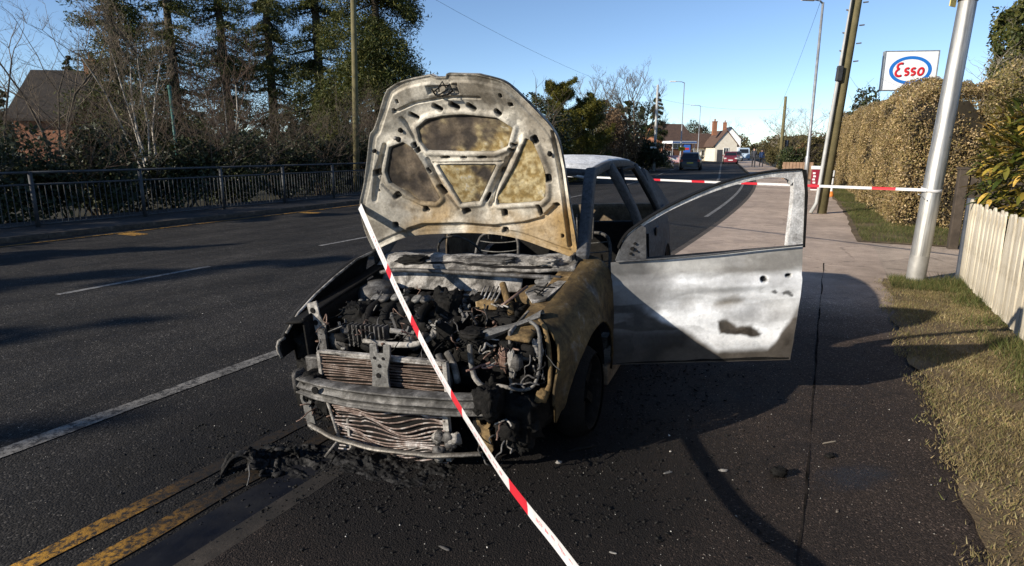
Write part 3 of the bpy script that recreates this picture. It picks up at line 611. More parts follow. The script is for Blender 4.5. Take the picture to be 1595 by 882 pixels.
# houses down the road
c1 = at(1117, 250, 96)
gable_house('cottage', (c1.x + 0.3, 96, -0.3), R(90), 5.5, 3.2, 2.7, 4.6, 'cream rendered cottage with a brown gable roof and tall brick chimney', M_RENDER, M_ROOFT, [(-1.0, 1.35, 0.6, 1.4)],
            [(-2.75, 0.0, 1.7, 0.7, 0.9, -1, 0), (-2.75, -0.9, 0.9, 0.6, 0.8, -1, 0)], [(-2.75, 0.9, 0.8, 1.9, -1, 0)], rake=0.15)
c2 = at(1088, 250, 98)
gable_house('low_house', (c2.x - 0.5, 100, -0.3), R(14), 6.0, 4.5, 2.4, 4.3, 'low cream house with a long brown tiled roof beside the cottage', M_RENDER, M_ROOFT, None, [(0.8, -2.25, 1.4, 1.1, 0.9, 0, -1), (-1.6, -2.25, 1.4, 1.1, 0.9, 0, -1)])
c3 = at(1131, 250, 112)
gable_house('slate_house', (c3.x + 0.3, 113, -0.2), R(80), 6.0, 3.6, 3.6, 5.6, 'white house with dark slate roof further along than the cottage', M_WHITEP, M_SLATE, [(0, 0.6, 0.6, 0.9)], [(-3.0, -0.6, 2.6, 0.7, 0.9, -1, 0)])
c4 = at(1046, 250, 80)
gable_house('shop_building', (c4.x - 0.6, 81, -0.2), R(20), 4.4, 5.0, 3.0, 4.9, 'brick shop with a brown gabled roof and pale canopy', M_BRICK, M_ROOFT, None, [(0.0, -2.5, 2.4, 1.4, 0.9, 0, -1), (-1.4, -2.5, 1.0, 1.0, 1.2, 0, -1)])
cn = empty('canopy', (c4.x - 0.2, 76, -0.1), R(20)); tag(cn, 'pale flat shop canopy on slim posts', 'canopy')
MB().box((0, 0, 2.55), (3.4, 2.2, 0.3)).build('roof', M_WHITEP, cn); MB().box((0, -1.106, 2.55), (3.36, 0.012, 0.1)).build('stripe', flat('blue_stripe', (0.03, 0.12, 0.4)), cn)
for x in (-1.5, 1.5):
    for y in (-0.9, 0.9): MB().tube([(x, y, 0), (x, y, 2.4)], 0.05, 8).build('post', M_GALV, cn)
def sign_board(name, px, py, Y, w, h, col, label, post=True, extra=None):
    p = at(px, py, Y); t = empty(name, (p.x, Y, -0.1)); tag(t, label, 'sign'); z = p.z + 0.1
    MB().box((0, 0, z), (w, 0.05, h)).build('board', col, t)
    if post: MB().tube([(0, 0.06, 0), (0, 0.06, z + h * 0.4)], 0.035, 8).build('post', M_GALV, t)
    if extra: MB().box((0, -0.03, z), (w * 0.6, 0.012, h * 0.25)).build('stripe', extra, t)
    return t
sign_board('road_sign', 1062, 232, 60, 0.62, 0.34, flat('yellow_sheet', (0.75, 0.48, 0.02)), 'small yellow notice sign on the lamp post by the shop', False, flat('black_print', (0.02, 0.02, 0.02)))
sign_board('road_sign', 1070, 232, 72, 0.75, 0.9, flat('blue_sheet', (0.04, 0.13, 0.45)), 'blue sign board between the shop and low house', True, flat('red_print', (0.6, 0.04, 0.04)))
sign_board('banner', 1049, 248, 66, 1.3, 0.75, flat('pink_sheet', (0.75, 0.45, 0.45)), 'pink and white banner below the shop canopy', True, M_WHITEP)
sign_board('road_sign', 1018, 230, 49, 0.5, 0.12, M_WHITEP, 'thin white name plate on the telegraph pole by the spruce', False)

# ------------------------------------------------------------------ lamp posts, poles, wires
def lamp_post(name, loc, h, rad, label, arm=(-1.0, 0), arm_len=0.7, mat=None):
    t = empty(name, loc); tag(t, label, 'lamp post'); mat = mat or M_GALV; a = Vector((arm[0], arm[1], 0)).normalized()
    MB().tube([(0, 0, 0), (0, 0, 1.3), (0, 0, 1.35), (0, 0, h)], [rad, rad, rad * .72, rad * .5], 14).build('column', mat, t, True)
    e = a * arm_len; MB().tube([(0, 0, h - .05), (e.x * .3, e.y * .3, h + .06), (e.x, e.y, h + .09)], [rad * .45, .03, .028], 8).build('arm', mat, t, True)
    hd_ = MB().box((e.x + a.x * .2, e.y + a.y * .2, h + .09), (.62, .2, .1), math.atan2(a.y, a.x)); hd_.build('lamp_head', M_WHITEP, t, bevel=.03)
    return t
p = at(1254, 287, 28); lamp_post('lamp_post', (p.x, 28, -0.05), 7.7, 0.10, 'tall grey street lamp behind the greenish timber pole', (-1, -.2), 0.5)
p = at(1059, 255, 62); lamp_post('lamp_post', (p.x, 62, -0.1), 8.0, 0.075, 'street lamp carrying the yellow notice by the shop', (-1, 0), 0.9, M_GALV)
p = at(1086, 250, 88); lamp_post('lamp_post', (p.x, 88, -0.1), 7.6, 0.075, 'street lamp in front of the cream cottage', (-1, 0), 0.9, M_GALV)
def tele(name, loc, h, r, label, mat=None, top=True):
    t = empty(name, loc); tag(t, label, 'telegraph pole'); MB().tube([(0, 0, 0), (0, 0, h * .5), (0, 0, h)], [r, r * .9, r * .72], 14).build('pole', mat or M_WOOD, t, True)
    if top: MB().box((0, 0, h - .3), (1.2, .09, .1)).build('crossarm', mat or M_WOOD, t)
    return t
TP = rpo(17.1, 2.12)
tp = tele('telegraph_pole', TP, 9.5, 0.11, 'mossy greenish timber telegraph pole rising from the pavement by the hedge')
tp.rotation_euler = (0, R(3.6), 0)
M_CONDUIT = M('pale_conduit', [(0.3, (0.30, 0.30, 0.285)), (0.7, (0.44, 0.44, 0.42))], 4, 0.5)
MB().tube([(-0.33, -0.1, 0), (-0.2, -0.06, 0.25), (-0.19, -0.06, 2.4), (-0.155, -0.05, 5.0)], [.045, .045, .045, .03], 8).build('conduit', M_CONDUIT, tp, True)
for z in (3.4, 3.8, 4.2, 4.7, 5.2):
    MB().tube([(-.16, -.03, z), (-.24, -.03, z + .02)], .018, 6).build('step', M_GALV, tp); MB().tube([(.13, -.03, z + .2), (.24, -.03, z + .22)], .018, 6).build('step', M_GALV, tp)
MB().tube([(-.16, -.08, 2.6), (-.15, -.08, 9.3)], .02, 6).build('cable', flat('black_cable', (.01, .01, .01)), tp); MB().box((-.19, -.1, 3.3), (.12, .1, .34)).build('junction_box', M_RAIL, tp, bevel=.01)
p = at(1214, 262, 46); tele('telegraph_pole', (p.x, 46, -0.1), 5.4, 0.13, 'shorter timber pole among the far right hedges', top=False)
p = at(1019, 252, 50); tele('telegraph_pole', (p.x, 50, -0.1), 6.6, 0.12, 'pale timber pole standing in front of the spruce', M_CONDUIT, False)
p = at(1217, 262, 44); t = empty('road_sign', (p.x + .25, 44, -0.1)); tag(t, 'back of a dark sign on a thin post beside the far timber pole', 'sign'); MB().tube([(0, 0, 0), (0, 0, 2.3)], .035, 8).build('post', M_GALV, t); MB().box((0, .04, 1.95), (.3, .03, .75)).build('board', M_RAIL, t, bevel=.01)
M_WIRE = flat('wire', (.03, .03, .035), .6)
def wire(a, b, sag, label, r=.006):
    a = Vector(a); b = Vector(b); pts = []
    for i in range(17):
        f = i / 16; q = a.lerp(b, f); q.z -= sag * 4 * f * (1 - f); pts.append(q)
    return tag(MB().tube(pts, r, 5).build('overhead_wire', M_WIRE, None, True), label, 'wire')
tz = TP[2] + 9.2
wire((TP[0] + .58, TP[1], tz), at(1214, 168, 46), .5, 'overhead wire between the mossy pole and the far timber pole')
wire(at(1019, 152, 50), at(1214, 170, 46), .35, 'overhead wire across the road from the pale pole to the far pole')
wire(at(558, -70, 24), at(1019, 153, 50), .6, 'overhead wire from the cypress pole over the road to the pale pole')
wire((TP[0] + .58, TP[1], tz), at(1500, 0, 9), .3, 'overhead wire from the mossy pole towards the gardens', .006)
# large column by the verge
LPX, LPY = [float(v) for v in rp(8.62, 3.12)]
lp = empty('lamp_post', (LPX, LPY, -0.03)); lp.rotation_euler = (0, R(2.7), 0); tag(lp, 'thick silver aluminium lamp column on the grass verge, tape tied round it', 'lamp post')
def mk_alu():
    m = NM('brushed_aluminium'); co = m.coord(scale=(6, 6, 0.5)); _st = m.ramp(m.noise(m.coord(scale=(9, 9, .35)), 3, 6, .7), [(.38, .55), (.55, 1.0)]); m.base(m.mix(1.0, _st, m.ramp(m.noise(co, 5, 6), [(0.3, (0.38, 0.37, 0.345)), (0.7, (0.52, 0.51, 0.485))]), 'MULTIPLY')); m.rough(m.ramp(m.noise(m.coord(), 7, 5), [(0.3, 0.48), (0.7, 0.62)])); m.b.inputs['Metallic'].default_value = 0.8; return m.m
M_ALU = mk_alu()
MB().tube([(0, 0, 0), (0, 0, .35), (0, 0, 1.55), (0, 0, 1.56), (0, 0, 9)], [.100, .099, .098, .095, .06], 40).build('column', M_ALU, lp, True)
MB().lathe([(.1005, 0), (.1015, .01), (.1015, .34), (.1005, .35)], n=40).build('base_sleeve', M('weathered_aluminium', [(0.3, (.26, .25, .23)), (.7, (.40, .39, .37))], 8, .6, metal=.5), lp, True)
for z in (3.16, 3.38): MB().lathe([(.085, 0), (.095, 0), (.095, .022), (.085, .022)], (0, 0, z), n=32).build('clamp_band', flat('black_band', (.015, .015, .015), .5), lp, True)
MB().box((-.14, .03, 3.27), (.10, .012, .33), R(25)).build('plate', flat('faded_yellow_plate', (.55, .45, .16), .6), lp)
MB().lathe([(0, -.012), (.014, -.01), (.014, 0)], (.03, -.094, 1.72), 'y', 10).build('lock_screw', M_RAIL, lp)
MB().tube([(0, 0, 8.9), (-.3, .0, 9.15), (-1.1, 0, 9.25)], [.06, .045, .04], 10).build('arm', M_ALU, lp, True); MB().box((-1.4, 0, 9.25), (.7, .24, .12)).build('lamp_head', M_WHITEP, lp, bevel=.03)
# ------------------------------------------------------------------ right side: hedge, laurel, fence, sign
def hedge(name, poly_o, s0, s1, o0, o1, h0, h1, seed, label, mat, n, leaf, core=True, lump=0.25):
    """clipped hedge in the road frame: leaves over its faces, a solid dark core inside"""
    rg = np.random.default_rng(seed); t = empty(name, rpo((s0 + s1) / 2, (o0 + o1) / 2)); tag(t, label, 'hedge')
    L = s1 - s0; Wd = o1 - o0
    areas = np.array([L * h0, L * h0 * .35, Wd * h0, Wd * h0 * .4, L * Wd]); k = rg.choice(5, n, p=areas / areas.sum())
    a = rg.random(n); b = rg.random(n); s = np.zeros(n); o = np.zeros(n); z = np.zeros(n); dep = np.abs(rg.normal(size=n)) * 0.09; nr = np.zeros((n, 3))
    hh = lambda s_: h0 + (h1 - h0) * (s_ - s0) / L + (fbm(s_ * .9, s_ * 0 + seed, seed, 4) - .5) * min(lump, .2) * 2
    for f in range(5):
        q = k == f; A = a[q]; B = b[q]; D = dep[q]
        if f == 0: s[q] = s0 + A * L; z[q] = B * hh(s[q]); o[q] = o0 + D
        if f == 1: s[q] = s0 + A * L; z[q] = B * hh(s[q]); o[q] = o1 - D
        if f == 2: o[q] = o0 + A * Wd; s[q] = s0 + D; z[q] = B * hh(s[q])
        if f == 3: o[q] = o0 + A * Wd; s[q] = s1 - D; z[q] = B * hh(s[q])
        if f == 4: s[q] = s0 + A * L; o[q] = o0 + B * Wd; z[q] = hh(s[q]) - D
    bul = (fbm(s * 1.1 + 5, z * 1.3 + o, seed + 3, 4) - .5) * lump * 1.6
    rnd_ = 0.6 * np.clip((z - hh(s) + 0.8) / 0.8, 0, 1) ** 2
    o = np.where(k == 0, o + bul + rnd_, o); s = np.where(k == 2, s + bul * .8 + rnd_, s); z = np.where(k == 4, z + bul - .3 * np.clip((np.abs(o - (o0 + o1) / 2) / (Wd / 2) - .6) / .4, 0, 1) ** 2, z)
    keep = rg.random(n) < np.clip((fbm(s * 2.6 + o * 1.3, z * 2.6 + o, seed + 9, 4) - .30) * 4.5, .22, 1); s, o, z = s[keep], o[keep], z[keep]
    x, y = rp(s, o); P = np.stack([x, y, np.maximum(z, .02)], 1) - np.array(t.location)[None]
    V, F = leaves_mesh(P, leaf, rg, None, 1, .55); obj('foliage', mesh_data('foliage', V, F), mat, t)
    if core:
        ns = int(L / .5) + 2; V = []; F = []
        for i, ss in enumerate(np.linspace(s0 + .28, s1 - .28, ns)):
            H = float(hh(ss)) - .3
            for oo, zz in ((o0 + .28, 0), (o0 + .3, H * .85), (o0 + .6, H), (o1 - .6, H), (o1 - .3, H * .85), (o1 - .28, 0)):
                xx, yy = rp(ss, oo); V.append((float(xx) - t.location[0], float(yy) - t.location[1], zz))
        for i in range(ns - 1):
            for j in range(5): F.append((i * 6 + j, i * 6 + j + 1, (i + 1) * 6 + j + 1, (i + 1) * 6 + j))
        F += [tuple(range(6)), tuple(range((ns - 1) * 6 + 5, (ns - 1) * 6 - 1, -1))]
        obj('solid_core', mesh_data('solid_core', V, F), M_CORE, t)  # solid dark core instead of branches, so the hedge is not see-through
    # whippy shoots on the faces
    m = 5200; q = rg.choice(len(P), m); d = rg.normal(size=(m, 3)) * .5 + np.array([-.4, -.4, .7]); d /= np.linalg.norm(d, axis=1, keepdims=True)
    V, F = segs_mesh(P[q], P[q] + d * rg.uniform(.05, .22, (m, 1)), np.full(m, .0035), np.full(m, .0015), 3); obj('shoots', mesh_data('shoots', V, F), M_TWIGP, t)
    return t
M_SIDE = leaf_mat('mixed_hedge_leaves', [(0, (.12, .10, .03)), (.35, (.23, .18, .06)), (.6, (.14, .15, .04)), (.8, (.36, .27, .11)), (1, (.52, .40, .22))], .25, .7)
hedge('beech_hedge', None, 14.6, 34.0, 3.35, 5.0, 2.80, 3.05, 500, 'large clipped beech hedge with dead brown leaves along the pavement', M_BEECH, 320000, .044, lump=.38)
hedge('side_hedge', None, 13.9, 15.6, 4.8, 11.0, 3.22, 3.22, 503, 'olive brown hedge turning away along the driveway behind the lamp column', M_SIDE, 85000, .044, lump=.38)
hedge('far_hedge', None, 41.0, 62.0, 2.9, 4.6, 2.2, 2.6, 501, 'brown roadside hedge further along the right pavement', M_OLIVE, 26000, .14, lump=.5)
p = at(1232, 240, 62); bare_tree('bare_tree', (p.x + 1.0, 62, -.1), 7.0, 61, 'pale leafless tree above the far right hedge', (M_BARK, M_TWIGP), stems=4, spread=.5, levels=4, r0=.07, kids=(5, 6), ratio=.55)
p = at(1262, 250, 40); leafy('red_bush', (p.x, 40, -.1), (1.5, 1.5, 2.9), 512, 'bush with reddish and green leaves between lamp and hedge', M_RED, 8000, .13, lumps=9)
p = at(1243, 250, 37); leafy('green_bush', (p.x + .3, 38, -.1), (1.1, 1.0, 2.0), 513, 'low olive green bush in front of the reddish one', M_IVY, 6000, .11, lumps=8)
p = at(1200, 250, 66); leafy('brown_bush', (p.x, 66, -.1), (1.8, 1.5, 3.2), 514, 'olive brown bush behind the walking people', M_OLIVE, 6000, .16, lumps=9)
p = at(1345, 140, 27); leafy('evergreen_tree', (p.x, 27, -.1), (.8, .8, 4.0), 515, 'small dark evergreen tip showing over the brown hedge', M_DARKLEAF, 6000, .13, 'tree', lumps=7)
# evergreen behind the laurel
p = at(1590, 300, 9.6)
ev = hedge('conifer_hedge', None, 15.9, 18.0, 5.15, 11.5, 4.75, 4.7, 520, 'tall dark green conifer hedge behind the laurel', M_CYP, 90000, .085, lump=.5)
S = twigs((0, 0, 0), .9, 71, stems=6, spread=.9, levels=2, r0=.014, kids=(3, 5)); q = at(1556, 62, 13.2)
V, F = segs_mesh([s[0] for s in S], [s[1] for s in S], [s[2] for s in S], [s[3] for s in S], 4); obj('bare_branches', mesh_data('bare_branches', V + (np.array(q) - np.array(ev.location) - np.array([0, .1, 1.0])), F), M_TWIGP, ev)['kind'] = 'stuff'
# laurel: real leaves
M_LAUREL = leaf_mat('laurel_leaves', [(0, (.04, .06, .014)), (.35, (.09, .105, .02)), (.6, (.18, .155, .028)), (.85, (.32, .22, .038)), (1, (.40, .26, .07))], .25, .38)
lrng = np.random.default_rng(88); la = empty('laurel_bush', rpo(8.75, 4.72)); tag(la, 'spotted laurel bush with long yellow-green leaves over the picket fence', 'bush')
def leaf_me(name, L, w):
    V = []; F = []; n = 5
    for i in range(n):
        f = i / (n - 1); ww = w * math.sin(math.pi * min(1, f * .92 + .04)) ** .8 + .001; zc = -.28 * L * f * f
        V += [(f * L, -ww, zc + ww * .45), (f * L, 0, zc), (f * L, ww, zc + ww * .45)]
    for i in range(n - 1):
        for k in (0, 1): a = i * 3 + k; F.append((a, a + 1, a + 4, a + 3))
    return V, F
LV = [leaf_me('leaf', .15, .024), leaf_me('leaf', .125, .026), leaf_me('leaf', .17, .027)]
lmes = []
for k, (V, F) in enumerate(LV): me = mesh_data('leaf', V, F, True); me.materials.append(M_LAUREL); lmes.append(me)
lmats = []
for k, c in enumerate([(.07, .09, .018), (.14, .135, .024), (.26, .195, .034), (.36, .24, .055), (.19, .175, .04)]):
    m = NM('laurel_leaf_tone'); co = m.coord(); m.base(m.mix(m.ramp(m.noise(co, 40, 4), [(.45, 0), (.6, 1)]), c, (c[0] * 1.7, c[1] * 1.6, c[2] * 1.5))); m.rough(.35); m.b.inputs['Specular IOR Level'].default_value = .5; lmats.append(m.m)
def laurel_pts(n, rmin):
    d = lrng.normal(size=(n, 3)); d /= np.linalg.norm(d, axis=1, keepdims=True); r = lrng.uniform(rmin, 1.0, (n, 1))
    c = np.array([0, 0, 1.30]); P = c + d * r * np.array([1.25, 1.15, 1.22]) * (0.85 + .3 * vn(d[:, 0:1] * 2.5 + 3, d[:, 2:3] * 2.5 + d[:, 1:2], 9)); return P, d
big = np.zeros(0)
def leaf_rot(d):
    out = Vector((d[0], d[1], d[2] + .25 + lrng.normal() * .25)) + Vector(lrng.normal(size=3)) * .45; out.normalize()
    return out.to_track_quat('X', 'Z').to_euler()
P, d = laurel_pts(2600, .82)
camside = (d[:, 0] * -.6 + d[:, 1] * -.75) > .05; idx = [i for i in range(len(P)) if camside[i] and P[i][2] > .7][:300]
variants = []
for k in range(3):
    for mm in lmats: me = lmes[k].copy(); me.materials.clear(); me.materials.append(mm); variants.append(me)
for i in idx: obj('leaf', variants[int(lrng.integers(len(variants)))], None, la, P[i], leaf_rot(d[i]))
rest = MB(); pts2, d2 = laurel_pts(4200, .62)
for i in range(len(pts2)):
    if pts2[i][2] < .15: continue
    V, F = LV[i % 3]; Mx = Matrix.Translation(pts2[i]) @ leaf_rot(d2[i]).to_matrix().to_4x4(); rest.add([Mx @ Vector(v) for v in V], F)
o = rest.build('foliage', M_LAUREL, la, True); o['kind'] = 'stuff'
S = twigs((0, 0, 0), 1.9, 72, stems=9, spread=.9, levels=2, r0=.025, kids=(4, 5)); V, F = segs_mesh([s[0] for s in S], [s[1] for s in S], [s[2] for s in S], [s[3] for s in S], 4); obj('stems', mesh_data('stems', V, F), M_BARK, la)
# picket fence
M_PICK = NM('aged_cream_paint'); _co = M_PICK.coord(); _c = M_PICK.ramp(M_PICK.noise(M_PICK.coord(scale=(1, 1, .25)), 14, 6, .7), [(.28, (.30, .25, .17)), (.45, (.56, .50, .40)), (.75, (.70, .645, .54))])
_oi = M_PICK.n('ShaderNodeObjectInfo').outputs['Random']; _c = M_PICK.mix(1.0, _c, M_PICK.ramp(_oi, [(0, (.80, .78, .74)), (.5, (1.0, 1.0, 1.0)), (1, (1.15, 1.15, 1.12))]), 'MULTIPLY')
M_PICK.base(M_PICK.mix(M_PICK.ramp(M_PICK.noise(_co, 2.3, 5), [(.35, .0), (.75, .35)]), _c, (.24, .2, .12))); M_PICK.rough(.75); M_PICK.bump(M_PICK.noise(M_PICK.coord(scale=(1, 1, .1)), 60, 4), .3, .004); M_PICK = M_PICK.m
pf = empty('picket_fence', rpo(8.9, 3.62)); tag(pf, 'cream painted timber picket fence beside the grass verge', 'fence')
def to_pf(s, o, z=0): q = rpo(s, o, z); return (q[0] - pf.location[0], q[1] - pf.location[1], z)
pal = []
for k in range(3):
    w = (.078, .072, .083)[k]; h = (.92, .90, .93)[k]; b = MB(); prof = [(-w / 2, 0), (w / 2, 0), (w / 2, h - .035), (w / 2 - .018, h - .008), (0, h), (-w / 2 + .018, h - .008), (-w / 2, h - .035)]
    b.prism(prof, lambda a, z: (a, -.009, z), lambda a, z: (a, .009, z)); me = mesh_data('pale', b.V, b.F); me.materials.append(M_PICK); pal.append(me)
pr = random.Random(5)
for i in range(100):
    s = 8.86 - i * .092
    if i in (8, 21, 37): s -= .012
    obj('pale', pal[pr.randrange(3)], None, pf, to_pf(s, 3.60, .05 + pr.uniform(-.012, .012)), (pr.uniform(-.02, .02), pr.uniform(-.012, .012), -hd(s) + math.pi / 2 + pr.uniform(-.03, .03)))
for z in (.28, .72):
    q0, q1 = to_pf(8.88, 3.632, z), to_pf(-.3, 3.632, z); mid = [(a + b) / 2 for a, b in zip(q0, q1)]
    MB().box(mid, (.042, 9.18, .075), -hd(4)).build('rail', M_PICK, pf)
M_DKPAINT = M('blue_grey_painted_post', [(.3, (.045, .055, .075)), (.7, (.09, .10, .12))], 6, .6)
MB().box(to_pf(8.93, 3.60, .48), (.075, .085, 1.02), -hd(9)).build('end_post', M_DKPAINT, pf, bevel=.006)
for s in (7.0, 5.1, 3.2, 1.3, -.2): MB().box(to_pf(s, 3.69, .46), (.08, .08, .98), -hd(5)).build('post', M_PICK, pf)
# dark gate post and gate by the hedge
M_DKWOOD = M('dark_stained_timber', [(.3, (.035, .027, .02)), (.7, (.085, .066, .05))], 5, .8, bump=.4, bscale=30)
gp = at(1484, 378, 9.75); gt = empty('garden_gate', (gp.x, 9.75, -.02)); tag(gt, 'dark stained timber gate post and gate at the hedge end', 'gate')
MB().box((0, 0, .62), (.13, .13, 1.3), R(-20)).build('post', M_DKWOOD, gt, bevel=.01); MB().box((0, 0, 1.285), (.155, .155, .035), R(-20)).build('cap', M_DKWOOD, gt)
for k in range(11): MB().box((.14 + k * .104, -.05 - k * .045, .6), (.098, .02, 1.1), R(-23.5)).build('board', M_DKWOOD, gt)
for z in (.25, .95): MB().box((.66, -.238, z), (1.15, .04, .09), R(-23.5)).build('ledge', M_DKWOOD, gt)
# fuel station totem
M_SGN = flat('sign_white', (.88, .88, .88), .35); M_SGB = flat('sign_blue', (.02, .17, .55), .4); M_SGR = flat('sign_red', (.62, .02, .03), .4)
e0 = at(1416, 110, 30.0); es = empty('fuel_station_sign', (e0.x, 30.0, -.1), R(-6)); tag(es, 'white fuel station sign with blue oval ring and red lettering above the hedge', 'sign')
EZ = e0.z + .1
MB().box((0, 0, EZ - .02), (2.3, .22, 1.72)).build('panel', M_SGN, es, bevel=.03)
frm = MB()
for dx, dz, sx, sz in ((0, .86, 2.36, .04), (0, -.86, 2.36, .04), (-1.165, 0, .04, 1.72), (1.165, 0, .04, 1.72)): frm.box((dx, 0, EZ - .02 + dz), (sx, .25, sz))
frm.build('frame', M_GALV, es)
for x in (-.8, .8): MB().box((x, 0, (EZ - 1.32) / 2), (.16, .16, EZ - 1.32)).build('post', M_GALV, es)
rg_ = MB(); n = 64; ring = []
for k in range(n):
    a = 2 * math.pi * k / n
    for rx, rz in ((.93, .62), (.77, .485)): ring.append((math.cos(a) * rx, -.118, EZ + .0 + math.sin(a) * rz)); ring.append((math.cos(a) * rx, -.10, EZ + math.sin(a) * rz))
F = []
for k in range(n):
    a = k * 4; b = ((k + 1) % n) * 4
    F += [(a, b, b + 2, a + 2), (a, a + 1, b + 1, b), (a + 2, b + 2, b + 3, a + 3)]
rg_.add(ring, F).build('oval_ring', M_SGB, es)
def letter(pts, w=.052):
    b = MB(); b.tube([(x, 0, z) for x, z in pts], w, 8); V = [(x + (z + .0) * .12, y * .25, z) for x, y, z in b.V]; c = MB(); c.add(V, b.F); return c
def arc(cx, cz, rx, rz, a0, a1, n=10): return [(cx + math.cos(R(a0 + (a1 - a0) * i / n)) * rx, cz + math.sin(R(a0 + (a1 - a0) * i / n)) * rz) for i in range(n + 1)]
E_ = arc(0, .155, .15, .125, 60, 250) + arc(0, -.125, .17, .155, 115, 310)
S_ = arc(0, .075, .085, .075, 40, 260, 9) + arc(0, -.075, .085, .075, 80, -140, 9)
O_ = arc(0, 0, .115, .15, 0, 360, 18)
for nm, pts, x, z in (('letter', E_, -.45, .02), ('letter', S_, -.15, -.065), ('letter', S_, .13, -.065), ('letter', O_, .46, -.065)):
    letter([(a, b) for a, b in pts]).build(nm, M_SGR, es, True, loc=(x, -.122, EZ + z))
# maroon bin with a white lid, marker post
M_MAROON = flat('maroon_paint', (.22, .012, .03), .45)
p = at(1270, 291, 24.5); bn = empty('litter_bin', (p.x, 24.5, .0), R(-22)); tag(bn, 'maroon bin with white lid and white vertical lettering past the telegraph pole', 'bin')
MB().box((0, 0, .42), (.36, .34, .76)).build('body', M_MAROON, bn, bevel=.02); MB().box((0, 0, .87), (.42, .40, .13)).build('lid', M_WHITEP, bn, bevel=.02); MB().box((0, 0, .02), (.34, .32, .05)).build('plinth', M_WHITEP, bn)
for k in range(5): MB().box((-.10 + .02 * (k % 2), -.172, .66 - k * .12), (.09, .008, .07)).build('lettering', M_WHITEP, bn)
p = at(1294, 302, 21); bo = empty('marker_post', (p.x, 21, .0)); tag(bo, 'white marker post with dark scuffs and orange foot by the hedge', 'post')
MB().lathe([(.0, 0), (.10, 0), (.10, .05), (.06, .18), (.0, .18)], n=14).build('foot', flat('orange_plastic', (.6, .2, .04), .5), bo, True); MB().lathe([(.055, .17), (.06, .6), (.07, .85), (.05, .88), (0, .88)], n=14).build('sleeve', M_WHITEP, bo, True)
for z in (.35, .62): MB().lathe([(.058, z), (.066, z + .01), (.066, z + .05), (.06, z + .06)], n=14).build('band', M_RAIL, bo, True)
p = at(1243, 262, 34); fb = empty('board_fence', (p.x, 34, 0), R(-20)); tag(fb, 'short brown board fence behind the lamp post', 'fence')
for k in range(9): MB().box((-.7 + k * .17, 0, .45), (.15, .03, .9)).build('board', M('brown_board', [(.3, (.22, .13, .08)), (.7, (.36, .24, .16))], 4, .85) if k == 0 else bpy.data.materials['brown_board'], fb)
for z in (.2, .7): MB().box((0, .03, z), (1.6, .03, .07)).build('rail', bpy.data.materials['brown_board'], fb)
# ------------------------------------------------------------------ the burnt-out hatchback; local x forward, y to its left, z up
car = empty('burnt_car', (-0.33, 3.53, -0.07)); tag(car, 'burnt-out hatchback with its bonnet up and front passenger door open', 'car')
_y, _pi, _ro = R(22), .025, .05
_X = Vector((-math.sin(_y), -math.cos(_y), -_pi)).normalized(); _Y = Vector((math.cos(_y), -math.sin(_y), _ro)); _Y = (_Y - _X * _X.dot(_Y)).normalized(); _Z = _X.cross(_Y)
car.rotation_euler = Matrix((_X, _Y, _Z)).transposed().to_euler()
def vcol_mat(name, rough=.8, fine=60, amp=(.75, 1.2), bump=.35, metal=0.0, spots=0.0):
    m = NM(name); co = m.coord(); c = m.mix(1.0, m.attr(), m.ramp(m.noise(co, fine, 5, .7), [(.3, amp[0]), (.7, amp[1])]), 'MULTIPLY')
    c = m.mix(1.0, c, m.ramp(m.noise(co, fine * .22, 5, .7, .5), [(.3, .82), (.7, 1.12)]), 'MULTIPLY')
    if spots: c = m.mix(m.math('MULTIPLY', m.ramp(m.noise(co, 34, 5, .75, .6), [(.60, 0), (.68, 1)]), spots), c, (.05, .042, .034))
    m.base(c); m.rough(m.ramp(m.noise(co, 18, 4), [(.3, rough - .15), (.7, min(1, rough + .1))])); m.b.inputs['Metallic'].default_value = metal; m.bump(m.noise(co, fine * 2, 4, .65), bump, .003); return m.m
def burnt(name, stops, scale=7, rough=.8, bump=.5, bs=70, metal=0.0, soot=0.0, sscale=5):
    m = NM(name); co = m.coord(); c = m.ramp(m.noise(co, scale, 7, .68, .6), stops); c = m.mix(1.0, c, m.ramp(m.noise(co, scale * 9, 4, .7), [(.3, .65), (.7, 1.3)]), 'MULTIPLY')
    if soot: c = m.mix(m.math('MULTIPLY', m.ramp(m.noise(co, sscale, 6, .7, .4), [(.42, 0), (.58, 1)]), soot), c, (.012, .011, .010))
    m.base(c); m.rough(rough); m.b.inputs['Specular IOR Level'].default_value = .3 if metal else .12; m.b.inputs['Metallic'].default_value = metal; m.bump(m.noise(co, bs, 5, .7), bump, .006); return m.m
M_CHAR = burnt('charred', [(.3, (.006, .0058, .0055)), (.55, (.009, .0085, .008)), (.72, (.024, .022, .021)), (.84, (.09, .085, .08))], 24, .75, .9, 60)
M_CHARB = burnt('charred_black', [(.3, (.004, .004, .004)), (.7, (.014, .013, .012)), (.85, (.035, .032, .03))], 16, .7, .9, 70)
M_STEEL = burnt('burnt_steel', [(.25, (.03, .027, .024)), (.45, (.085, .08, .076)), (.62, (.16, .155, .15)), (.8, (.14, .09, .05))], 12, .6, .4, 90, .3, .65, 9)
M_GALVB = burnt('heat_greyed_steel', [(.25, (.07, .066, .06)), (.5, (.19, .185, .175)), (.7, (.30, .29, .28)), (.85, (.18, .125, .075))], 10, .6, .35, 80, .25, .65, 10)
M_ASHM = burnt('ash_white_steel', [(.25, (.10, .09, .078)), (.48, (.32, .30, .275)), (.75, (.56, .54, .51))], 9, .8, .5, 80, 0, .8, 7)
M_OCHRE = burnt('ochre_rusted_steel', [(.2, (.04, .028, .016)), (.42, (.14, .092, .042)), (.6, (.25, .17, .08)), (.8, (.36, .31, .24))], 8, .8, .5, 80, 0, .6, 7)
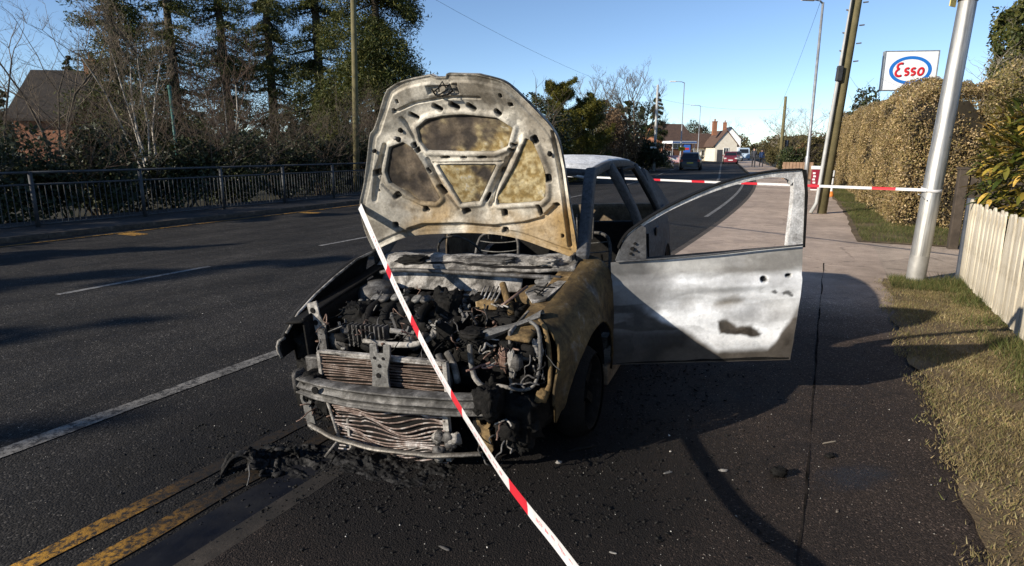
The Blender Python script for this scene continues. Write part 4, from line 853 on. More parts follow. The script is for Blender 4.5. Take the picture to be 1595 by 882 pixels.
M_BODY = burnt('scorched_bodywork', [(.2, (.05, .04, .03)), (.42, (.14, .105, .07)), (.6, (.22, .175, .125)), (.8, (.30, .265, .225))], 4, .75, .3, 90, 0, .35, 3)
M_BODYG = burnt('grey_scorched_bodywork', [(.2, (.025, .024, .024)), (.45, (.075, .074, .076)), (.62, (.14, .142, .148)), (.8, (.24, .245, .25))], 5, .7, .3, 90, 0, .45, 5)
M_ROOFA = burnt('ash_roof', [(.25, (.40, .395, .385)), (.5, (.74, .74, .73)), (.75, (.85, .85, .845))], 6, .8, .35, 60, 0, .15, 5)
M_COPPER = burnt('bare_wire', [(.3, (.08, .042, .03)), (.7, (.24, .165, .13))], 30, .5, .2, 90, .3)
M_PINK = burnt('pink_ash', [(.3, (.09, .04, .03)), (.7, (.30, .19, .155))], 30, .9, .4, 90)
def lmp(b, c, d, seed, amp=.25, n=(14, 10), e=.6):
    u = np.linspace(0, 2 * math.pi, n[0], endpoint=False); v = np.linspace(-math.pi / 2, math.pi / 2, n[1]); U, Vv = np.meshgrid(u, v, indexing='ij')
    sg = lambda w, p: np.sign(w) * np.abs(w) ** p
    x = sg(np.cos(Vv), e) * sg(np.cos(U), e); y = sg(np.cos(Vv), e) * sg(np.sin(U), e); z = sg(np.sin(Vv), e)
    k = 1 + (fbm(x * 2.2 + seed * 3.1 + z * 1.7, y * 2.2 + z * 2.1, seed, 4) - .5) * 2 * amp + (fbm(x * 7 + z * 6 + seed, y * 7 - z * 5, seed + 5, 3) - .5) * amp * 1.1
    P = np.stack([x * d[0] / 2 * k + c[0], y * d[1] / 2 * k + c[1], z * d[2] / 2 * k + c[2]], -1).reshape(-1, 3); i = np.arange(n[0] * n[1]).reshape(n[0], n[1]); F = []
    for a in range(n[0]):
        for q in range(n[1] - 1): F.append((i[a, q], i[(a + 1) % n[0], q], i[(a + 1) % n[0], q + 1], i[a, q + 1]))
    b.add(P.tolist(), [tuple(int(t) for t in f) for f in F]); return b
def lump(name, c, d, seed, mat, parent=None, amp=.25, n=(40, 26), e=.5):
    b = MB(); lmp(b, (0, 0, 0), d, seed, amp, n, e); return b.build(name, mat, parent if parent is not None else car, True, loc=c)
def tub(name, pts, r, mat, parent=None, n=8): return MB().tube(pts, r, n).build(name, mat, parent if parent is not None else car, True)
def bez(pts, k=6):
    """smooth a polyline"""
    P = [Vector(p) for p in pts]; out = []
    for i in range(len(P) - 1):
        p0 = P[max(i - 1, 0)]; p1 = P[i]; p2 = P[i + 1]; p3 = P[min(i + 2, len(P) - 1)]
        for j in range(k):
            t = j / k; out.append(0.5 * ((2 * p1) + (p2 - p0) * t + (2 * p0 - 5 * p1 + 4 * p2 - p3) * t * t + (3 * p1 - p0 - 3 * p2 + p3) * t ** 3))
    out.append(P[-1]); return out

# ---- bonnet, hinged at the windscreen and standing 77 degrees up
AL = R(77); HX, HZ = -.40, .97
def hood_pt(y, s, h=0.0):
    y = np.asarray(y, float); s = np.asarray(s, float)
    return np.stack([HX + s * math.cos(AL) + h * math.sin(AL), y + 0 * s, HZ + s * math.sin(AL) - h * math.cos(AL)], -1)
def pl(pts, t):
    P = np.array(pts, float); d = np.concatenate([[0], np.cumsum(np.hypot(*np.diff(P, axis=0).T))]); d /= d[-1]
    return np.stack([np.interp(t, d, P[:, 0]), np.interp(t, d, P[:, 1])], -1)
def smooth_pl(pts, k=5): return [(q.x, q.y) for q in bez([(a, b, 0) for a, b in pts], k)]
H_BOT = smooth_pl([(-.745, .0), (-.65, .046), (-.468, .099), (-.213, .113), (.06, .113), (.284, .085), (.481, .03), (.686, -.035)])
H_TOP = [(-.40, 1.0)] + smooth_pl([(-.356, 1.045), (-.248, 1.083), (-.06, 1.10)]) + [(-.028, 1.082), (.03, 1.077), (.045, 1.096)] + smooth_pl([(.229, 1.075), (.366, 1.027), (.43, .97)])
H_LEF = smooth_pl([(-.745, .0), (-.785, .15), (-.78, .32), (-.712, .476), (-.65, .632), (-.592, .775), (-.543, .823), (-.40, 1.0)])
H_RIG = smooth_pl([(.686, -.035), (.678, .109), (.664, .259), (.657, .404), (.649, .53), (.634, .667), (.597, .75), (.519, .853), (.43, .97)])
def coons(u, v):
    b = pl(H_BOT, u); t = pl(H_TOP, u); l = pl(H_LEF, v); r = pl(H_RIG, v); u = u[:, None]; v = v[:, None]
    c00, c10, c01, c11 = np.array(H_BOT[0]), np.array(H_BOT[-1]), np.array(H_TOP[0]), np.array(H_TOP[-1])
    return (1 - v) * b + v * t + (1 - u) * l + u * r - ((1 - u) * (1 - v) * c00 + u * (1 - v) * c10 + (1 - u) * v * c01 + u * v * c11)
PADS = dict(U=[(-.251, .79), (-.175, .835), (-.059, .848), (.066, .846), (.273, .811), (.353, .752), (.309, .658), (.213, .628), (-.215, .657), (-.251, .717)],
            L=[(-.466, .685), (-.373, .707), (-.322, .67), (-.282, .585), (-.206, .351), (-.237, .328), (-.339, .338), (-.43, .404), (-.521, .47), (-.532, .534)],
            M=[(-.162, .557), (.214, .542), (.065, .322), (-.053, .313)],
            R=[(.439, .685), (.472, .663), (.523, .494), (.505, .35), (.471, .321), (.198, .304), (.197, .342), (.332, .515)])
def crown(y, s): return -.045 * (1 - (y / .72) ** 2) + .085 * sstep(.72, 1.12, s) ** 1.3 + .015 * sstep(.25, -.05, s)
def pad_sd(y, s):
    d = np.full(np.shape(y), 9.0)
    for k in PADS: d = np.minimum(d, poly_sd(y, s, PADS[k]))
    return d
OUTL = H_BOT + H_RIG[1:] + H_TOP[::-1][1:] + H_LEF[::-1][1:-1]
SLOTS = [(-.258, .869, .045, .022, -35), (-.087, .906, .045, .024, -35), (.024, .907, .045, .024, -35), (.129, .892, .042, .022, -40), (.287, .848, .032, .02, -50), (-.11, .604, .042, .012, 0), (.014, .598, .028, .009, 0), (.134, .593, .042, .012, 0),
         (-.235, .53, .026, .010, -60), (.247, .507, .026, .010, 60), (-.175, .402, .05, .015, -58), (.13, .346, .048, .016, 55), (-.499, .378, .05, .026, 30), (-.318, .278, .028, .03, 0), (-.034, .256, .04, .026, 20), (.228, .242, .026, .034, 0), (.464, .262, .018, .05, 10),
         (-.605, .532, .045, .03, 0), (.489, .682, .026, .034, 20), (.54, .457, .03, .036, 0), (.571, .596, .014, .02, 0), (.346, .659, .014, .018, 30), (.327, .629, .014, .018, 30), (-.305, .691, .016, .024, 20), (-.29, .66, .016, .024, 20), (-.549, .181, .03, .028, 0), (.218, .128, .032, .022, 0),
         (.381, .89, .02, .016, 0), (.336, .946, .012, .016, 0), (-.322, .968, .012, .016, 0), (-.364, .919, .014, .012, 0), (-.374, .786, .014, .02, 0), (-.584, .675, .012, .014, 0), (-.623, .417, .012, .012, 0), (.569, .293, .022, .016, 0), (.60, .11, .012, .016, 0)]
GROOVES = [([(-.51, .70), (-.60, .55), (-.66, .36)], .020, .014), ([(-.37, .905), (-.22, .948), (-.02, .962), (.10, .955), (.20, .942)], .010, .008), ([(-.56, .63), (-.60, .47), (-.53, .38), (-.43, .33), (-.30, .27)], .012, .012), ([(.30, .58), (.20, .43), (.14, .29)], .014, .012), ([(.37, .66), (.245, .48), (.16, .31)], .012, .016),
           ([(-.46, .14), (-.36, .165), (-.1, .165), (.15, .15), (.35, .17), (.47, .20), (.58, .29)], .020, .020), ([(-.235, .60), (-.15, .38), (-.08, .27)], .012, .012), ([(-.20, .575), (.26, .56)], .008, .008), ([(.60, .72), (.617, .5), (.63, .25), (.64, .05)], .012, .022), ([(-.34, .86), (-.29, .72), (-.27, .66)], .014, .012)]
def seg_d(y, s, pts):
    d = np.full(np.shape(y), 9.0)
    for (ax, ay), (bx, by) in zip(pts[:-1], pts[1:]):
        ex, ey = bx - ax, by - ay; t = np.clip(((y - ax) * ex + (s - ay) * ey) / (ex * ex + ey * ey), 0, 1); d = np.minimum(d, np.hypot(y - ax - ex * t, s - ay - ey * t))
    return d
def slot_mask(y, s):
    m = np.zeros(np.shape(y))
    for (cy, cs, w, hh, an) in SLOTS:
        a = R(an); dy, ds = y - cy, s - cs; q = np.abs(dy * math.cos(a) + ds * math.sin(a)) / (w * .66); r = np.abs(-dy * math.sin(a) + ds * math.cos(a)) / (hh * .66)
        m = np.maximum(m, sstep(1.25, .85, (q ** 4 + r ** 4) ** .25))
    return m
def hood_h(y, s):
    d = pad_sd(y, s); e = -poly_sd(y, s, OUTL); h = crown(y, s)
    h = h + .026 * sstep(.0, .012, d) - .016 * sstep(.022, .05, d) * sstep(.16, .08, d) - .006 * sstep(.30, .16, d)
    h = h - .014 * sstep(.05, .035, e) + .008 * sstep(.016, .004, e)
    for pts, w, dep in GROOVES: h = h - 1.4 * dep * sstep(w * 1.15, w * .45, seg_d(y, s, pts))
    lt = poly_sd(y, s, [(-.106, 1.04), (-.108, .989), (.091, .973), (.096, 1.04)]); h = h - .016 * sstep(.004, -.012, lt)
    h = h - .035 * slot_mask(y, s) + (fbm(y * 9, s * 9, 3) - .5) * .006
    return h
def hood_mesh(nu, nv):
    u, v = np.meshgrid(np.linspace(0, 1, nu), np.linspace(0, 1, nv), indexing='ij'); q = coons(u.ravel(), v.ravel()); i = np.arange(nu * nv).reshape(nu, nv)
    F = np.stack([i[:-1, :-1].ravel(), i[1:, :-1].ravel(), i[1:, 1:].ravel(), i[:-1, 1:].ravel()], 1); return q[:, 0], q[:, 1], F
yy, ss, F = hood_mesh(300, 240); hh_ = hood_h(yy, ss)
def L3(a, b, t): return np.asarray(a)[None] * (1 - t[:, None]) + np.asarray(b)[None] * t[:, None]
n1 = fbm(yy * 6 + 4, ss * 6, 41, 6); n2 = fbm(yy * 3.2, ss * 3.2 + 9, 42, 6); n3 = fbm(yy * 22, ss * 22, 43, 5); n4 = fbm(yy * 12 + 3, ss * 2.5, 44, 5)
C = L3((.34, .315, .28), (.74, .72, .68), sstep(.3, .66, n1))
C = C * (1 - .55 * (sstep(.52, .7, n3) * sstep(.35, .6, n2))[:, None])
gd = sstep(-.12, -.5, yy) * sstep(.95, .6, ss) * sstep(.25, .6, n2 + .15); C = C * (1 - gd[:, None] * .55) + np.array([.10, .093, .085]) * (gd * .55)[:, None]
oc = np.clip(sstep(.50, .74, n2 + .10 * sstep(.5, .05, ss) + .16 * sstep(-.1, .6, yy)) * sstep(.72, .35, ss), 0, 1); C = C * (1 - oc[:, None] * .8) + np.array([.34, .235, .11]) * (oc * .8)[:, None]
oc2 = sstep(.52, .60, yy) * sstep(.45, .2, ss) * sstep(.3, .55, n1); C = C * (1 - oc2[:, None] * .75) + np.array([.32, .205, .075]) * (oc2 * .75)[:, None]
tp_ = sstep(.88, .98, ss) * sstep(.35, .55, n4); C = C * (1 - tp_[:, None] * .4) + np.array([.70, .68, .64]) * (tp_ * .4)[:, None]
sm = sstep(.45, .62, n4) * sstep(.82, .92, ss) * sstep(.1, .3, yy); C = C * (1 - .5 * sm[:, None])
sl = np.maximum(slot_mask(yy, ss), 0); C = C * (1 - sl[:, None]) + .008 * sl[:, None]
pd = pad_sd(yy, ss); lip = sstep(.02, .0, pd); C = C * (1 - .5 * lip[:, None] * sstep(.4, .6, n1)[:, None])
C = C * np.array([.86, .825, .75]); st = sstep(.50, .66, fbm(yy * 4.5 + 20, ss * 9, 47, 6)); C = C * (1 - st[:, None] * .42) + np.array([.085, .068, .048]) * (st * .42)[:, None]
me = mesh_data('bonnet', hood_pt(yy, ss, hh_), F, True); set_col(me, np.clip(C, .004, .85))
bonnet = obj('bonnet', me, vcol_mat('bonnet_ash', .82, 55, (.7, 1.22), .6, 0, .6), car); bonnet['label'] = 'raised bonnet, its ash-grey inner frame with slots facing out'
y2, s2, F2 = hood_mesh(60, 60); e2 = -poly_sd(y2, s2, OUTL)
me = mesh_data('outer_skin', hood_pt(y2, s2, crown(y2, s2) - .018 - .024 * sstep(.0, .05, e2)), F2, True); obj('outer_skin', me, M_BODY, bonnet)
rimV = []; rimF = []
for (a, b) in OUTL: rimV += [hood_pt(a, b, float(crown(a, b)) + .006), hood_pt(a, b, float(crown(a, b)) - .022)]
nO = len(OUTL)
for i in range(nO): a = 2 * i; b = 2 * ((i + 1) % nO); rimF.append((a, b, b + 1, a + 1))
obj('folded_edge', mesh_data('folded_edge', rimV, rimF, True), M_ASHM, bonnet)
padm = vcol_mat('scorched_insulation', .95, 90, (.7, 1.25), .9)
for k, (dk, oc_) in dict(U=(.55, .28), L=(.85, .10), M=(.35, .38), R=(.15, .66)).items():
    pg = smooth_pl(PADS[k] + [PADS[k][0]], 4)[:-1] if k != 'M' else PADS[k]; n_ = 60; P_ = np.array(pg); c_ = P_.mean(0)
    ed = pl(pg + [pg[0]], np.linspace(0, 1, n_ * 2, endpoint=False)); rr = np.linspace(0, 1, 26); Q = c_[None, None] + (ed[None] - c_) * rr[:, None, None] * 1.0; Q = Q.reshape(-1, 2); i = np.arange(26 * n_ * 2).reshape(26, -1)
    Fp = np.stack([i[:-1].ravel(), i[1:].ravel(), np.roll(i, -1, 1)[1:].ravel(), np.roll(i, -1, 1)[:-1].ravel()], 1)
    py_, ps_ = Q[:, 0], Q[:, 1]; a = fbm(py_ * 14 + 3, ps_ * 14, 61 + ord(k), 5); b = fbm(py_ * 5, ps_ * 5 + 7, 71 + ord(k), 5); c3 = fbm(py_ * 40, ps_ * 40, 81, 4)
    h_ = crown(py_, ps_) + .004 + (a - .5) * .010 + (c3 - .5) * .005
    Cp = L3((.045, .036, .030), (.135, .105, .075), sstep(.3, .7, a)); o_ = sstep(.62 - oc_ * .5, .80 - oc_ * .4, b * .6 + a * .4 + c3 * .12); Cp = Cp * (1 - o_[:, None]) + L3((.24, .165, .06), (.44, .36, .20), sstep(.3, .7, c3)) * o_[:, None]
    ds_ = dk * sstep(.45, .6, fbm(py_ * 4 + 11, ps_ * 4, 91 + ord(k), 4)); Cp = Cp * (1 - .7 * ds_[:, None]); ws = sstep(.66, .74, c3 * .6 + b * .4) * .5; Cp = Cp * (1 - ws[:, None]) + .42 * ws[:, None]
    me = mesh_data('insulation_pad', hood_pt(py_, ps_, h_), Fp, True); set_col(me, Cp); obj('insulation_pad', me, padm, bonnet)
# latch striker and wiring stuck to the bonnet
lt = MB(); L_ = lambda y, s, h=.0: tuple(hood_pt(y, s, float(crown(y, s)) + .016 + h))
lt.tube([L_(-.075, 1.02), L_(-.065, .985), L_(-.03, .975, .02), L_(.03, .985, .03), L_(.05, .995)], .005, 6); lt.build('latch', M_CHARB, bonnet, True)
for pts in ([(-.07, 1.0), (-.03, 1.02), (0, 1.035), (.045, 1.03)], [(-.03, 1.0), (-.02, 1.03), (.01, 1.055), (.02, 1.02)], [(.05, 1.04), (.055, 1.0), (.02, .985)], [(-.05, .975), (-.02, .99), (.03, 1.01)]):
    MB().tube([L_(a, b, .008) for a, b in pts], .0042, 5).build('latch_wire', M_CHARB, bonnet, True)
for (a, b, r) in ((-.40, .735, .016), (-.374, .79, .012), (.571, .6, .012), (-.584, .675, .012), (-.42, .745, .012)):
    q = L_(a, b, -.006); MB().lathe([(r, 0), (r, .012), (r * .6, .016), (0, .016)], n=12, axis='x').build('rubber_stop', M_ASHM if b == .745 else M_CHAR, bonnet, True, loc=q)
for sg, yb in ((-1, -.735), (1, .672)):
    hb = MB().box((-.40, yb, .93), (.10, .014, .09)).box((-.33, yb, .955), (.12, .012, .03)); hb.build('bonnet_hinge', M_STEEL, car)

# ---- front door, swung out 72 degrees; l along the door from its hinge
PHI = R(72); DX, DY = -.42, .84
def door_pt(l, z, n=0.0):
    l = np.asarray(l, float); z = np.asarray(z, float); return np.stack([DX - l * math.cos(PHI) + n * math.sin(PHI), DY + l * math.sin(PHI) + n * math.cos(PHI), z + 0 * l], -1)
def outer_l(z): return np.interp(z, [.26, .44, .66, .86, .96], [1.09, 1.09, 1.112, 1.125, 1.128])
def belt_z(l): return np.interp(l, [0, .07, .335, .65, .88, 1.13], [.908, .911, .916, .932, .95, .965])
nu, nv = 200, 130; u, v = np.meshgrid(np.linspace(0, 1, nu), np.linspace(0, 1, nv), indexing='ij'); u = u.ravel(); v = v.ravel()
z_ = .262 + v * (belt_z(u * 1.12) - .262); l_ = .03 + u * (outer_l(z_) - .03); z_ = .262 + .0 + v * (belt_z(l_) - .262)
bul = .035 * (1 - ((z_ - .62) / .36) ** 2) - .02 * sstep(.42, .26, z_) + .012 * sstep(.80, .77, z_)
wv = fbm(l_ * 2.6, z_ * 3.4, 150, 3); dent = -.030 * np.exp(-(((l_ - .93) / .13) ** 2 + ((z_ - .60) / .07) ** 2)) - .016 * np.exp(-(((l_ - .48) / .12) ** 2 + ((z_ - .66) / .05) ** 2)) - .02 * np.exp(-(((l_ - .70) / .16) ** 2 + ((z_ - .635) / .035) ** 2)) + .014 * np.exp(-(((l_ - .75) / .3) ** 2 + ((z_ - .745) / .025) ** 2))
hol = lambda a, b, ra, rb: sstep(1.2, .8, np.hypot((l_ - a) / ra, (z_ - b) / rb))
holes = np.maximum(hol(.906, .776, .020, .016), hol(1.046, .792, .017, .010))
nrm_ = bul + (wv - .5) * .012 + dent - .025 * holes
w1 = fbm(l_ * 3 + fbm(l_ * 2, z_ * 4, 5, 3) * 1.5, z_ * 9, 151, 5); w2 = fbm(l_ * 7 + 3, z_ * 7, 152, 6); w3 = fbm(l_ * 30, z_ * 30, 153, 4)
Cd = L3((.42, .42, .42), (.86, .87, .88), sstep(.3, .62, w1 * .6 + w2 * .4))
top = sstep(.795 + (w1 - .5) * .06, .845 + (w1 - .5) * .06, z_); Cd = Cd * (1 - top[:, None]) + L3((.20, .19, .175), (.42, .41, .39), sstep(.3, .65, w1)) * top[:, None]
edge = sstep(.02, .006, belt_z(l_) - z_); Cd = Cd * (1 - edge[:, None]) + .55 * edge[:, None]
bb = sstep(.02, -.035, poly_sd(l_, z_, [(.58, .63), (.64, .662), (.72, .682), (.81, .668), (.79, .640), (.70, .615), (.64, .603)]) + (w2 - .5) * .05); Cd = Cd * (1 - bb[:, None] * .8) + np.array([.22, .19, .15]) * (bb * .8)[:, None]
dk = sstep(.010, -.012, poly_sd(l_, z_, [(.635, .545), (.70, .545), (.76, .505), (.84, .50), (.92, .452), (.895, .415), (.80, .428), (.70, .435), (.655, .45)]) + (w2 - .5) * .06); Cd = Cd * (1 - dk[:, None]) + L3((.03, .024, .018), (.075, .06, .045), sstep(.3, .7, w3)) * dk[:, None]
lb = sstep(.03, -.03, z_ - np.interp(l_, [0, .25, .5, .66, .8, .95, .99, 1.02, 1.08, 1.13], [.72, .60, .46, .345, .35, .35, .40, .47, .56, .66]) + (w2 - .5) * .05); Cd = Cd * (1 - lb[:, None]) + L3((.05, .042, .034), (.11, .095, .08), sstep(.3, .7, w2)) * lb[:, None]  # dark lower rim; its raised front end paints in the shade on the door
fr = sstep(.42, .12, l_ + (w2 - .5) * .3); Cd = Cd * (1 - fr[:, None] * .85) + np.array([.055, .053, .052]) * (fr * .85)[:, None]  # front of the door darkened in the colour, painting in its shade
fk_ = sstep(.56, .60, fbm(l_ * 16, z_ * 16, 157, 5)) * sstep(.42, .58, fbm(l_ * 3.5 + 2, z_ * 4, 158, 4)); Cd = Cd * (1 - fk_[:, None] * .16) + np.array([.17, .155, .14]) * (fk_ * .16)[:, None]
sw = sstep(.50, .60, fbm(l_ * 2.2 + 1.6 * fbm(l_ * 3, z_ * 5, 160, 3), z_ * 11 + 2 * fbm(l_ * 2, z_ * 3, 161, 3), 159, 4)) * sstep(.44, .52, z_); Cd = Cd * (1 - sw[:, None] * .38) + np.array([.30, .295, .29]) * (sw * .38)[:, None]
gs = sstep(.12, -.06, np.hypot((l_ - .46) / 1.0, (z_ - .66) / .7) - .03 + (w2 - .5) * .08); Cd = Cd * (1 - gs[:, None] * .5) + np.array([.30, .285, .26]) * (gs * .5)[:, None]
sp = sstep(.68, .78, w3) * sstep(.5, .6, w2); Cd = Cd * (1 - sp[:, None] * .18); Cd = Cd * (1 - holes[:, None]) + .008 * holes[:, None]
ch = sstep(.016, .0, seg_d(l_, z_, [(.95, .705), (.99, .695), (1.04, .69), (1.06, .675)]) + (w3 - .45) * .06); Cd = Cd * (1 - ch[:, None] * .85) + .03 * (ch * .85)[:, None]
i = np.arange(nu * nv).reshape(nu, nv); F = np.stack([i[:-1, :-1].ravel(), i[:-1, 1:].ravel(), i[1:, 1:].ravel(), i[1:, :-1].ravel()], 1)
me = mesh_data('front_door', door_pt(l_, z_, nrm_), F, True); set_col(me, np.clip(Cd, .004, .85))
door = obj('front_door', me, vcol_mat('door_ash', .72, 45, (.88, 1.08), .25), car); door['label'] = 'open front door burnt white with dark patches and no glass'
ip = MB(); P_in = [(.05, .27), (1.08, .27), (1.08, .44), (1.10, .66), (1.115, .95), (.05, .905)]
ip.prism(P_in, lambda a, b: tuple(door_pt(a, b, -.004)), lambda a, b: tuple(door_pt(a, b, -.085))); ip.build('inner_panel', M_CHAR, door)
f_out = smooth_pl([(.054, .93), (.112, 1.049), (.209, 1.126), (.367, 1.215), (.585, 1.307), (.769, 1.36), (.951, 1.386), (1.11, 1.388)], 4)
f_in = smooth_pl([(.235, 1.122), (.395, 1.205), (.615, 1.290), (.80, 1.338), (.94, 1.360)], 4) + [(1.005, 1.352), (1.04, 1.34), (1.05, 1.31)]
def ribbon(A, B, n0, n1):
    A2 = pl(A, np.linspace(0, 1, 40)); B2 = pl(B, np.linspace(0, 1, 40)); b = MB(); V = []
    for (a, bq) in zip(A2, B2): V += [tuple(door_pt(*a, n1)), tuple(door_pt(*bq, n1)), tuple(door_pt(*bq, n0)), tuple(door_pt(*a, n0))]
    F = []
    for k in range(39):
        for j in range(4): F.append((k * 4 + j, k * 4 + (j + 1) % 4, (k + 1) * 4 + (j + 1) % 4, (k + 1) * 4 + j))
    F += [(0, 1, 2, 3), (159, 158, 157, 156)]; return b.add(V, F)
M_FRAME = burnt('flaked_white_frame', [(.25, (.22, .21, .20)), (.45, (.52, .51, .50)), (.75, (.74, .735, .73))], 12, .8, .4, 80, 0, .35, 14)
wf = ribbon(f_out[3:], f_in, -.05, .0).build('window_frame', M_FRAME, door)
ribbon([(a, b + .009) for a, b in f_out[2:]], [(a, b + .001) for a, b in f_out[2:]], -.055, .012).build('frame_lip', M_CHAR, wf)
ribbon([(1.105, 1.388), (1.125, 1.3), (1.130, .962)], [(1.062, 1.345), (1.066, 1.25), (1.045, .958)], -.052, .004).build('rear_frame', M_FRAME, door)
ribbon([(1.128, 1.39), (1.142, 1.25), (1.140, .95)], [(1.110, 1.39), (1.127, 1.25), (1.128, .95)], -.06, .012).build('rear_lip', M_CHAR, door)
mt = MB(); mt.prism([(.06, .915), (.238, .922), (.238, 1.105), (.209, 1.122), (.112, 1.045)], lambda a, b: tuple(door_pt(a, b, -.03)), lambda a, b: tuple(door_pt(a, b, .006))); mt.build('mirror_corner', M_BODYG, door)
for (a, b, r) in ((.16, .985, .012), (.175, 1.015, .008), (.15, .955, .008), (.185, .97, .006)): MB().lathe([(0, 0), (r, 0), (r, .012), (0, .012)], n=10, axis='x').build('bolt_hole', M_CHARB, door, loc=tuple(door_pt(a, b, .004)))
for k, lv in enumerate(((1.0, .945), (.8, .93), (.5, .915))): pass
tub('belt_trim', [tuple(door_pt(a, float(belt_z(a)) + .004, .03)) for a in np.linspace(.06, 1.12, 20)], .006, M_BODYG, door, 6)
for zz in (.82, .42): MB().box((-.43, .825, zz), (.10, .05, .07)).build('hinge', M_STEEL, door)

# ---- wings
M_WINGL = burnt('scorched_wing', [(.2, (.016, .012, .008)), (.40, (.05, .036, .02)), (.56, (.12, .082, .036)), (.68, (.17, .15, .125)), (.8, (.28, .265, .24))], 5, .75, .3, 90, 0, .5, 4)
M_CHARW = burnt('sooty_wing', [(.3, (.008, .008, .008)), (.6, (.022, .021, .021)), (.8, (.07, .07, .07))], 5, .75, .3, 80)
def wing(side, name, crest, xf, mat, label):
    cx, cz, cyv = zip(*crest); x1 = -.43
    def fn(u, v):
        x = x1 + u * (xf(0) - x1); zc = np.interp(x, cx[::-1], cz[::-1]); yc = np.interp(x, cx[::-1], cyv[::-1])
        arch = np.where(np.abs(x - .0) < .365, .285 + np.sqrt(np.maximum(.365 ** 2 - x ** 2, 0)), np.where(x > 0, .40 if side > 0 else .52, .24))
        arch = np.where((np.abs(x) >= .355) & (np.abs(x) < .42), np.interp(np.abs(x), [.355, .42], [.37, .40 if side > 5 else .30]), arch)
        z = zc - v * (zc - arch)
        xx = x + (xf(1) - xf(0)) * sstep(.5, 1, u) * sstep(.0, .9, v) * 1.0
        ym = .878 - (.08 if side > 0 else .11) * np.clip(xx / .6, 0, 1.2) ** 2; t = np.clip((zc - z) / .20, 0, 1); y = yc + (ym - yc) * np.sqrt(1 - (1 - t) ** 2)
        y = y - .03 * np.clip((.62 - z) / .4, 0, 1) ** 2 + .012 * np.exp(-((z - arch) / .03) ** 2) * (np.abs(x) < .37)
        y = y + (fbm(x * 4 + side, z * 4, 7, 3) - .5) * .012
        return np.stack([xx, side * y, z], -1)
    V, F = grid(70, 36, fn)
    if side > 0: F = F[:, ::-1].copy()
    o = obj(name, mesh_data(name, V, F, True), mat, car); solidify(o, .012); o['label'] = label; return o
wl = wing(1, 'wing', [(.62, .72, .66), (.46, .77, .68), (.30, .80, .70), (.07, .835, .705), (-.18, .885, .71), (-.43, .945, .72)], lambda v: .44 + .10 * v, M_WINGL, 'rust-brown burnt front wing beside the open door')
wr = wing(-1, 'wing', [(.64, .62, .70), (.59, .67, .705), (.47, .755, .71), (.31, .82, .715), (.12, .885, .715), (-.12, .95, .715), (-.43, .985, .72)], lambda v: .60 - .02 * v, M_CHARW, 'blackened front wing on the road side')
MB().tube([(.40, .70, .79), (.455, .755, .76), (.47, .775, .68), (.485, .785, .58), (.52, .79, .50), (.545, .775, .455)], [.009, .012, .012, .011, .012, .018], 7).build('wing_edge', M_OCHRE, wl, True)
lump('bumper_bracket', (.55, .765, .455), (.08, .05, .05), 5, M_OCHRE, wl, .4, (12, 8))
tub('wing_edge', [(.605, -.70, .66), (.615, -.735, .64), (.60, -.765, .60), (.59, -.775, .57), (.58, -.765, .53)], .010, M_ASHM, wr, 6)
tub('wing_edge', [(-.40, -.715, .985), (-.12, -.712, .957), (.12, -.71, .892), (.31, -.71, .828), (.47, -.705, .762), (.59, -.70, .68)], .008, M_ASHM, wr, 6)

# ---- cabin shell
def side_panel(side):
    def fn(u, v):
        x = -1.60 - u * 1.80; zt = np.interp(-x, [1.6, 2.3, 2.9, 3.4], [.955, .975, .99, .96]); dx = x + 2.58
        low = np.where(np.abs(dx) < .365, .30 + np.sqrt(np.maximum(.365 ** 2 - dx ** 2, 0)), .25); z = zt - v * (zt - low)
        ym = np.interp(-x, [1.6, 2.3, 2.9, 3.2, 3.4], [.875, .885, .865, .80, .70]); y = ym - .05 * np.clip((z - .7) / .28, 0, 1) ** 2 - .04 * np.clip((.55 - z) / .3, 0, 1) ** 2 + .012 * np.exp(-((z - low) / .03) ** 2) * (np.abs(dx) < .37)
        return np.stack([x, side * y, z], -1)
    V, F = grid(70, 30, fn)
    if side > 0: F = F[:, ::-1].copy()
    o = obj('rear_side_panel', mesh_data('rear_side_panel', V, F, True), M_BODYG if side > 0 else M_BODY, car); solidify(o, .012); return o
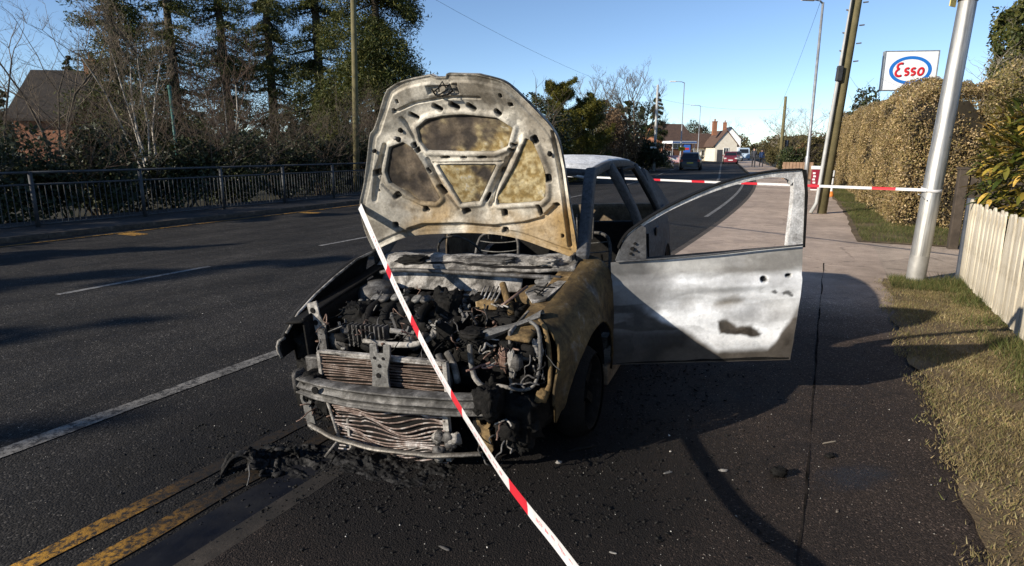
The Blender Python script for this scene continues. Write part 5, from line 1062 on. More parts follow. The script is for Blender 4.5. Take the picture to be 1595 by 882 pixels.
for sd in (1, -1):
    sp_ = side_panel(sd)
    MB().lathe([(0, 0), (.035, 0), (.035, .01), (0, .01)], n=12, axis='y').build('handle_hole', M_CHARB, sp_, loc=(-2.02, sd * .872, .86))
    MB().box((-2.12, sd * .868, .865), (.17, .02, .035)).build('door_handle', M_BODYG, sp_, bevel=.008)
    MB().box((-1.63, sd * .872, .58), (.012, .03, .64)).build('door_gap', M_CHARB, sp_)
    # pillars and rails
    def bar(name, pts, w, t, mat):
        b = MB(); V = []; P = [Vector(p) for p in pts]
        for k, p in enumerate(P):
            d = (P[min(k + 1, len(P) - 1)] - P[max(k - 1, 0)]).normalized(); a = d.cross(Vector((0, 1, 0))); a = a.normalized() if a.length > .01 else Vector((1, 0, 0)); c = d.cross(a).normalized()
            for q, r in ((-1, -1), (1, -1), (1, 1), (-1, 1)): V.append(p + a * q * w / 2 + c * r * t / 2)
        F = []
        for k in range(len(P) - 1):
            for j in range(4): F.append((k * 4 + j, k * 4 + (j + 1) % 4, (k + 1) * 4 + (j + 1) % 4, (k + 1) * 4 + j))
        n = len(P) * 4; F += [(3, 2, 1, 0), (n - 4, n - 3, n - 2, n - 1)]; b.add(V, F); return b.build(name, mat, car, True, bevel=.012)
    bar('front_pillar', bez([(-.36, sd * .715, .93), (-.62, sd * .675, 1.13), (-.90, sd * .625, 1.335), (-1.06, sd * .60, 1.405)], 4), .085, .07, M_BODYG)
    bar('roof_rail', bez([(-1.03, sd * .602, 1.398), (-1.5, sd * .60, 1.432), (-2.0, sd * .595, 1.425), (-2.5, sd * .58, 1.39), (-2.85, sd * .565, 1.33)], 4), .06, .055, M_BODYG)
    bar('middle_pillar', [(-1.63, sd * .835, .90), (-1.60, sd * .77, 1.10), (-1.55, sd * .66, 1.34), (-1.53, sd * .61, 1.43)], .085, .06, M_BODYG)
    bar('rear_pillar', [(-2.62, sd * .81, .96), (-2.60, sd * .73, 1.15), (-2.54, sd * .60, 1.39)], .06, .05, M_BODYG)
    qp = MB(); qp.prism([(-2.60, .96), (-3.33, .96), (-3.22, 1.10), (-2.92, 1.32), (-2.84, 1.34), (-2.78, 1.25)], lambda x, z: (x, sd * (.80 - .42 * (z - .96)), z), lambda x, z: (x, sd * (.76 - .42 * (z - .96)), z)); qp.build('rear_quarter', M_BODYG, car)
    MB().box((-1.25, sd * .80, .21), (1.75, .10, .13)).build('sill', M_BODY, car, bevel=.015)
    bar('window_frame', [(-1.66, sd * .83, .965), (-1.62, sd * .70, 1.30), (-1.75, sd * .655, 1.385), (-2.3, sd * .635, 1.375), (-2.5, sd * .66, 1.25), (-2.56, sd * .79, .98)], .03, .03, M_CHAR)
V, F = grid(50, 30, lambda u, v: np.stack([-1.0 - 1.90 * u, -.595 + 1.19 * v, np.interp(u, [0, .12, .36, .7, 1], [1.420, 1.475, 1.515, 1.490, 1.395]) - .055 * np.abs(2 * v - 1) ** 3 + (fbm(u * 9, v * 7, 9, 4) - .5) * .016], -1))
F = F[:, ::-1].copy() if True else F
o = obj('roof', mesh_data('roof', V, F, True), M_ROOFA, car); solidify(o, .02, 0); o['label'] = 'bare roof whitened by ash'
hm = MB(); bm_ = bez([(-1.03, -.60, 1.40), (-1.0, -.3, 1.43), (-.99, 0, 1.44), (-1.0, .3, 1.43), (-1.03, .60, 1.40)], 5); hm.tube(bm_, .028, 8).build('windscreen_header', M_BODYG, car, True)
tg = MB(); V, F = grid(16, 20, lambda u, v: np.stack([-3.42 + .04 * u - .06 * (2 * v - 1) ** 2 * -1, -.72 + 1.44 * v, .30 + .66 * u], -1)); o = obj('tailgate', mesh_data('tailgate', V, F, True), M_BODY, car); solidify(o, .03, 0)
tub('tailgate_frame', bez([(-3.36, -.68, .95), (-3.15, -.60, 1.18), (-2.90, -.53, 1.36), (-2.88, 0, 1.39), (-2.90, .53, 1.36), (-3.15, .60, 1.18), (-3.36, .68, .95)], 4), .03, M_CHAR, n=8)
MB().box((-1.75, 0, .20), (3.2, 1.5, .05)).build('floor_pan', M_CHAR, car)
MB().box((-.36, 0, .54), (.03, 1.42, .64)).build('firewall', M_CHARB, car)
# cowl: pale transverse beams below the windscreen
V, F = grid(60, 10, lambda u, v: np.stack([-.44 + .22 * v - .06 * (2 * u - 1) ** 2, -.68 + 1.37 * u, .925 + .02 * np.sin(v * 3.1) - .055 * v + (fbm(u * 14, v * 3, 12, 4) - .5) * .028], -1)); o = obj('cowl_panel', mesh_data('cowl_panel', V, F, True), M_ASHM, car); solidify(o, .02)
V, F = grid(50, 8, lambda u, v: np.stack([-.225 + .05 * v - .03 * (2 * u - 1) ** 2, -.60 + .98 * u, .865 - .105 * v + (fbm(u * 8, v * 2, 13, 3) - .5) * .01], -1)); o = obj('bulkhead_panel', mesh_data('bulkhead_panel', V, F, True), M_ASHM, car); solidify(o, .01); o['label'] = 'pale bulkhead panel behind the engine'
tub('cowl_rail', bez([(-.21, -.66, .84), (-.16, -.45, .885), (-.15, -.1, .885), (-.15, .3, .875), (-.18, .64, .86)], 5), .014, M_STEEL, n=8)
tub('wiper_linkage', bez([(-.26, -.45, .90), (-.27, -.1, .915), (-.24, .2, .90), (-.27, .55, .90)], 4), .012, M_CHAR, n=6)
for k, (y, w) in enumerate(((-.40, .2), (.15, .3), (.5, .16))): lump('cowl_debris', (-.30, y, .93), (.10, w, .045), 31 + k, (M_CHAR, M_STEEL, M_ASHM)[k], amp=.5)
# inside: dashboard beam, seat frames, wheel
tub('dashboard_beam', [(-.72, -.68, .82), (-.72, .68, .82)], .03, M_CHAR); lump('dashboard_remains', (-.62, .1, .74), (.34, 1.2, .26), 8, M_CHARB, amp=.35)
def seat(y0):
    t = tub('seat_frame', bez([(-1.45, y0 - .2, .30), (-1.56, y0 - .2, .60), (-1.66, y0 - .17, .86), (-1.67, y0, .90), (-1.66, y0 + .17, .86), (-1.56, y0 + .2, .60), (-1.45, y0 + .2, .30)], 4), .014, M_STEEL)
    for k in range(6): z = .46 + k * .075; x = -1.50 - (z - .3) * .29; tub('seat_wire', bez([(x, y0 - .185, z), (x + .02, y0 - .06, z - .012), (x + .02, y0 + .06, z - .012), (x, y0 + .185, z)], 3), .005, M_GALVB, t, 5)
    tub('seat_wire', [(-1.6, y0 + .06, .86), (-1.62, y0 + .07, 1.06)], .007, M_STEEL, t, 5); tub('seat_wire', [(-1.6, y0 - .06, .86), (-1.62, y0 - .07, 1.06)], .007, M_STEEL, t, 5)
    MB().box((-1.22, y0, .31), (.46, .44, .05)).build('seat_base', M_CHAR, t, bevel=.01)
for y0 in (-.39, .39): seat(y0)
tub('steering_wheel', [(-.93 + .10 * math.cos(a), -.38 + .18 * math.sin(a), .84 + .16 * math.cos(a)) for a in np.linspace(0, 6.283, 25)], .009, M_STEEL); tub('steering_column', [(-.93, -.38, .84), (-.60, -.38, .70)], .025, M_CHAR)
MB().box((-2.45, 0, .62), (.10, 1.25, .55)).build('rear_seat_back', M_CHAR, car, bevel=.02)

# ---- engine bay
for sd in (1, -1):
    V, F = grid(30, 16, lambda u, v: np.stack([-.33 + .88 * u, sd * (.61 + .05 * np.sin(u * 6) * v), .86 - .10 * u - .48 * v], -1)); o = obj('inner_wing', mesh_data('inner_wing', V, F, True), M_ASHM if sd > 0 else M_CHAR, car); solidify(o, .012, 0)
    V, F = grid(30, 6, lambda u, v: np.stack([-.36 + .93 * u, sd * (.60 + .115 * v), np.interp(u, [0, .4, .8, 1], [.90, .835, .775, .735]) + .0 * v - .012 * v], -1)); o = obj('inner_wing_ledge', mesh_data('inner_wing_ledge', V, F, True), M_OCHRE if sd > 0 else M_CHAR, car); solidify(o, .01)
    MB().lathe([(.135, -.35), (.13, -.02), (.11, .012), (.06, .02), (.055, .035), (.0, .04)], (-.06, sd * .535, .80), n=24).build('suspension_tower', M_OCHRE if sd > 0 else M_STEEL, car, True)
MB().lathe([(.075, 0), (.075, .012), (.05, .02), (.022, .022), (.022, .04), (0, .042)], (-.17, .56, .835), n=20).build('suspension_tower_cap', M_GALVB, car, True)
# pale torn panel with dark marks by the wing
pp_ = MB(); poly = [(-.12, .69), (.02, .68), (.16, .66), (.20, .60), (.12, .55), (.04, .50), (-.06, .52), (-.14, .55)]; pp_.prism(poly, lambda x, y: (x, y, .845 - .12 * (x + .1) - .05 * (.69 - y)), lambda x, y: (x, y, .855 - .12 * (x + .1) - .05 * (.69 - y))); pl_ = pp_.build('battery_shield', M_ASHM, car); pl_['label'] = 'flaking white sheet with black scorch marks beside the wing'
for a, b in (((.0, .55), (.0, .66)), ((.05, .56), (.06, .62)), ((.02, .61), (.12, .60)), ((.08, .57), (.13, .63)), ((-.06, .60), (.0, .60))): tub('scorch_mark', [(*a, .862 - .12 * (a[0] + .1)), (*b, .858 - .12 * (b[0] + .1))], .004, M_CHARB, pl_, 5)
lump('engine_block', (.16, -.12, .52), (.50, .72, .42), 11, M_CHARB, amp=.3); lump('gearbox', (.18, .36, .50), (.38, .42, .30), 12, M_CHARB, amp=.35)
hdp = lump('cylinder_head', (.14, -.16, .735), (.26, .56, .10), 13, M_CHAR, amp=.3)
for k in range(6): MB().lathe([(.012, 0), (.030, 0), (.034, .018), (.024, .026), (.014, .02), (.0, .018)], n=14).build('injector_seat', M_STEEL if k % 2 else M_GALVB, car, True, loc=(.20 + .02 * (k % 2), -.36 + k * .068, .785 + .006 * (k % 3)), rot=(.2, .35, 0))
for k in range(4):
    y = -.34 + k * .11; tub('intake_pipe', bez([(.20, y, .77), (.33, y + .01, .745), (.385, y + .015, .66), (.36, y + .02, .56)], 4), [.030] * 12 + [.026], M_CHARB, n=9)
lump('intake_box', (.34, -.16, .63), (.13, .44, .20), 14, M_CHAR, amp=.35); lump('throttle_body', (.24, .13, .79), (.13, .12, .13), 15, M_CHAR, amp=.45); lump('pump', (.30, -.42, .70), (.15, .15, .17), 16, M_CHAR, amp=.4); lump('battery_remains', (.12, .42, .70), (.22, .24, .14), 17, M_CHARB, amp=.45)
MB().lathe([(0, -.08), (.06, -.08), (.075, -.05), (.075, .05), (.06, .07), (.02, .075), (.02, .10), (0, .1)], n=18, axis='y').build('alternator', M_STEEL, car, True, loc=(.40, -.46, .60))
MB().lathe([(0, -.03), (.065, -.03), (.07, 0), (.065, .03), (0, .03)], n=18, axis='y').build('pulley', M_CHAR, car, True, loc=(.36, -.55, .50))
tub('coolant_pipe', bez([(.50, -.26, .635), (.50, -.08, .63), (.48, .05, .635), (.44, .12, .665), (.40, .16, .71)], 5), .016, M_ASHM); tub('coolant_pipe', bez([(.48, -.10, .70), (.46, -.05, .69), (.42, .02, .66)], 4), .014, M_ASHM)
tub('hose', bez([(.52, .20, .60), (.55, .24, .55), (.56, .27, .50), (.56, .26, .44)], 4), .022, M_STEEL); tub('hose', bez([(.50, .24, .61), (.53, .29, .56), (.54, .31, .47)], 4), .018, M_ASHM)
# ochre comb of bare terminals near the battery
cb = MB().box((.16, .33, .78), (.07, .13, .05)).build('fuse_box', M_OCHRE, car, bevel=.01)
for k in range(5): tub('terminal', [(.15 + .01 * k, .27 + k * .028, .80), (.02, .25 + k * .028, .845)], .005, M_ASHM, cb, 5)
for k in range(3): tub('terminal', [(.19, .36 + .03 * k, .79), (.24, .42 + .03 * k, .79)], .005, M_ASHM, cb, 5)
tub('battery_strap', [(.02, .36, .86), (.20, .48, .74)], .02, M_OCHRE); tub('battery_strap', [(.22, .42, .78), (.05, .52, .86)], .008, M_COPPER)
# small charred pieces, brackets and wires
er = random.Random(9)
for k in range(70):
    x, y = er.uniform(-.15, .55), er.uniform(-.58, .40); z = .74 - .35 * max(0, x - .15) + er.uniform(-.12, .06)
    lump('charred_piece', (x, y, z), (er.uniform(.03, .10), er.uniform(.03, .11), er.uniform(.02, .07)), 200 + k, er.choice([M_CHAR, M_CHAR, M_CHARB, M_STEEL, M_CHARB]), amp=.55, n=(12, 8), e=.8)
for k in range(26):
    x, y = er.uniform(.0, .5), er.uniform(-.55, .38); z = .79 - .3 * max(0, x - .15); b = MB(); M3 = Euler((er.uniform(-1, 1), er.uniform(-1, 1), er.uniform(0, 3))).to_matrix(); b.box((0, 0, 0), (er.uniform(.04, .11), er.uniform(.015, .03), .004), 0, M3).box((.0, .0, .012), (.012, .03, .03), 0, M3)
    b.build('bracket', er.choice([M_STEEL, M_GALVB, M_CHAR, M_STEEL]), car, loc=(x, y, z + er.uniform(-.05, .03)))
def wires(n, lo, hi, mats, r=(.002, .0045), L=.22, seed=1, parent=None):
    w = random.Random(seed)
    for k in range(n):
        p = Vector([w.uniform(a, b) for a, b in zip(lo, hi)]); d = Vector((w.gauss(0, 1), w.gauss(0, 1), w.gauss(0, .5))).normalized(); pts = [p.copy()]
        for j in range(5): d = (d + Vector((w.gauss(0, .7), w.gauss(0, .7), w.gauss(0, .5) - .15))).normalized(); p = p + d * w.uniform(.5, 1) * L / 5; pts.append(p.copy())
        tub('wire', bez(pts, 3), w.uniform(*r), w.choice(mats), parent, 5)
wires(44, (.1, -.5, .62), (.5, .45, .80), [M_CHAR, M_STEEL, M_CHARB, M_COPPER, M_STEEL, M_CHARB], seed=3)
# left-of-picture lamp housing side (car's right) and right-of-picture one
lb_ = MB(); lb_.prism([(-.635, .82), (-.565, .84), (-.555, .76), (-.52, .70), (-.535, .64), (-.57, .62), (-.605, .66), (-.62, .74)], lambda y, z: (.47, y, z), lambda y, z: (.478, y, z)); lb_ = lb_.build('lamp_bracket', M_ASHM, car); lb_['label'] = 'pale lamp mounting bracket on the road side'
for (y, z) in ((-.595, .785), (-.585, .715)): MB().lathe([(0, 0), (.016, 0), (.016, .004), (0, .004)], n=10, axis='x').build('bolt_hole', M_CHARB, lb_, loc=(.479, y, z))
MB().box((.50, -.53, .61), (.02, .05, .16)).build('lamp_strut', M_STEEL, car); lump('lamp_remains', (.42, -.66, .56), (.16, .18, .20), 21, M_CHARB, amp=.5); lump('lamp_remains', (.52, -.60, .47), (.10, .16, .10), 22, M_CHAR, amp=.5)
MB().box((.55, -.55, .50), (.05, .12, .10)).build('rail_end', M_STEEL, car, bevel=.01)
xm = MB(); V, F = grid(30, 8, lambda u, v: np.stack([.555 - .17 * u + .035 * np.cos(v * 6.28), np.interp(u, [0, 1], [.40, .72]), np.interp(u, [0, .5, 1], [.70, .745, .80]) + .022 * np.sin(v * 6.28) * (1 + .4 * np.sin(u * 7))], -1)); o = obj('lamp_panel', mesh_data('lamp_panel', V, F, True), M_GALVB, car); o['label'] = 'bent grey lamp panel above the gutted headlamp'
tub('lamp_strut', bez([(.565, .405, .70), (.575, .41, .62), (.58, .425, .53), (.57, .46, .48)], 4), [.014] * 12 + [.018], M_ASHM, n=8); lump('lamp_debris', (.53, .42, .725), (.12, .12, .05), 23, M_CHAR, amp=.6)
for k in range(26): lump('lamp_debris', (er.uniform(.40, .56), er.uniform(.46, .74), er.uniform(.47, .72)), (er.uniform(.03, .09), er.uniform(.03, .10), er.uniform(.03, .08)), 300 + k, er.choice([M_CHAR, M_CHARB, M_CHARB, M_STEEL]), amp=.6, n=(12, 8), e=.8)
wires(16, (.48, .50, .56), (.58, .66, .70), [M_PINK, M_PINK, M_COPPER, M_ASHM], (.003, .006), .16, 5); wires(16, (.46, .44, .46), (.56, .78, .74), [M_CHAR, M_STEEL, M_CHARB, M_ASHM], (.002, .005), .2, 6)
lump('lamp_debris', (.56, .575, .62), (.025, .035, .10), 330, M_COPPER, amp=.5); lump('lamp_debris', (.56, .62, .60), (.03, .03, .12), 331, M_ASHM, amp=.5); lump('lamp_debris', (.51, .735, .67), (.05, .04, .09), 332, M_ASHM, amp=.4)
tub('lamp_rim', bez([(.50, .70, .80), (.52, .745, .77), (.53, .755, .68), (.53, .745, .58), (.55, .72, .50), (.56, .66, .475), (.57, .60, .485)], 4), .009, M_GALVB); tub('lamp_rim', bez([(.56, .60, .48), (.57, .55, .49), (.57, .50, .475)], 3), .010, M_ASHM)
lump('crash_can', (.60, .52, .42), (.20, .12, .14), 24, M_CHAR, amp=.3); lump('crash_can', (.60, -.50, .42), (.20, .12, .14), 25, M_CHAR, amp=.3)
# radiator pack
cr = MB(); 
for (y, z, w, h) in ((-.085, .606, .76, .014), (-.085, .414, .78, .012)): cr.box((.62, y, z), (.03, w, h))
cr.box((.62, -.462, .51), (.03, .022, .19)).box((.62, .295, .51), (.03, .024, .20)); cr = cr.build('radiator', M_ASHM, car, bevel=.003)
fin = MB()
for k in range(14):
    z = .425 + k * .0132; pts = [(.625 + .004 * math.sin(k * 2 + y * 9), y, z + .004 * math.sin(y * 11 + k)) for y in np.linspace(-.45, .285, 16)]; fin.tube(pts, .0042, 5)
fin = fin.build('fins', burnt('radiator_fins', [(.3, (.035, .024, .018)), (.5, (.11, .075, .058)), (.68, (.24, .20, .175)), (.8, (.42, .40, .38))], 16, .7, .3, 90, .2), cr); fin['kind'] = 'stuff'; MB().box((.605, -.085, .51), (.012, .75, .19)).build('core', M_CHARB, cr)
MB().box((.630, -.02, .595), (.014, .60, .008)).build('tank_edge', M_ASHM, cr)
lr = MB().box((.64, -.05, .212), (.02, .68, .29)).build('condenser', M_CHARB, car); fn2 = MB()
for k in range(20):
    z0 = .08 + k * .0142; pts = []
    for y in np.linspace(-.38, .29, 30):
        sag = -.055 * math.exp(-((y + .02) / .16) ** 2) * math.sin(min(1, max(0, (z0 - .10) / .2)) * 3.1) + .018 * math.sin(y * 14 + z0 * 40) * (1 if y > -.2 else .3); pts.append((.658 + .012 * math.sin(y * 9 + k), y, max(.07, z0 + sag)))
    fn2.tube(pts, .0045, 5)
fn2 = fn2.build('fins', burnt('condenser_fins', [(.3, (.05, .03, .024)), (.48, (.19, .14, .12)), (.66, (.50, .47, .45))], 16, .75, .4, 90, .1), lr); fn2['kind'] = 'stuff'
MB().box((.655, .295, .24), (.03, .03, .27)).build('side_tank', M_ASHM, lr); MB().box((.655, -.30, .16), (.02, .014, .19)).build('side_tank', M_ASHM, lr)
tub('strut', [(.66, -.42, .36), (.675, -.35, .12)], .009, M_ASHM); tub('strut', [(.69, -.36, .13), (.74, -.41, .06)], .008, M_ASHM)
for k in range(8): lump('melted_aluminium', (.68 + .02 * er.random(), .30 + er.uniform(-.05, .06), .12 + er.random() * .15), (.05, .06, .06), 360 + k, M_ASHM if k % 2 else M_STEEL, amp=.6, n=(12, 8), e=.9)
# bonnet latch support
ls = MB(); prof = [(-.095, .69), (-.055, .69), (-.05, .645), (-.02, .645), (-.015, .69), (.025, .69), (.02, .63), (.0, .56), (.0, .50), (.01, .435), (-.115, .425), (-.10, .48), (-.09, .56), (-.10, .63)]
ls.prism([(a, b) for a, b in prof], lambda y, z: (.665 + .04 * (.69 - z), y, z), lambda y, z: (.678 + .04 * (.69 - z), y, z)); ls = ls.build('latch_support', M_GALVB, car, bevel=.003)
for (y, z, r) in ((-.045, .58, .010), (-.055, .53, .013), (-.05, .46, .011), (-.07, .62, .008), (-.02, .62, .008)): MB().lathe([(0, 0), (r, 0), (r, .006), (0, .006)], n=12, axis='x').build('bolt_hole', M_CHARB, ls, loc=(.676 + .04 * (.69 - z), y, z))
# bumper beam, lower bar, brackets
def beam_fn(u, v):
    y = -.595 + 1.15 * u; xc = .735 - .085 * (np.abs(y) / .58) ** 2.4; a = v * 6.283; sx = np.sign(np.cos(a)) * np.abs(np.cos(a)) ** .45; sz = np.sign(np.sin(a)) * np.abs(np.sin(a)) ** .45
    gr_ = .011 * np.cos(sz * 8.0) * (sx > .2); return np.stack([xc + .036 * sx + gr_ + (fbm(y * 9, v * 5, 19, 3) - .5) * .008, y, .428 + .056 * sz * (1 - .08 * np.abs(2 * u - 1)) + (fbm(y * 5, v * 0, 20, 3) - .5) * .010 + .012 * (u - .5)], -1)
V, F = grid(90, 40, beam_fn); F = F[:, ::-1].copy(); bo_ = obj('bumper_beam', mesh_data('bumper_beam', V, F, True), burnt('beam_steel', [(.2, (.035, .03, .025)), (.42, (.10, .095, .088)), (.6, (.19, .183, .175)), (.8, (.15, .10, .06))], 9, .6, .4, 60, .25, .7, 11), car)
for y, x in ((-.593, .65), (.555, .655)): lump('beam_end', (x, y, .445), (.10, .035, .115), 40, M_STEEL, bo_, .15, (14, 10), .5)
MB().lathe([(0, 0), (.02, 0), (.02, .008), (0, .008)], n=14, axis='x').build('bolt_hole', M_CHARB, bo_, loc=(.756, -.40, .445)); lump('charred_piece', (.70, .54, .46), (.10, .10, .12), 41, M_CHAR, bo_, .5)
V, F = grid(60, 12, lambda u, v: np.stack([.775 - .10 * np.abs(2 * u - 1) ** 2.2 + .016 * np.cos(v * 6.283), -.545 + 1.03 * u, .185 - .02 * u + .011 * np.sin(v * 6.283) + .012 * np.abs(2 * u - 1) ** 2 + (fbm(u * 9, v * 0, 22, 3) - .5) * .014], -1)); F = F[:, ::-1].copy(); obj('lower_bar', mesh_data('lower_bar', V, F, True), burnt('lower_bar_steel', [(.25, (.06, .05, .04)), (.5, (.17, .155, .135)), (.75, (.33, .31, .275))], 12, .5, .3, 80, .35, .3, 6), car)
for sd, y in ((-1, -.555), (1, .50)):
    b = MB(); n = 12; ring = [(math.cos(a) * .038, math.sin(a) * .045) for a in np.linspace(0, 6.283, n, endpoint=False)]; inn = [(p * .55, q * .55) for p, q in ring]; V = []
    for x in (.655, .668): V += [(x, y + p, .345 + q) for p, q in ring] + [(x, y + p, .345 + q) for p, q in inn]
    F = []
    for k in range(n):
        j = (k + 1) % n; F += [(k, j, n + j, n + k), (2 * n + k, 3 * n + k, 3 * n + j, 2 * n + j), (k, 2 * n + k, 2 * n + j, j), (n + k, n + j, 3 * n + j, 3 * n + k)]
    b.add(V, F); b.prism([(y - .026, .305), (y + .026, .305), (y + .022 + .02, .20), (y + .015, .16), (y - .012, .18)], lambda a, z: (.655, a, z), lambda a, z: (.667, a, z)); b.build('mounting_bracket', M_GALVB if sd < 0 else M_OCHRE, car)
for (c, d, sdv, mm) in (((.58, -.62, .33), (.12, .10, .14), 51, M_CHARB), ((.60, -.47, .30), (.10, .09, .10), 52, M_CHAR), ((.50, .62, .36), (.2, .25, .18), 53, M_CHARB), ((.45, .55, .25), (.3, .3, .2), 54, M_CHARB), ((.3, -.3, .25), (.5, .7, .2), 55, M_CHARB), ((.62, .60, .30), (.08, .12, .10), 56, M_CHAR), ((.64, .46, .32), (.05, .05, .16), 57, M_CHAR)): lump('underbody_remains', c, d, sdv, mm, amp=.4)
wires(14, (.60, -.60, .20), (.66, -.42, .34), [M_CHAR, M_STEEL, M_COPPER], (.003, .006), .16, 8); wires(14, (.60, .36, .12), (.68, .62, .36), [M_CHAR, M_ASHM, M_COPPER, M_STEEL], (.003, .006), .16, 9)

# ---- wheels: bare rims on collapsed tyre remains
def wheel(x, y, zc):
    t = MB().lathe([(.08, -.02), (.175, -.03), (.185, -.06), (.20, -.09), (.207, -.10), (.207, .09), (.20, .085), (.19, .03), (.19, -.05)], n=36, axis='y').build('wheel', M_CHAR, car, True, loc=(x, y, zc))
    MB().lathe([(0, -.035), (.05, -.04), (.075, -.03), (.075, .02), (0, .02)], n=20, axis='y').build('hub', M_CHAR, t, True)
    sg = 1 if y > 0 else -1
    for k in range(5):
        a = k * 2 * math.pi / 5 + .3; b = MB(); M3 = Matrix.Rotation(a, 3, 'Y'); b.box((0, 0, 0), (.05, .03, .13), 0, M3); b.build('spoke', M_CHAR, t, loc=(math.sin(a) * .125, sg * .03, math.cos(a) * .125))
    V, F = grid(48, 10, lambda u, v: np.stack([np.cos(u * 6.2832) * (.212 + .05 * np.sin(v * 3.14)), (v - .5) * .20 + 0 * u, np.maximum(np.sin(u * 6.2832) * (.212 + (.05 * np.sin(v * 3.14)) * (.7 + .6 * fbm(np.cos(u * 6.28) * 3, np.sin(u * 6.28) * 3, 3, 3))), -zc + .012)], -1)); obj('tyre', mesh_data('tyre', V, F, True), M_CHARB, t)
    MB().lathe([(0, -.012), (.13, -.012), (.13, .012), (0, .012)], n=28, axis='y').build('brake_disc', M_CHAR, t, True, loc=(0, -sg * .07, 0))
for x in (0, -2.578):
    wheel(x, .765, .262); wheel(x, -.765, .225)
for sd in (1, -1):
    for x in (0.0, -2.578):
        V, F = grid(24, 6, lambda u, v: np.stack([x + .375 * np.cos(u * 3.1416), sd * (.56 + .27 * v), .285 + .375 * np.sin(u * 3.1416)], -1)); obj('wheel_arch_liner', mesh_data('wheel_arch_liner', V, F, True), M_CHARB, car)
# ------------------------------------------------------------------ cordon tape
bpy.context.view_layer.update()
M_TW = M('tape_white', [(.3, (.50, .485, .485)), (.7, (.64, .63, .63))], 30, .4); M_TR = flat('tape_red', (.50, .022, .035), .45)
def tape(name, pts, width, twist, reds, label, marks=(), face=(0, -1, .5)):
    """ribbon along pts; reds: list of (start, end) metres painted red"""
    P = bez(pts, 24); d = [0.0]
    for a, b in zip(P[:-1], P[1:]): d.append(d[-1] + (b - a).length)
    L = d[-1]; n = int(L / .02); t = empty(name, pts[0]); tag(t, label, 'tape'); o0 = Vector(pts[0])
    def pos(s):
        i = min(len(d) - 2, max(0, int(np.searchsorted(d, s)) - 1)); f = (s - d[i]) / (d[i + 1] - d[i] + 1e-9); return P[i].lerp(P[i + 1], f), (P[i + 1] - P[i]).normalized()
    V = []
    for i in range(n + 1):
        p, tn = pos(L * i / n); a = twist(i / n); side = tn.cross(Vector(face)).normalized(); up = side.cross(tn).normalized(); w = (side * math.cos(a) + up * math.sin(a)); nr = tn.cross(w)
        for k in (-1, -.33, .33, 1): V.append(p - o0 + w * k * width / 2 + nr * (.003 * (1 - k * k) * math.sin(i * .05)))
    me = mesh_data('ribbon', V, [(i * 4 + k, i * 4 + k + 1, i * 4 + k + 5, i * 4 + k + 4) for i in range(n) for k in range(3)], True); me.materials.append(M_TW); me.materials.append(M_TR)
    for i in range(n):
        s = L * (i + .5) / n
        if any(a <= s <= b for a, b in reds):
            for k in range(3): me.polygons[i * 3 + k].material_index = 1
    o = obj('ribbon', me, None, t); o['label'] = 'plastic ribbon in white and red blocks'
    mk = MB(); rr = random.Random(3)
    for (s0, s1) in marks:
        s = s0
        while s < s1:
            i = int(s / L * n) * 4
            if i + 8 < len(V):
                a, b, c, e = Vector(V[i + 1]), Vector(V[i + 2]), Vector(V[i + 6]), Vector(V[i + 5]); nn = (b - a).cross(e - a).normalized() * .0012
                if nn.dot(Vector((0, 0, CAM_H)) - (a + o0)) < 0: nn = -nn
                f = rr.uniform(.0, .35); q = [a.lerp(b, f) + nn, a.lerp(b, 1 - f * .5) + nn, e.lerp(c, .8) + nn, e.lerp(c, .25 + f) + nn]; q2 = [q[0], q[0].lerp(q[1], .4), q[3].lerp(q[2], .4), q[3]]; mk.add(q if rr.random() < .5 else q2, [(0, 1, 2, 3)])
            s += .034
    if mk.V: mk.build('print', M('faded_red_print', [(.4, (.55, .18, .2)), (.6, (.72, .5, .5))], 60, .5), t)['kind'] = 'stuff'
    return t
CM = car.matrix_world
hc = CM @ Vector(tuple(hood_pt(-.783, .325, .02))); qb = Vector((.160, 1.455, .455)); qg = qb + (qb - hc) * .46; qg.z = .015
_tn = (qb - hc).normalized(); _sd = _tn.cross(sdir).normalized(); _up = _sd.cross(_tn).normalized(); _vw = (Vector((0, 0, CAM_H)) - qb).normalized()
_ap = [abs((_tn.cross(_sd * math.cos(a) + _up * math.sin(a))).dot(_vw)) for a in (.45, -.45)]; TSG = 1 if _ap[0] < _ap[1] else -1
mid = hc.lerp(qb, .5) - Vector((0, 0, .012))
Lt = (hc - qb).length
tape('barrier_tape', [hc] + [hc.lerp(qb, f) - Vector((0, 0, g_)) for f, g_ in ((.2, .075), (.4, .135), (.6, .155), (.8, .115), (.9, .066))] + [qb, Vector((.42, .92, .37)), Vector((.70, .30, .03))], .05, lambda f: TSG * float(np.interp(f, [0, .2, .35, .5, .62, .72, 1], [.1, .25, .35, .55, .5, .42, .3])), [(Lt * a, Lt * b) for a, b in ((.268, .30), (.452, .50), (.665, .715), (.868, .915), (1.07, 1.12), (1.27, 1.32))],
     'red and white barrier tape running from the raised bonnet down to the pavement', [(Lt * .12, Lt * .25), (Lt * .32, Lt * .43), (Lt * .53, Lt * .65), (Lt * .74, Lt * .85), (Lt * .935, Lt * 1.05)], face=tuple(sdir))
lz = 1.09; A = Vector((LPX - .05, LPY - .06, lz)); Bx = Vector(rpo(rail_s[8], -12.16, 1.06)); L2 = (A - Bx).length
tape('barrier_tape', [A, A.lerp(Bx, .3) - Vector((0, 0, .05)), A.lerp(Bx, .6) - Vector((0, 0, .06)), Bx], .034, lambda f: .55 + .35 * math.sin(f * 9), [(k * .95 + .35, k * .95 + .62) for k in range(22)], 'red and white barrier tape strung from the silver lamp column across the road')
tn = MB()
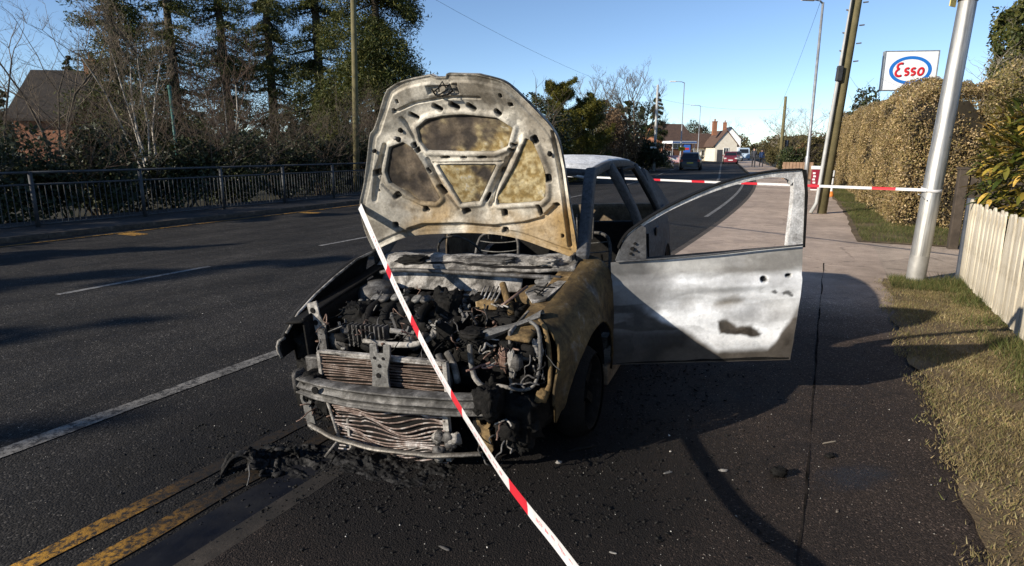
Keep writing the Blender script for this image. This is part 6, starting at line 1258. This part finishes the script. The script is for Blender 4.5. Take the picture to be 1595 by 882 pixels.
for k in range(33):
    a = k / 32 * 2 * math.pi; tn.add([(math.cos(a) * .103 + .045, math.sin(a) * .103, lz + .025 + .02 * math.sin(a)), (math.cos(a) * .103 + .045, math.sin(a) * .103, lz - .01 + .02 * math.sin(a))], [])
tn.F = [(2 * k, 2 * k + 1, 2 * k + 3, 2 * k + 2) for k in range(32)]
tb = tn.build('tape_loop', M_TW, None, True, loc=(LPX, LPY, 0)); tag(tb, 'loop of white tape knotted round the silver lamp column', 'tape'); solidify(tb, .002, 1)
MB().tube(bez([(-.08, -.09, .985), (-.15, -.13, 1.03), (-.2, -.15, 1.05)], 3), .006, 5).build('knot', M_TW, tb)

er2 = random.Random(19)
for k in range(46):
    x, y = er2.uniform(.05, .56), er2.uniform(-.58, .42); z = .80 - .42 * max(0, x - .15) + er2.uniform(-.08, .0)
    lump('highlight_bit', (x, y, z), (er2.uniform(.012, .035), er2.uniform(.012, .04), er2.uniform(.008, .025)), 600 + k, er2.choice([M_ASHM, M_GALVB, M_STEEL, M_COPPER]), amp=.5, n=(10, 7), e=.8)  # bits of ash, steel and copper added to stand in for small highlights
for k in range(9): MB().box((.47, -.36 + k * .028, .66), (.05, .008, .12)).build('casting_rib', M_STEEL, car)
for k in range(7): MB().box((.30 + k * .022, .20, .70), (.007, .10, .09)).build('casting_rib', M_CHAR, car)
MB().lathe([(0, 0), (.036, 0), (.038, .01), (.038, .08), (.03, .09), (0, .09)], n=16).build('oil_filter', M_STEEL, car, True, loc=(.42, .02, .60), rot=(.3, .5, 0))
for k in range(26): MB().lathe([(0, 0), (.009, 0), (.009, .012), (.004, .014), (.004, .024), (0, .024)], n=6).build('bolt', er2.choice([M_GALVB, M_STEEL]), car, False, loc=(er2.uniform(.1, .5), er2.uniform(-.5, .4), er2.uniform(.66, .78)), rot=(er2.uniform(-.6, .6), er2.uniform(-.2, .9), 0))
for k in range(22):
    x, y = er2.uniform(.05, .5), er2.uniform(-.52, .40); z = .79 - .3 * max(0, x - .15); b = MB(); M3 = Euler((er2.uniform(-1, 1), er2.uniform(-1, 1), er2.uniform(0, 3))).to_matrix(); b.box((0, 0, 0), (er2.uniform(.05, .13), .012, .003), 0, M3); b.build('bracket', er2.choice([M_STEEL, M_GALVB]), car, loc=(x, y, z))
wires(70, (.15, -.55, .60), (.56, .42, .74), [M_STEEL, M_GALVB, M_CHARB, M_CHAR, M_COPPER], (.0018, .004), .2, seed=23)
# ------------------------------------------------------------------ burnt remains on the ground
def w2(lx, ly, z): q = CM @ Vector((lx, ly, 0)); return (q.x, q.y, z)
M_RUB = burnt('burnt_plastic', [(.3, (.005, .0048, .0046)), (.52, (.014, .0135, .013)), (.66, (.045, .043, .042)), (.8, (.14, .135, .13))], 20, .6, 1.0, 60)
rr_ = np.random.default_rng(5)
def rub_fn(u, v):
    lx = .55 + .46 * v; ly = -.78 + 1.22 * u; base = sstep(0, .12, u) * sstep(1, .80, u) * sstep(0, .15, v) * sstep(1, .45, v)
    n = fbm(u * 22, v * 10, 51, 6); rid = 1 - np.abs(2 * fbm(u * 14 + 3, v * 6 + fbm(u * 4, v * 4, 8, 3) * 2, 52, 5) - 1); h = base * (.022 * n + .055 * np.clip(rid - .55, 0, 1) * (.4 + n)) - .010
    X = [w2(a, b, 0) for a, b in zip(lx, ly)]; X = np.array(X); X[:, 2] = np.maximum(h, -.02) + (fbm(u * 70, v * 34, 53, 3) - .5) * .018 * base; 
    nn_ = (X[:, 0] + 2.1 * _N0[0]) * _N0[0] + (X[:, 1] + 2.1 * _N0[1]) * _N0[1]; X[:, 2] += np.where(nn_ < 0.0, -.098 * sstep(0, -.03, nn_), 0); return X
V, F = grid(240, 110, rub_fn); tag(obj('burnt_rubble', mesh_data('burnt_rubble', V, F, True), M_RUB), 'heap of melted black bumper plastic and ash under the car front', 'rubble', kind='stuff')
def flakes(name, n, pos, size, mat, label, kind='stuff', zf=.35):
    b_v = []; b_f = []; P = pos(n); base = 0
    q = np.array([[1, 0, -.3], [-.6, .8, -.3], [-.5, -.9, -.3], [.1, .05, .9]])
    for i in range(len(P)):
        s = size(i); a = rr_.random(3) * 6.283; M3 = np.array(Euler((a[0] * .15, a[1] * .15, a[2])).to_matrix()); V = (q * np.array([1, .55 + .5 * rr_.random(), zf]) * (1 + .5 * rr_.normal(size=(4, 3)) * .5) * s) @ M3.T + P[i] + np.array([0, 0, s * zf * .3]); b_v.append(V)
    V = np.concatenate(b_v); k = (np.arange(len(P)) * 4)[:, None, None]; F = (k + np.array([[0, 2, 1], [0, 1, 3], [1, 2, 3], [2, 0, 3]])[None]).reshape(-1, 3)
    return tag(obj(name, mesh_data(name, V, F), mat), label, 'debris', kind=kind)
def gz(x, y):
    nn_ = (x + 2.1 * _N0[0]) * _N0[0] + (y + 2.1 * _N0[1]) * _N0[1]; return np.where(nn_ < 0, ROAD_Z, 0.0)
def near_car(n):
    lx = .80 + rr_.normal(size=n) * .28; ly = -.15 + rr_.normal(size=n) * .6; P = np.array([w2(a, b, 0) for a, b in zip(lx, ly)]); P[:, 2] = gz(P[:, 0], P[:, 1]); return P
flakes('char_flakes', 5200, near_car, lambda i: float(np.clip(rr_.lognormal(-5.1, .5), .002, .018)), M_RUB, 'black char flakes and crumbs scattered round the car front')
def under_car(n):
    lx = rr_.uniform(-1.6, .9, n); ly = .85 + np.abs(rr_.normal(size=n)) * .4; P = np.array([w2(a, b, 0) for a, b in zip(lx, ly)]); P[:, 2] = gz(P[:, 0], P[:, 1]); return P
flakes('char_crumbs', 1800, under_car, lambda i: float(np.clip(rr_.lognormal(-4.9, .5), .003, .02)), M_RUB, 'black char crumbs below the wing and open door')
M_CHIP = leaf_mat('stone_chips', [(0, (.03, .026, .024)), (.55, (.06, .05, .045)), (.8, (.14, .12, .10)), (.92, (.30, .28, .25)), (1, (.6, .58, .54))], 0.0, .8)
def pave_pts(n):
    s = rr_.uniform(-1.2, 6.5, n); o = rr_.uniform(.15, 2.85, n); x, y = rp(s, o); return np.stack([x, y, np.zeros(n)], 1)
flakes('stone_chips', 6500, pave_pts, lambda i: float(np.clip(rr_.lognormal(-5.65, .42), .0015, .012)), M_CHIP, 'loose stone chips and grit on the dark pavement', zf=.55)
def road_pts(n):
    s = rr_.uniform(-1.5, 7, n); o = -np.abs(rr_.normal(size=n)) * 2.2 - .05; x, y = rp(s, o); return np.stack([x, y, np.full(n, ROAD_Z)], 1)
flakes('road_grit', 5000, road_pts, lambda i: float(np.clip(rr_.lognormal(-5.6, .4), .0015, .010)), M_CHIP, 'loose grit on the road surface beside the kerb', zf=.55)
def verge_pts(n):
    s = rr_.uniform(-1, 8.4, n); o = 2.8 + np.abs(rr_.normal(size=n)) * .5; x, y = rp(s, o); return np.stack([x, y, np.full(n, .012)], 1)
flakes('leaf_litter', 5000, verge_pts, lambda i: float(np.clip(rr_.lognormal(-5.1, .45), .003, .014)), leaf_mat('dead_leaves', [(0, (.07, .04, .02)), (.5, (.16, .10, .05)), (1, (.34, .25, .14))], .1, .8), 'dead leaves and straw lying on the grass verge', zf=.12)
# separate scraps one can pick out
def scrap(name, px, py, dims, seed, mat, label, zroad=False, amp=.6, rz=0.0):
    c, s_ = math.cos(PITCH), math.sin(PITCH); uu = (px - 797.5) / FPX; vv = (py - 441) / FPX; rz_ = -s_ - vv * c; z0 = ROAD_Z if zroad else 0; t_ = (z0 - CAM_H) / rz_; b = MB(); lmp(b, (0, 0, dims[2] * .42), dims, seed, amp, (18, 12), .8)
    o = b.build(name, mat, None, True, loc=(uu * t_, (c - vv * s_) * t_, z0), rot=(0, 0, rz)); tag(o, label, 'debris'); return o
scrap('char_lump', 1212, 742, (.07, .05, .055), 61, M_CHARB, 'black char lump standing by the trench joint in the pavement')
scrap('char_lump', 1292, 712, (.045, .03, .02), 62, M_CHARB, 'small flat black char piece right of the trench joint')
scrap('ash_flake', 1126, 734, (.042, .020, .010), 63, M_ASHM, 'white ash flake beside the thin tape shadow', amp=.4)
scrap('foil_scrap', 1040, 737, (.05, .014, .006), 64, M_GALVB, 'silvery foil sliver on the dark pavement', amp=.3, rz=.4)
scrap('foil_scrap', 692, 855, (.055, .013, .008), 65, M_STEEL, 'grey metal strip on the pavement below the barrier tape', amp=.3, rz=-.6)
scrap('ash_flake', 955, 862, (.03, .010, .005), 66, M_ASHM, 'thin white splinter low on the pavement', amp=.3, rz=-.4)
scrap('char_lump', 800, 682, (.08, .06, .035), 67, M_ASHM, 'pale grey ash lump in front of the car wheel')
scrap('bent_strip', 905, 700, (.16, .03, .02), 68, M_CHAR, 'charred strip of trim lying along the shadow edge', amp=.4, rz=.35)
scrap('char_lump', 870, 722, (.03, .02, .015), 69, M_ASHM, 'little white chip between car and tape')
scrap('twig', 1292, 690, (.09, .008, .008), 70, M_TWIGP, 'pale dry twig on the pavement', amp=.3, rz=.3)
scrap('twig', 1518, 752, (.07, .008, .007), 71, M_TWIGP, 'pale dry twig at the grass edge', amp=.3, rz=-.6)
# the burnt trim fragment on the yellow lines
c, s_ = math.cos(PITCH), math.sin(PITCH)
fr_o = empty('trim_fragment', rpo(2.10, -.44, ROAD_Z), R(-30)); tag(fr_o, 'curled burnt piece of trim lying on the double yellow lines', 'debris')
def frag(u, v):
    x = (u - .5) * .30 * (1 - .3 * v) + .03 * np.sin(v * 7); y = (v - .5) * .22; z = .05 + .035 * np.sin(u * 5.2 + 1) * np.cos(v * 2.5) + (fbm(u * 5, v * 5, 33, 4) - .5) * .11 - .06 * (np.abs(2 * u - 1) ** 3); return np.stack([x + (fbm(u * 4 + 7, v * 9, 35, 4) - .5) * .10, y + (fbm(u * 9, v * 4, 34, 4) - .5) * .12, np.maximum(z, .004)], -1)
V, F = grid(46, 34, frag); o = obj('sheet', mesh_data('sheet', V, F, True), M_RUB, fr_o); solidify(o, .010)
V, F = grid(40, 8, lambda u, v: np.stack([-.05 - .06 * np.sin(u * 3.1) + (v - .5) * .06 * (1 - .5 * u), -.06 - .20 * u + .02 * np.sin(v * 5), .06 * (1 - u) + .03 * np.sin(u * 6) + (fbm(u * 6, v * 3, 36, 3) - .5) * .03 + .012], -1)); o = obj('leg', mesh_data('leg', V, F, True), M_RUB, fr_o); solidify(o, .012)
MB().tube(bez([(.0, -.10, .05), (.04, -.14, .06), (.08, -.17, .035), (.11, -.21, .006)], 4), .0028, 6).build('wire', M_GALVB, fr_o, True)

# ------------------------------------------------------------------ traffic and people down the road
M_TYRE = flat('tyre_rubber', (.012, .012, .012), .8); M_LIGHT = flat('lamp_glass', (.55, .55, .55), .15, spec=.5); M_TAIL = flat('tail_lamp', (.35, .01, .01), .2, spec=.5)
def make_car(name, loc, rz, col, label, L=4.1, Wd=1.74, Hh=1.46, cab=(.22, .40, .86, .98), cat='car', bonnet_z=.92):
    t = empty(name, loc, rz); tag(t, label, cat); pm = flat(name + '_paint', col, .3, spec=.5); h = L / 2
    def loft(rows, nm, mat, par):
        V = []; F = []; n = len(rows[0])
        for r in rows: V += r
        for i in range(len(rows) - 1):
            for k in range(n): F.append((i * n + k, i * n + (k + 1) % n, (i + 1) * n + (k + 1) % n, (i + 1) * n + k))
        F += [tuple(range(n - 1, -1, -1)), tuple((len(rows) - 1) * n + k for k in range(n))]; return auto(obj(nm, mesh_data(nm, V, F), mat, par), 35)
    rows = []
    for f, zt, w in ((0, .78, .78), (.02, .86, .9), (.10, .93, .97), (.3, .95, 1), (.5, .95, 1), (.72, .94, .99), (.78, bonnet_z, .98), (.94, bonnet_z - .12, .93), (.99, bonnet_z - .25, .84), (1, .55, .75)):
        x = -h + f * L; w_ = Wd / 2 * w; rows.append([(x, -w_ * .93, .22), (x, w_ * .93, .22), (x, w_, .5), (x, w_ * .97, zt - .08), (x, w_ * .86, zt), (x, -w_ * .86, zt), (x, -w_ * .97, zt - .08), (x, -w_, .5)])
    body = loft(rows, 'body', pm, t); rows = []
    a, b, c2, d2 = cab
    for f, z, w in ((.02, .90, .84), (.10, Hh - .09, .72), (.18, Hh, .70), (.50, Hh, .70), (.58, Hh - .06, .72), (.76, .90, .84)):
        x = -h + f * L; w_ = Wd / 2 * w; wb = Wd / 2 * .88; rows.append([(x, -wb, .88), (x, wb, .88), (x, w_, z), (x, -w_, z)])
    cabn = loft(rows, 'roof', pm, t)
    for sd in (-1, 1):
        for f0, f1 in ((.13, .33), (.36, .56)):
            y0 = sd * (Wd / 2 * .88 + .004); y1 = sd * (Wd / 2 * .735 + .006); V = [(-h + f0 * L, y0 * .985, .96), (-h + f1 * L + .1, y0 * .985, .96), (-h + f1 * L, y1, Hh - .1), (-h + (f0 + .02) * L, y1, Hh - .1)]; obj('side_window', mesh_data('side_window', V, [(0, 1, 2, 3)]), M_DGLASS, t)
    for nm, xa, za, xb, zb in (('rear_window', .028, .96, .095, Hh - .12), ('windscreen', .745, .93, .60, Hh - .09)):
        o_ = -.012 if nm[0] == 'r' else .012; w0, w1 = Wd * .40, Wd * .33; obj(nm, mesh_data(nm, [(-h + xa * L + o_, -w0, za), (-h + xa * L + o_, w0, za), (-h + xb * L + o_, w1, zb), (-h + xb * L + o_, -w1, zb)], [(0, 1, 2, 3)]), M_DGLASS, t)
    for x in (-h + .2 * L, -h + .82 * L):
        for sd in (-1, 1):
            wq = MB().lathe([(0, -.1), (.2, -.1), (.30, -.095), (.315, -.06), (.315, .06), (.30, .095), (.2, .1), (0, .1)], n=20, axis='y').build('wheel', M_TYRE, t, True, loc=(x, sd * Wd * .45, .315)); MB().lathe([(0, -.107), (.19, -.104), (.19, .104), (0, .107)], n=16, axis='y').build('rim', M_GALV, wq, True)
    for sd in (-1, 1):
        MB().box((-h + .03, sd * Wd * .40, .78), (.08, .22, .20)).build('tail_lamp', M_TAIL, t, bevel=.02); MB().box((h - .08, sd * Wd * .36, .66), (.14, .32, .14)).build('headlamp', M_LIGHT, t, bevel=.03); MB().box((-h + .73 * L, sd * Wd * .52, .98), (.08, .18, .13)).build('mirror', pm, t, bevel=.02)
    MB().box((-h - .005, 0, .60), (.02, .52, .11)).build('number_plate', flat('plate_yellow', (.65, .5, .08), .5), t); MB().box((h + .005, 0, .45), (.02, .52, .11)).build('number_plate', M_WHITEP, t)
    return t
def heading(s): return math.pi / 2 - hd(s)
p = at(1076, 262, 54); make_car('moving_car', (p.x, 54, ROAD_Z), heading(55), (.012, .013, .016), 'dark car driving away towards the cottage')
p = at(1137, 258, 78); make_car('parked_car', (p.x, 78, ROAD_Z), heading(70) + math.pi, (.16, .02, .025), 'dark red car at the far kerb'); p = at(1146, 255, 92); make_car('parked_car', (p.x, 92, ROAD_Z), heading(70) + math.pi, (.10, .11, .12), 'grey car behind the dark red one')
def make_van(name, loc, rz, col, label):
    t = empty(name, loc, rz); tag(t, label, 'van'); pm = flat(name + '_paint', col, .35, spec=.5); b = MB(); prof = [(-2.4, .3), (2.35, .3), (2.4, .75), (2.25, 1.0), (1.7, 1.12), (1.05, 1.85), (.7, 2.0), (-2.3, 2.02), (-2.42, 1.9)]
    b.prism(prof, lambda x, z: (x, -.93 + .08 * max(0, z - 1), z), lambda x, z: (x, .93 - .08 * max(0, z - 1), z)); b.build('body', pm, t, bevel=.06)
    V = [(1.70, -.72, 1.17), (1.70, .72, 1.17), (1.13, .66, 1.80), (1.13, -.66, 1.80)]; obj('windscreen', mesh_data('windscreen', [(x + .03, y, z) for x, y, z in V], [(0, 1, 2, 3)]), M_DGLASS, t)
    for sd in (-1, 1):
        obj('side_window', mesh_data('side_window', [(.35, sd * .935, 1.2), (1.45, sd * .935, 1.2), (1.0, sd * .90, 1.75), (.4, sd * .90, 1.75)], [(0, 1, 2, 3)]), M_DGLASS, t); MB().box((2.33, sd * .66, .85), (.12, .3, .2)).build('headlamp', M_LIGHT, t, bevel=.03); MB().box((-2.42, sd * .8, 1.0), (.05, .14, .5)).build('tail_lamp', M_TAIL, t)
        for x in (-1.5, 1.55): wq = MB().lathe([(0, -.1), (.32, -.1), (.33, .1), (0, .1)], n=20, axis='y').build('wheel', M_TYRE, t, True, loc=(x, sd * .85, .33)); MB().lathe([(0, -.106), (.19, -.105), (.19, .105), (0, .106)], n=14, axis='y').build('rim', M_GALV, wq, True)
    return t
p = at(1157, 254, 105); make_van('distant_van', (p.x, 105, ROAD_Z), heading(80) + math.pi, (.42, .52, .62), 'pale blue van at the far end of the road')
p = at(868, 252, 39); make_van('parked_van', (p.x - .3, 41, ROAD_Z - .12), heading(40), (.36, .46, .62), 'pale blue van showing its roof over the burnt car')
def person(loc, rz, h, top, legs, label, bag=None):
    t = empty('person', loc, rz); tag(t, label, 'person'); k = h / 1.75
    joints = dict(pel=(0, 0, .95, .13), chest=(0.02, 0, 1.30, .155), neck=(0.02, 0, 1.50, .06), head=(.03, 0, 1.60, .10), crown=(.03, 0, 1.72, .085), shl=(0, .19, 1.42, .07), shr=(0, -.19, 1.42, .07), ell=(-.06, .25, 1.14, .05), elr=(.06, -.25, 1.14, .05), hal=(.06, .25, .90, .042), har=(.18, -.22, .93, .042),
                  hil=(0, .10, .90, .10), hir=(0, -.10, .90, .10), knl=(.14, .10, .50, .065), knr=(-.06, -.10, .50, .065), anl=(.18, .10, .09, .048), anr=(-.24, -.10, .13, .048), tol=(.32, .10, .05, .045), tor=(-.12, -.10, .05, .045))
    names = list(joints); V = [Vector(joints[n][:3]) * k for n in names]; E = [('pel', 'chest'), ('chest', 'neck'), ('neck', 'head'), ('head', 'crown'), ('chest', 'shl'), ('chest', 'shr'), ('shl', 'ell'), ('ell', 'hal'), ('shr', 'elr'), ('elr', 'har'), ('pel', 'hil'), ('pel', 'hir'), ('hil', 'knl'), ('knl', 'anl'), ('anl', 'tol'), ('hir', 'knr'), ('knr', 'anr'), ('anr', 'tor')]
    me = bpy.data.meshes.new('body'); me.from_pydata(V, [(names.index(a), names.index(b)) for a, b in E], []); o = bpy.data.objects.new('body', me); COL.objects.link(o); o.parent = t
    o.modifiers.new('skin', 'SKIN'); sv = me.skin_vertices[0].data
    for i, n in enumerate(names): r = joints[n][3] * k; sv[i].radius = (r, r); sv[i].use_root = n == 'pel'
    s = o.modifiers.new('sub', 'SUBSURF'); s.levels = 2; s.render_levels = 2
    m = NM('clothed_body'); z = m.n('ShaderNodeSeparateXYZ'); m.l(m.coord(), z.inputs[0]); c_ = m.ramp(m.math('DIVIDE', z.outputs[2], 1.85 * k), [(0, (.02, .018, .016)), (.055, legs), (.50, top), (.80, (.45, .28, .21)), (.895, (.04, .03, .022))], 'CONSTANT'); m.base(c_); m.rough(.85); me.materials.append(m.m)
    hr = MB(); lmp(hr, (.02 * k, 0, 1.68 * k), (.22 * k, .20 * k, .17 * k), 3, .1, (16, 10), 1); hr.build('hair', flat('dark_hair', (.03, .022, .016), .8), t, True)
    if bag: MB().box((.1, -.30, .72), (.28, .10, .34)).build('bag', flat('bag_cloth', bag, .8), t, bevel=.03)
    return t
p = at(1173, 261, 57); person((p.x, 57, 0), heading(60) + math.pi, 1.76, (.05, .055, .07), (.03, .032, .04), 'person in dark clothes walking along the far pavement')
p = at(1185, 261, 58.5); person((p.x, 58.5, 0), heading(60) + math.pi + .2, 1.62, (.03, .06, .15), (.025, .025, .03), 'shorter person in a blue jacket walking beside the dark-clothed one')
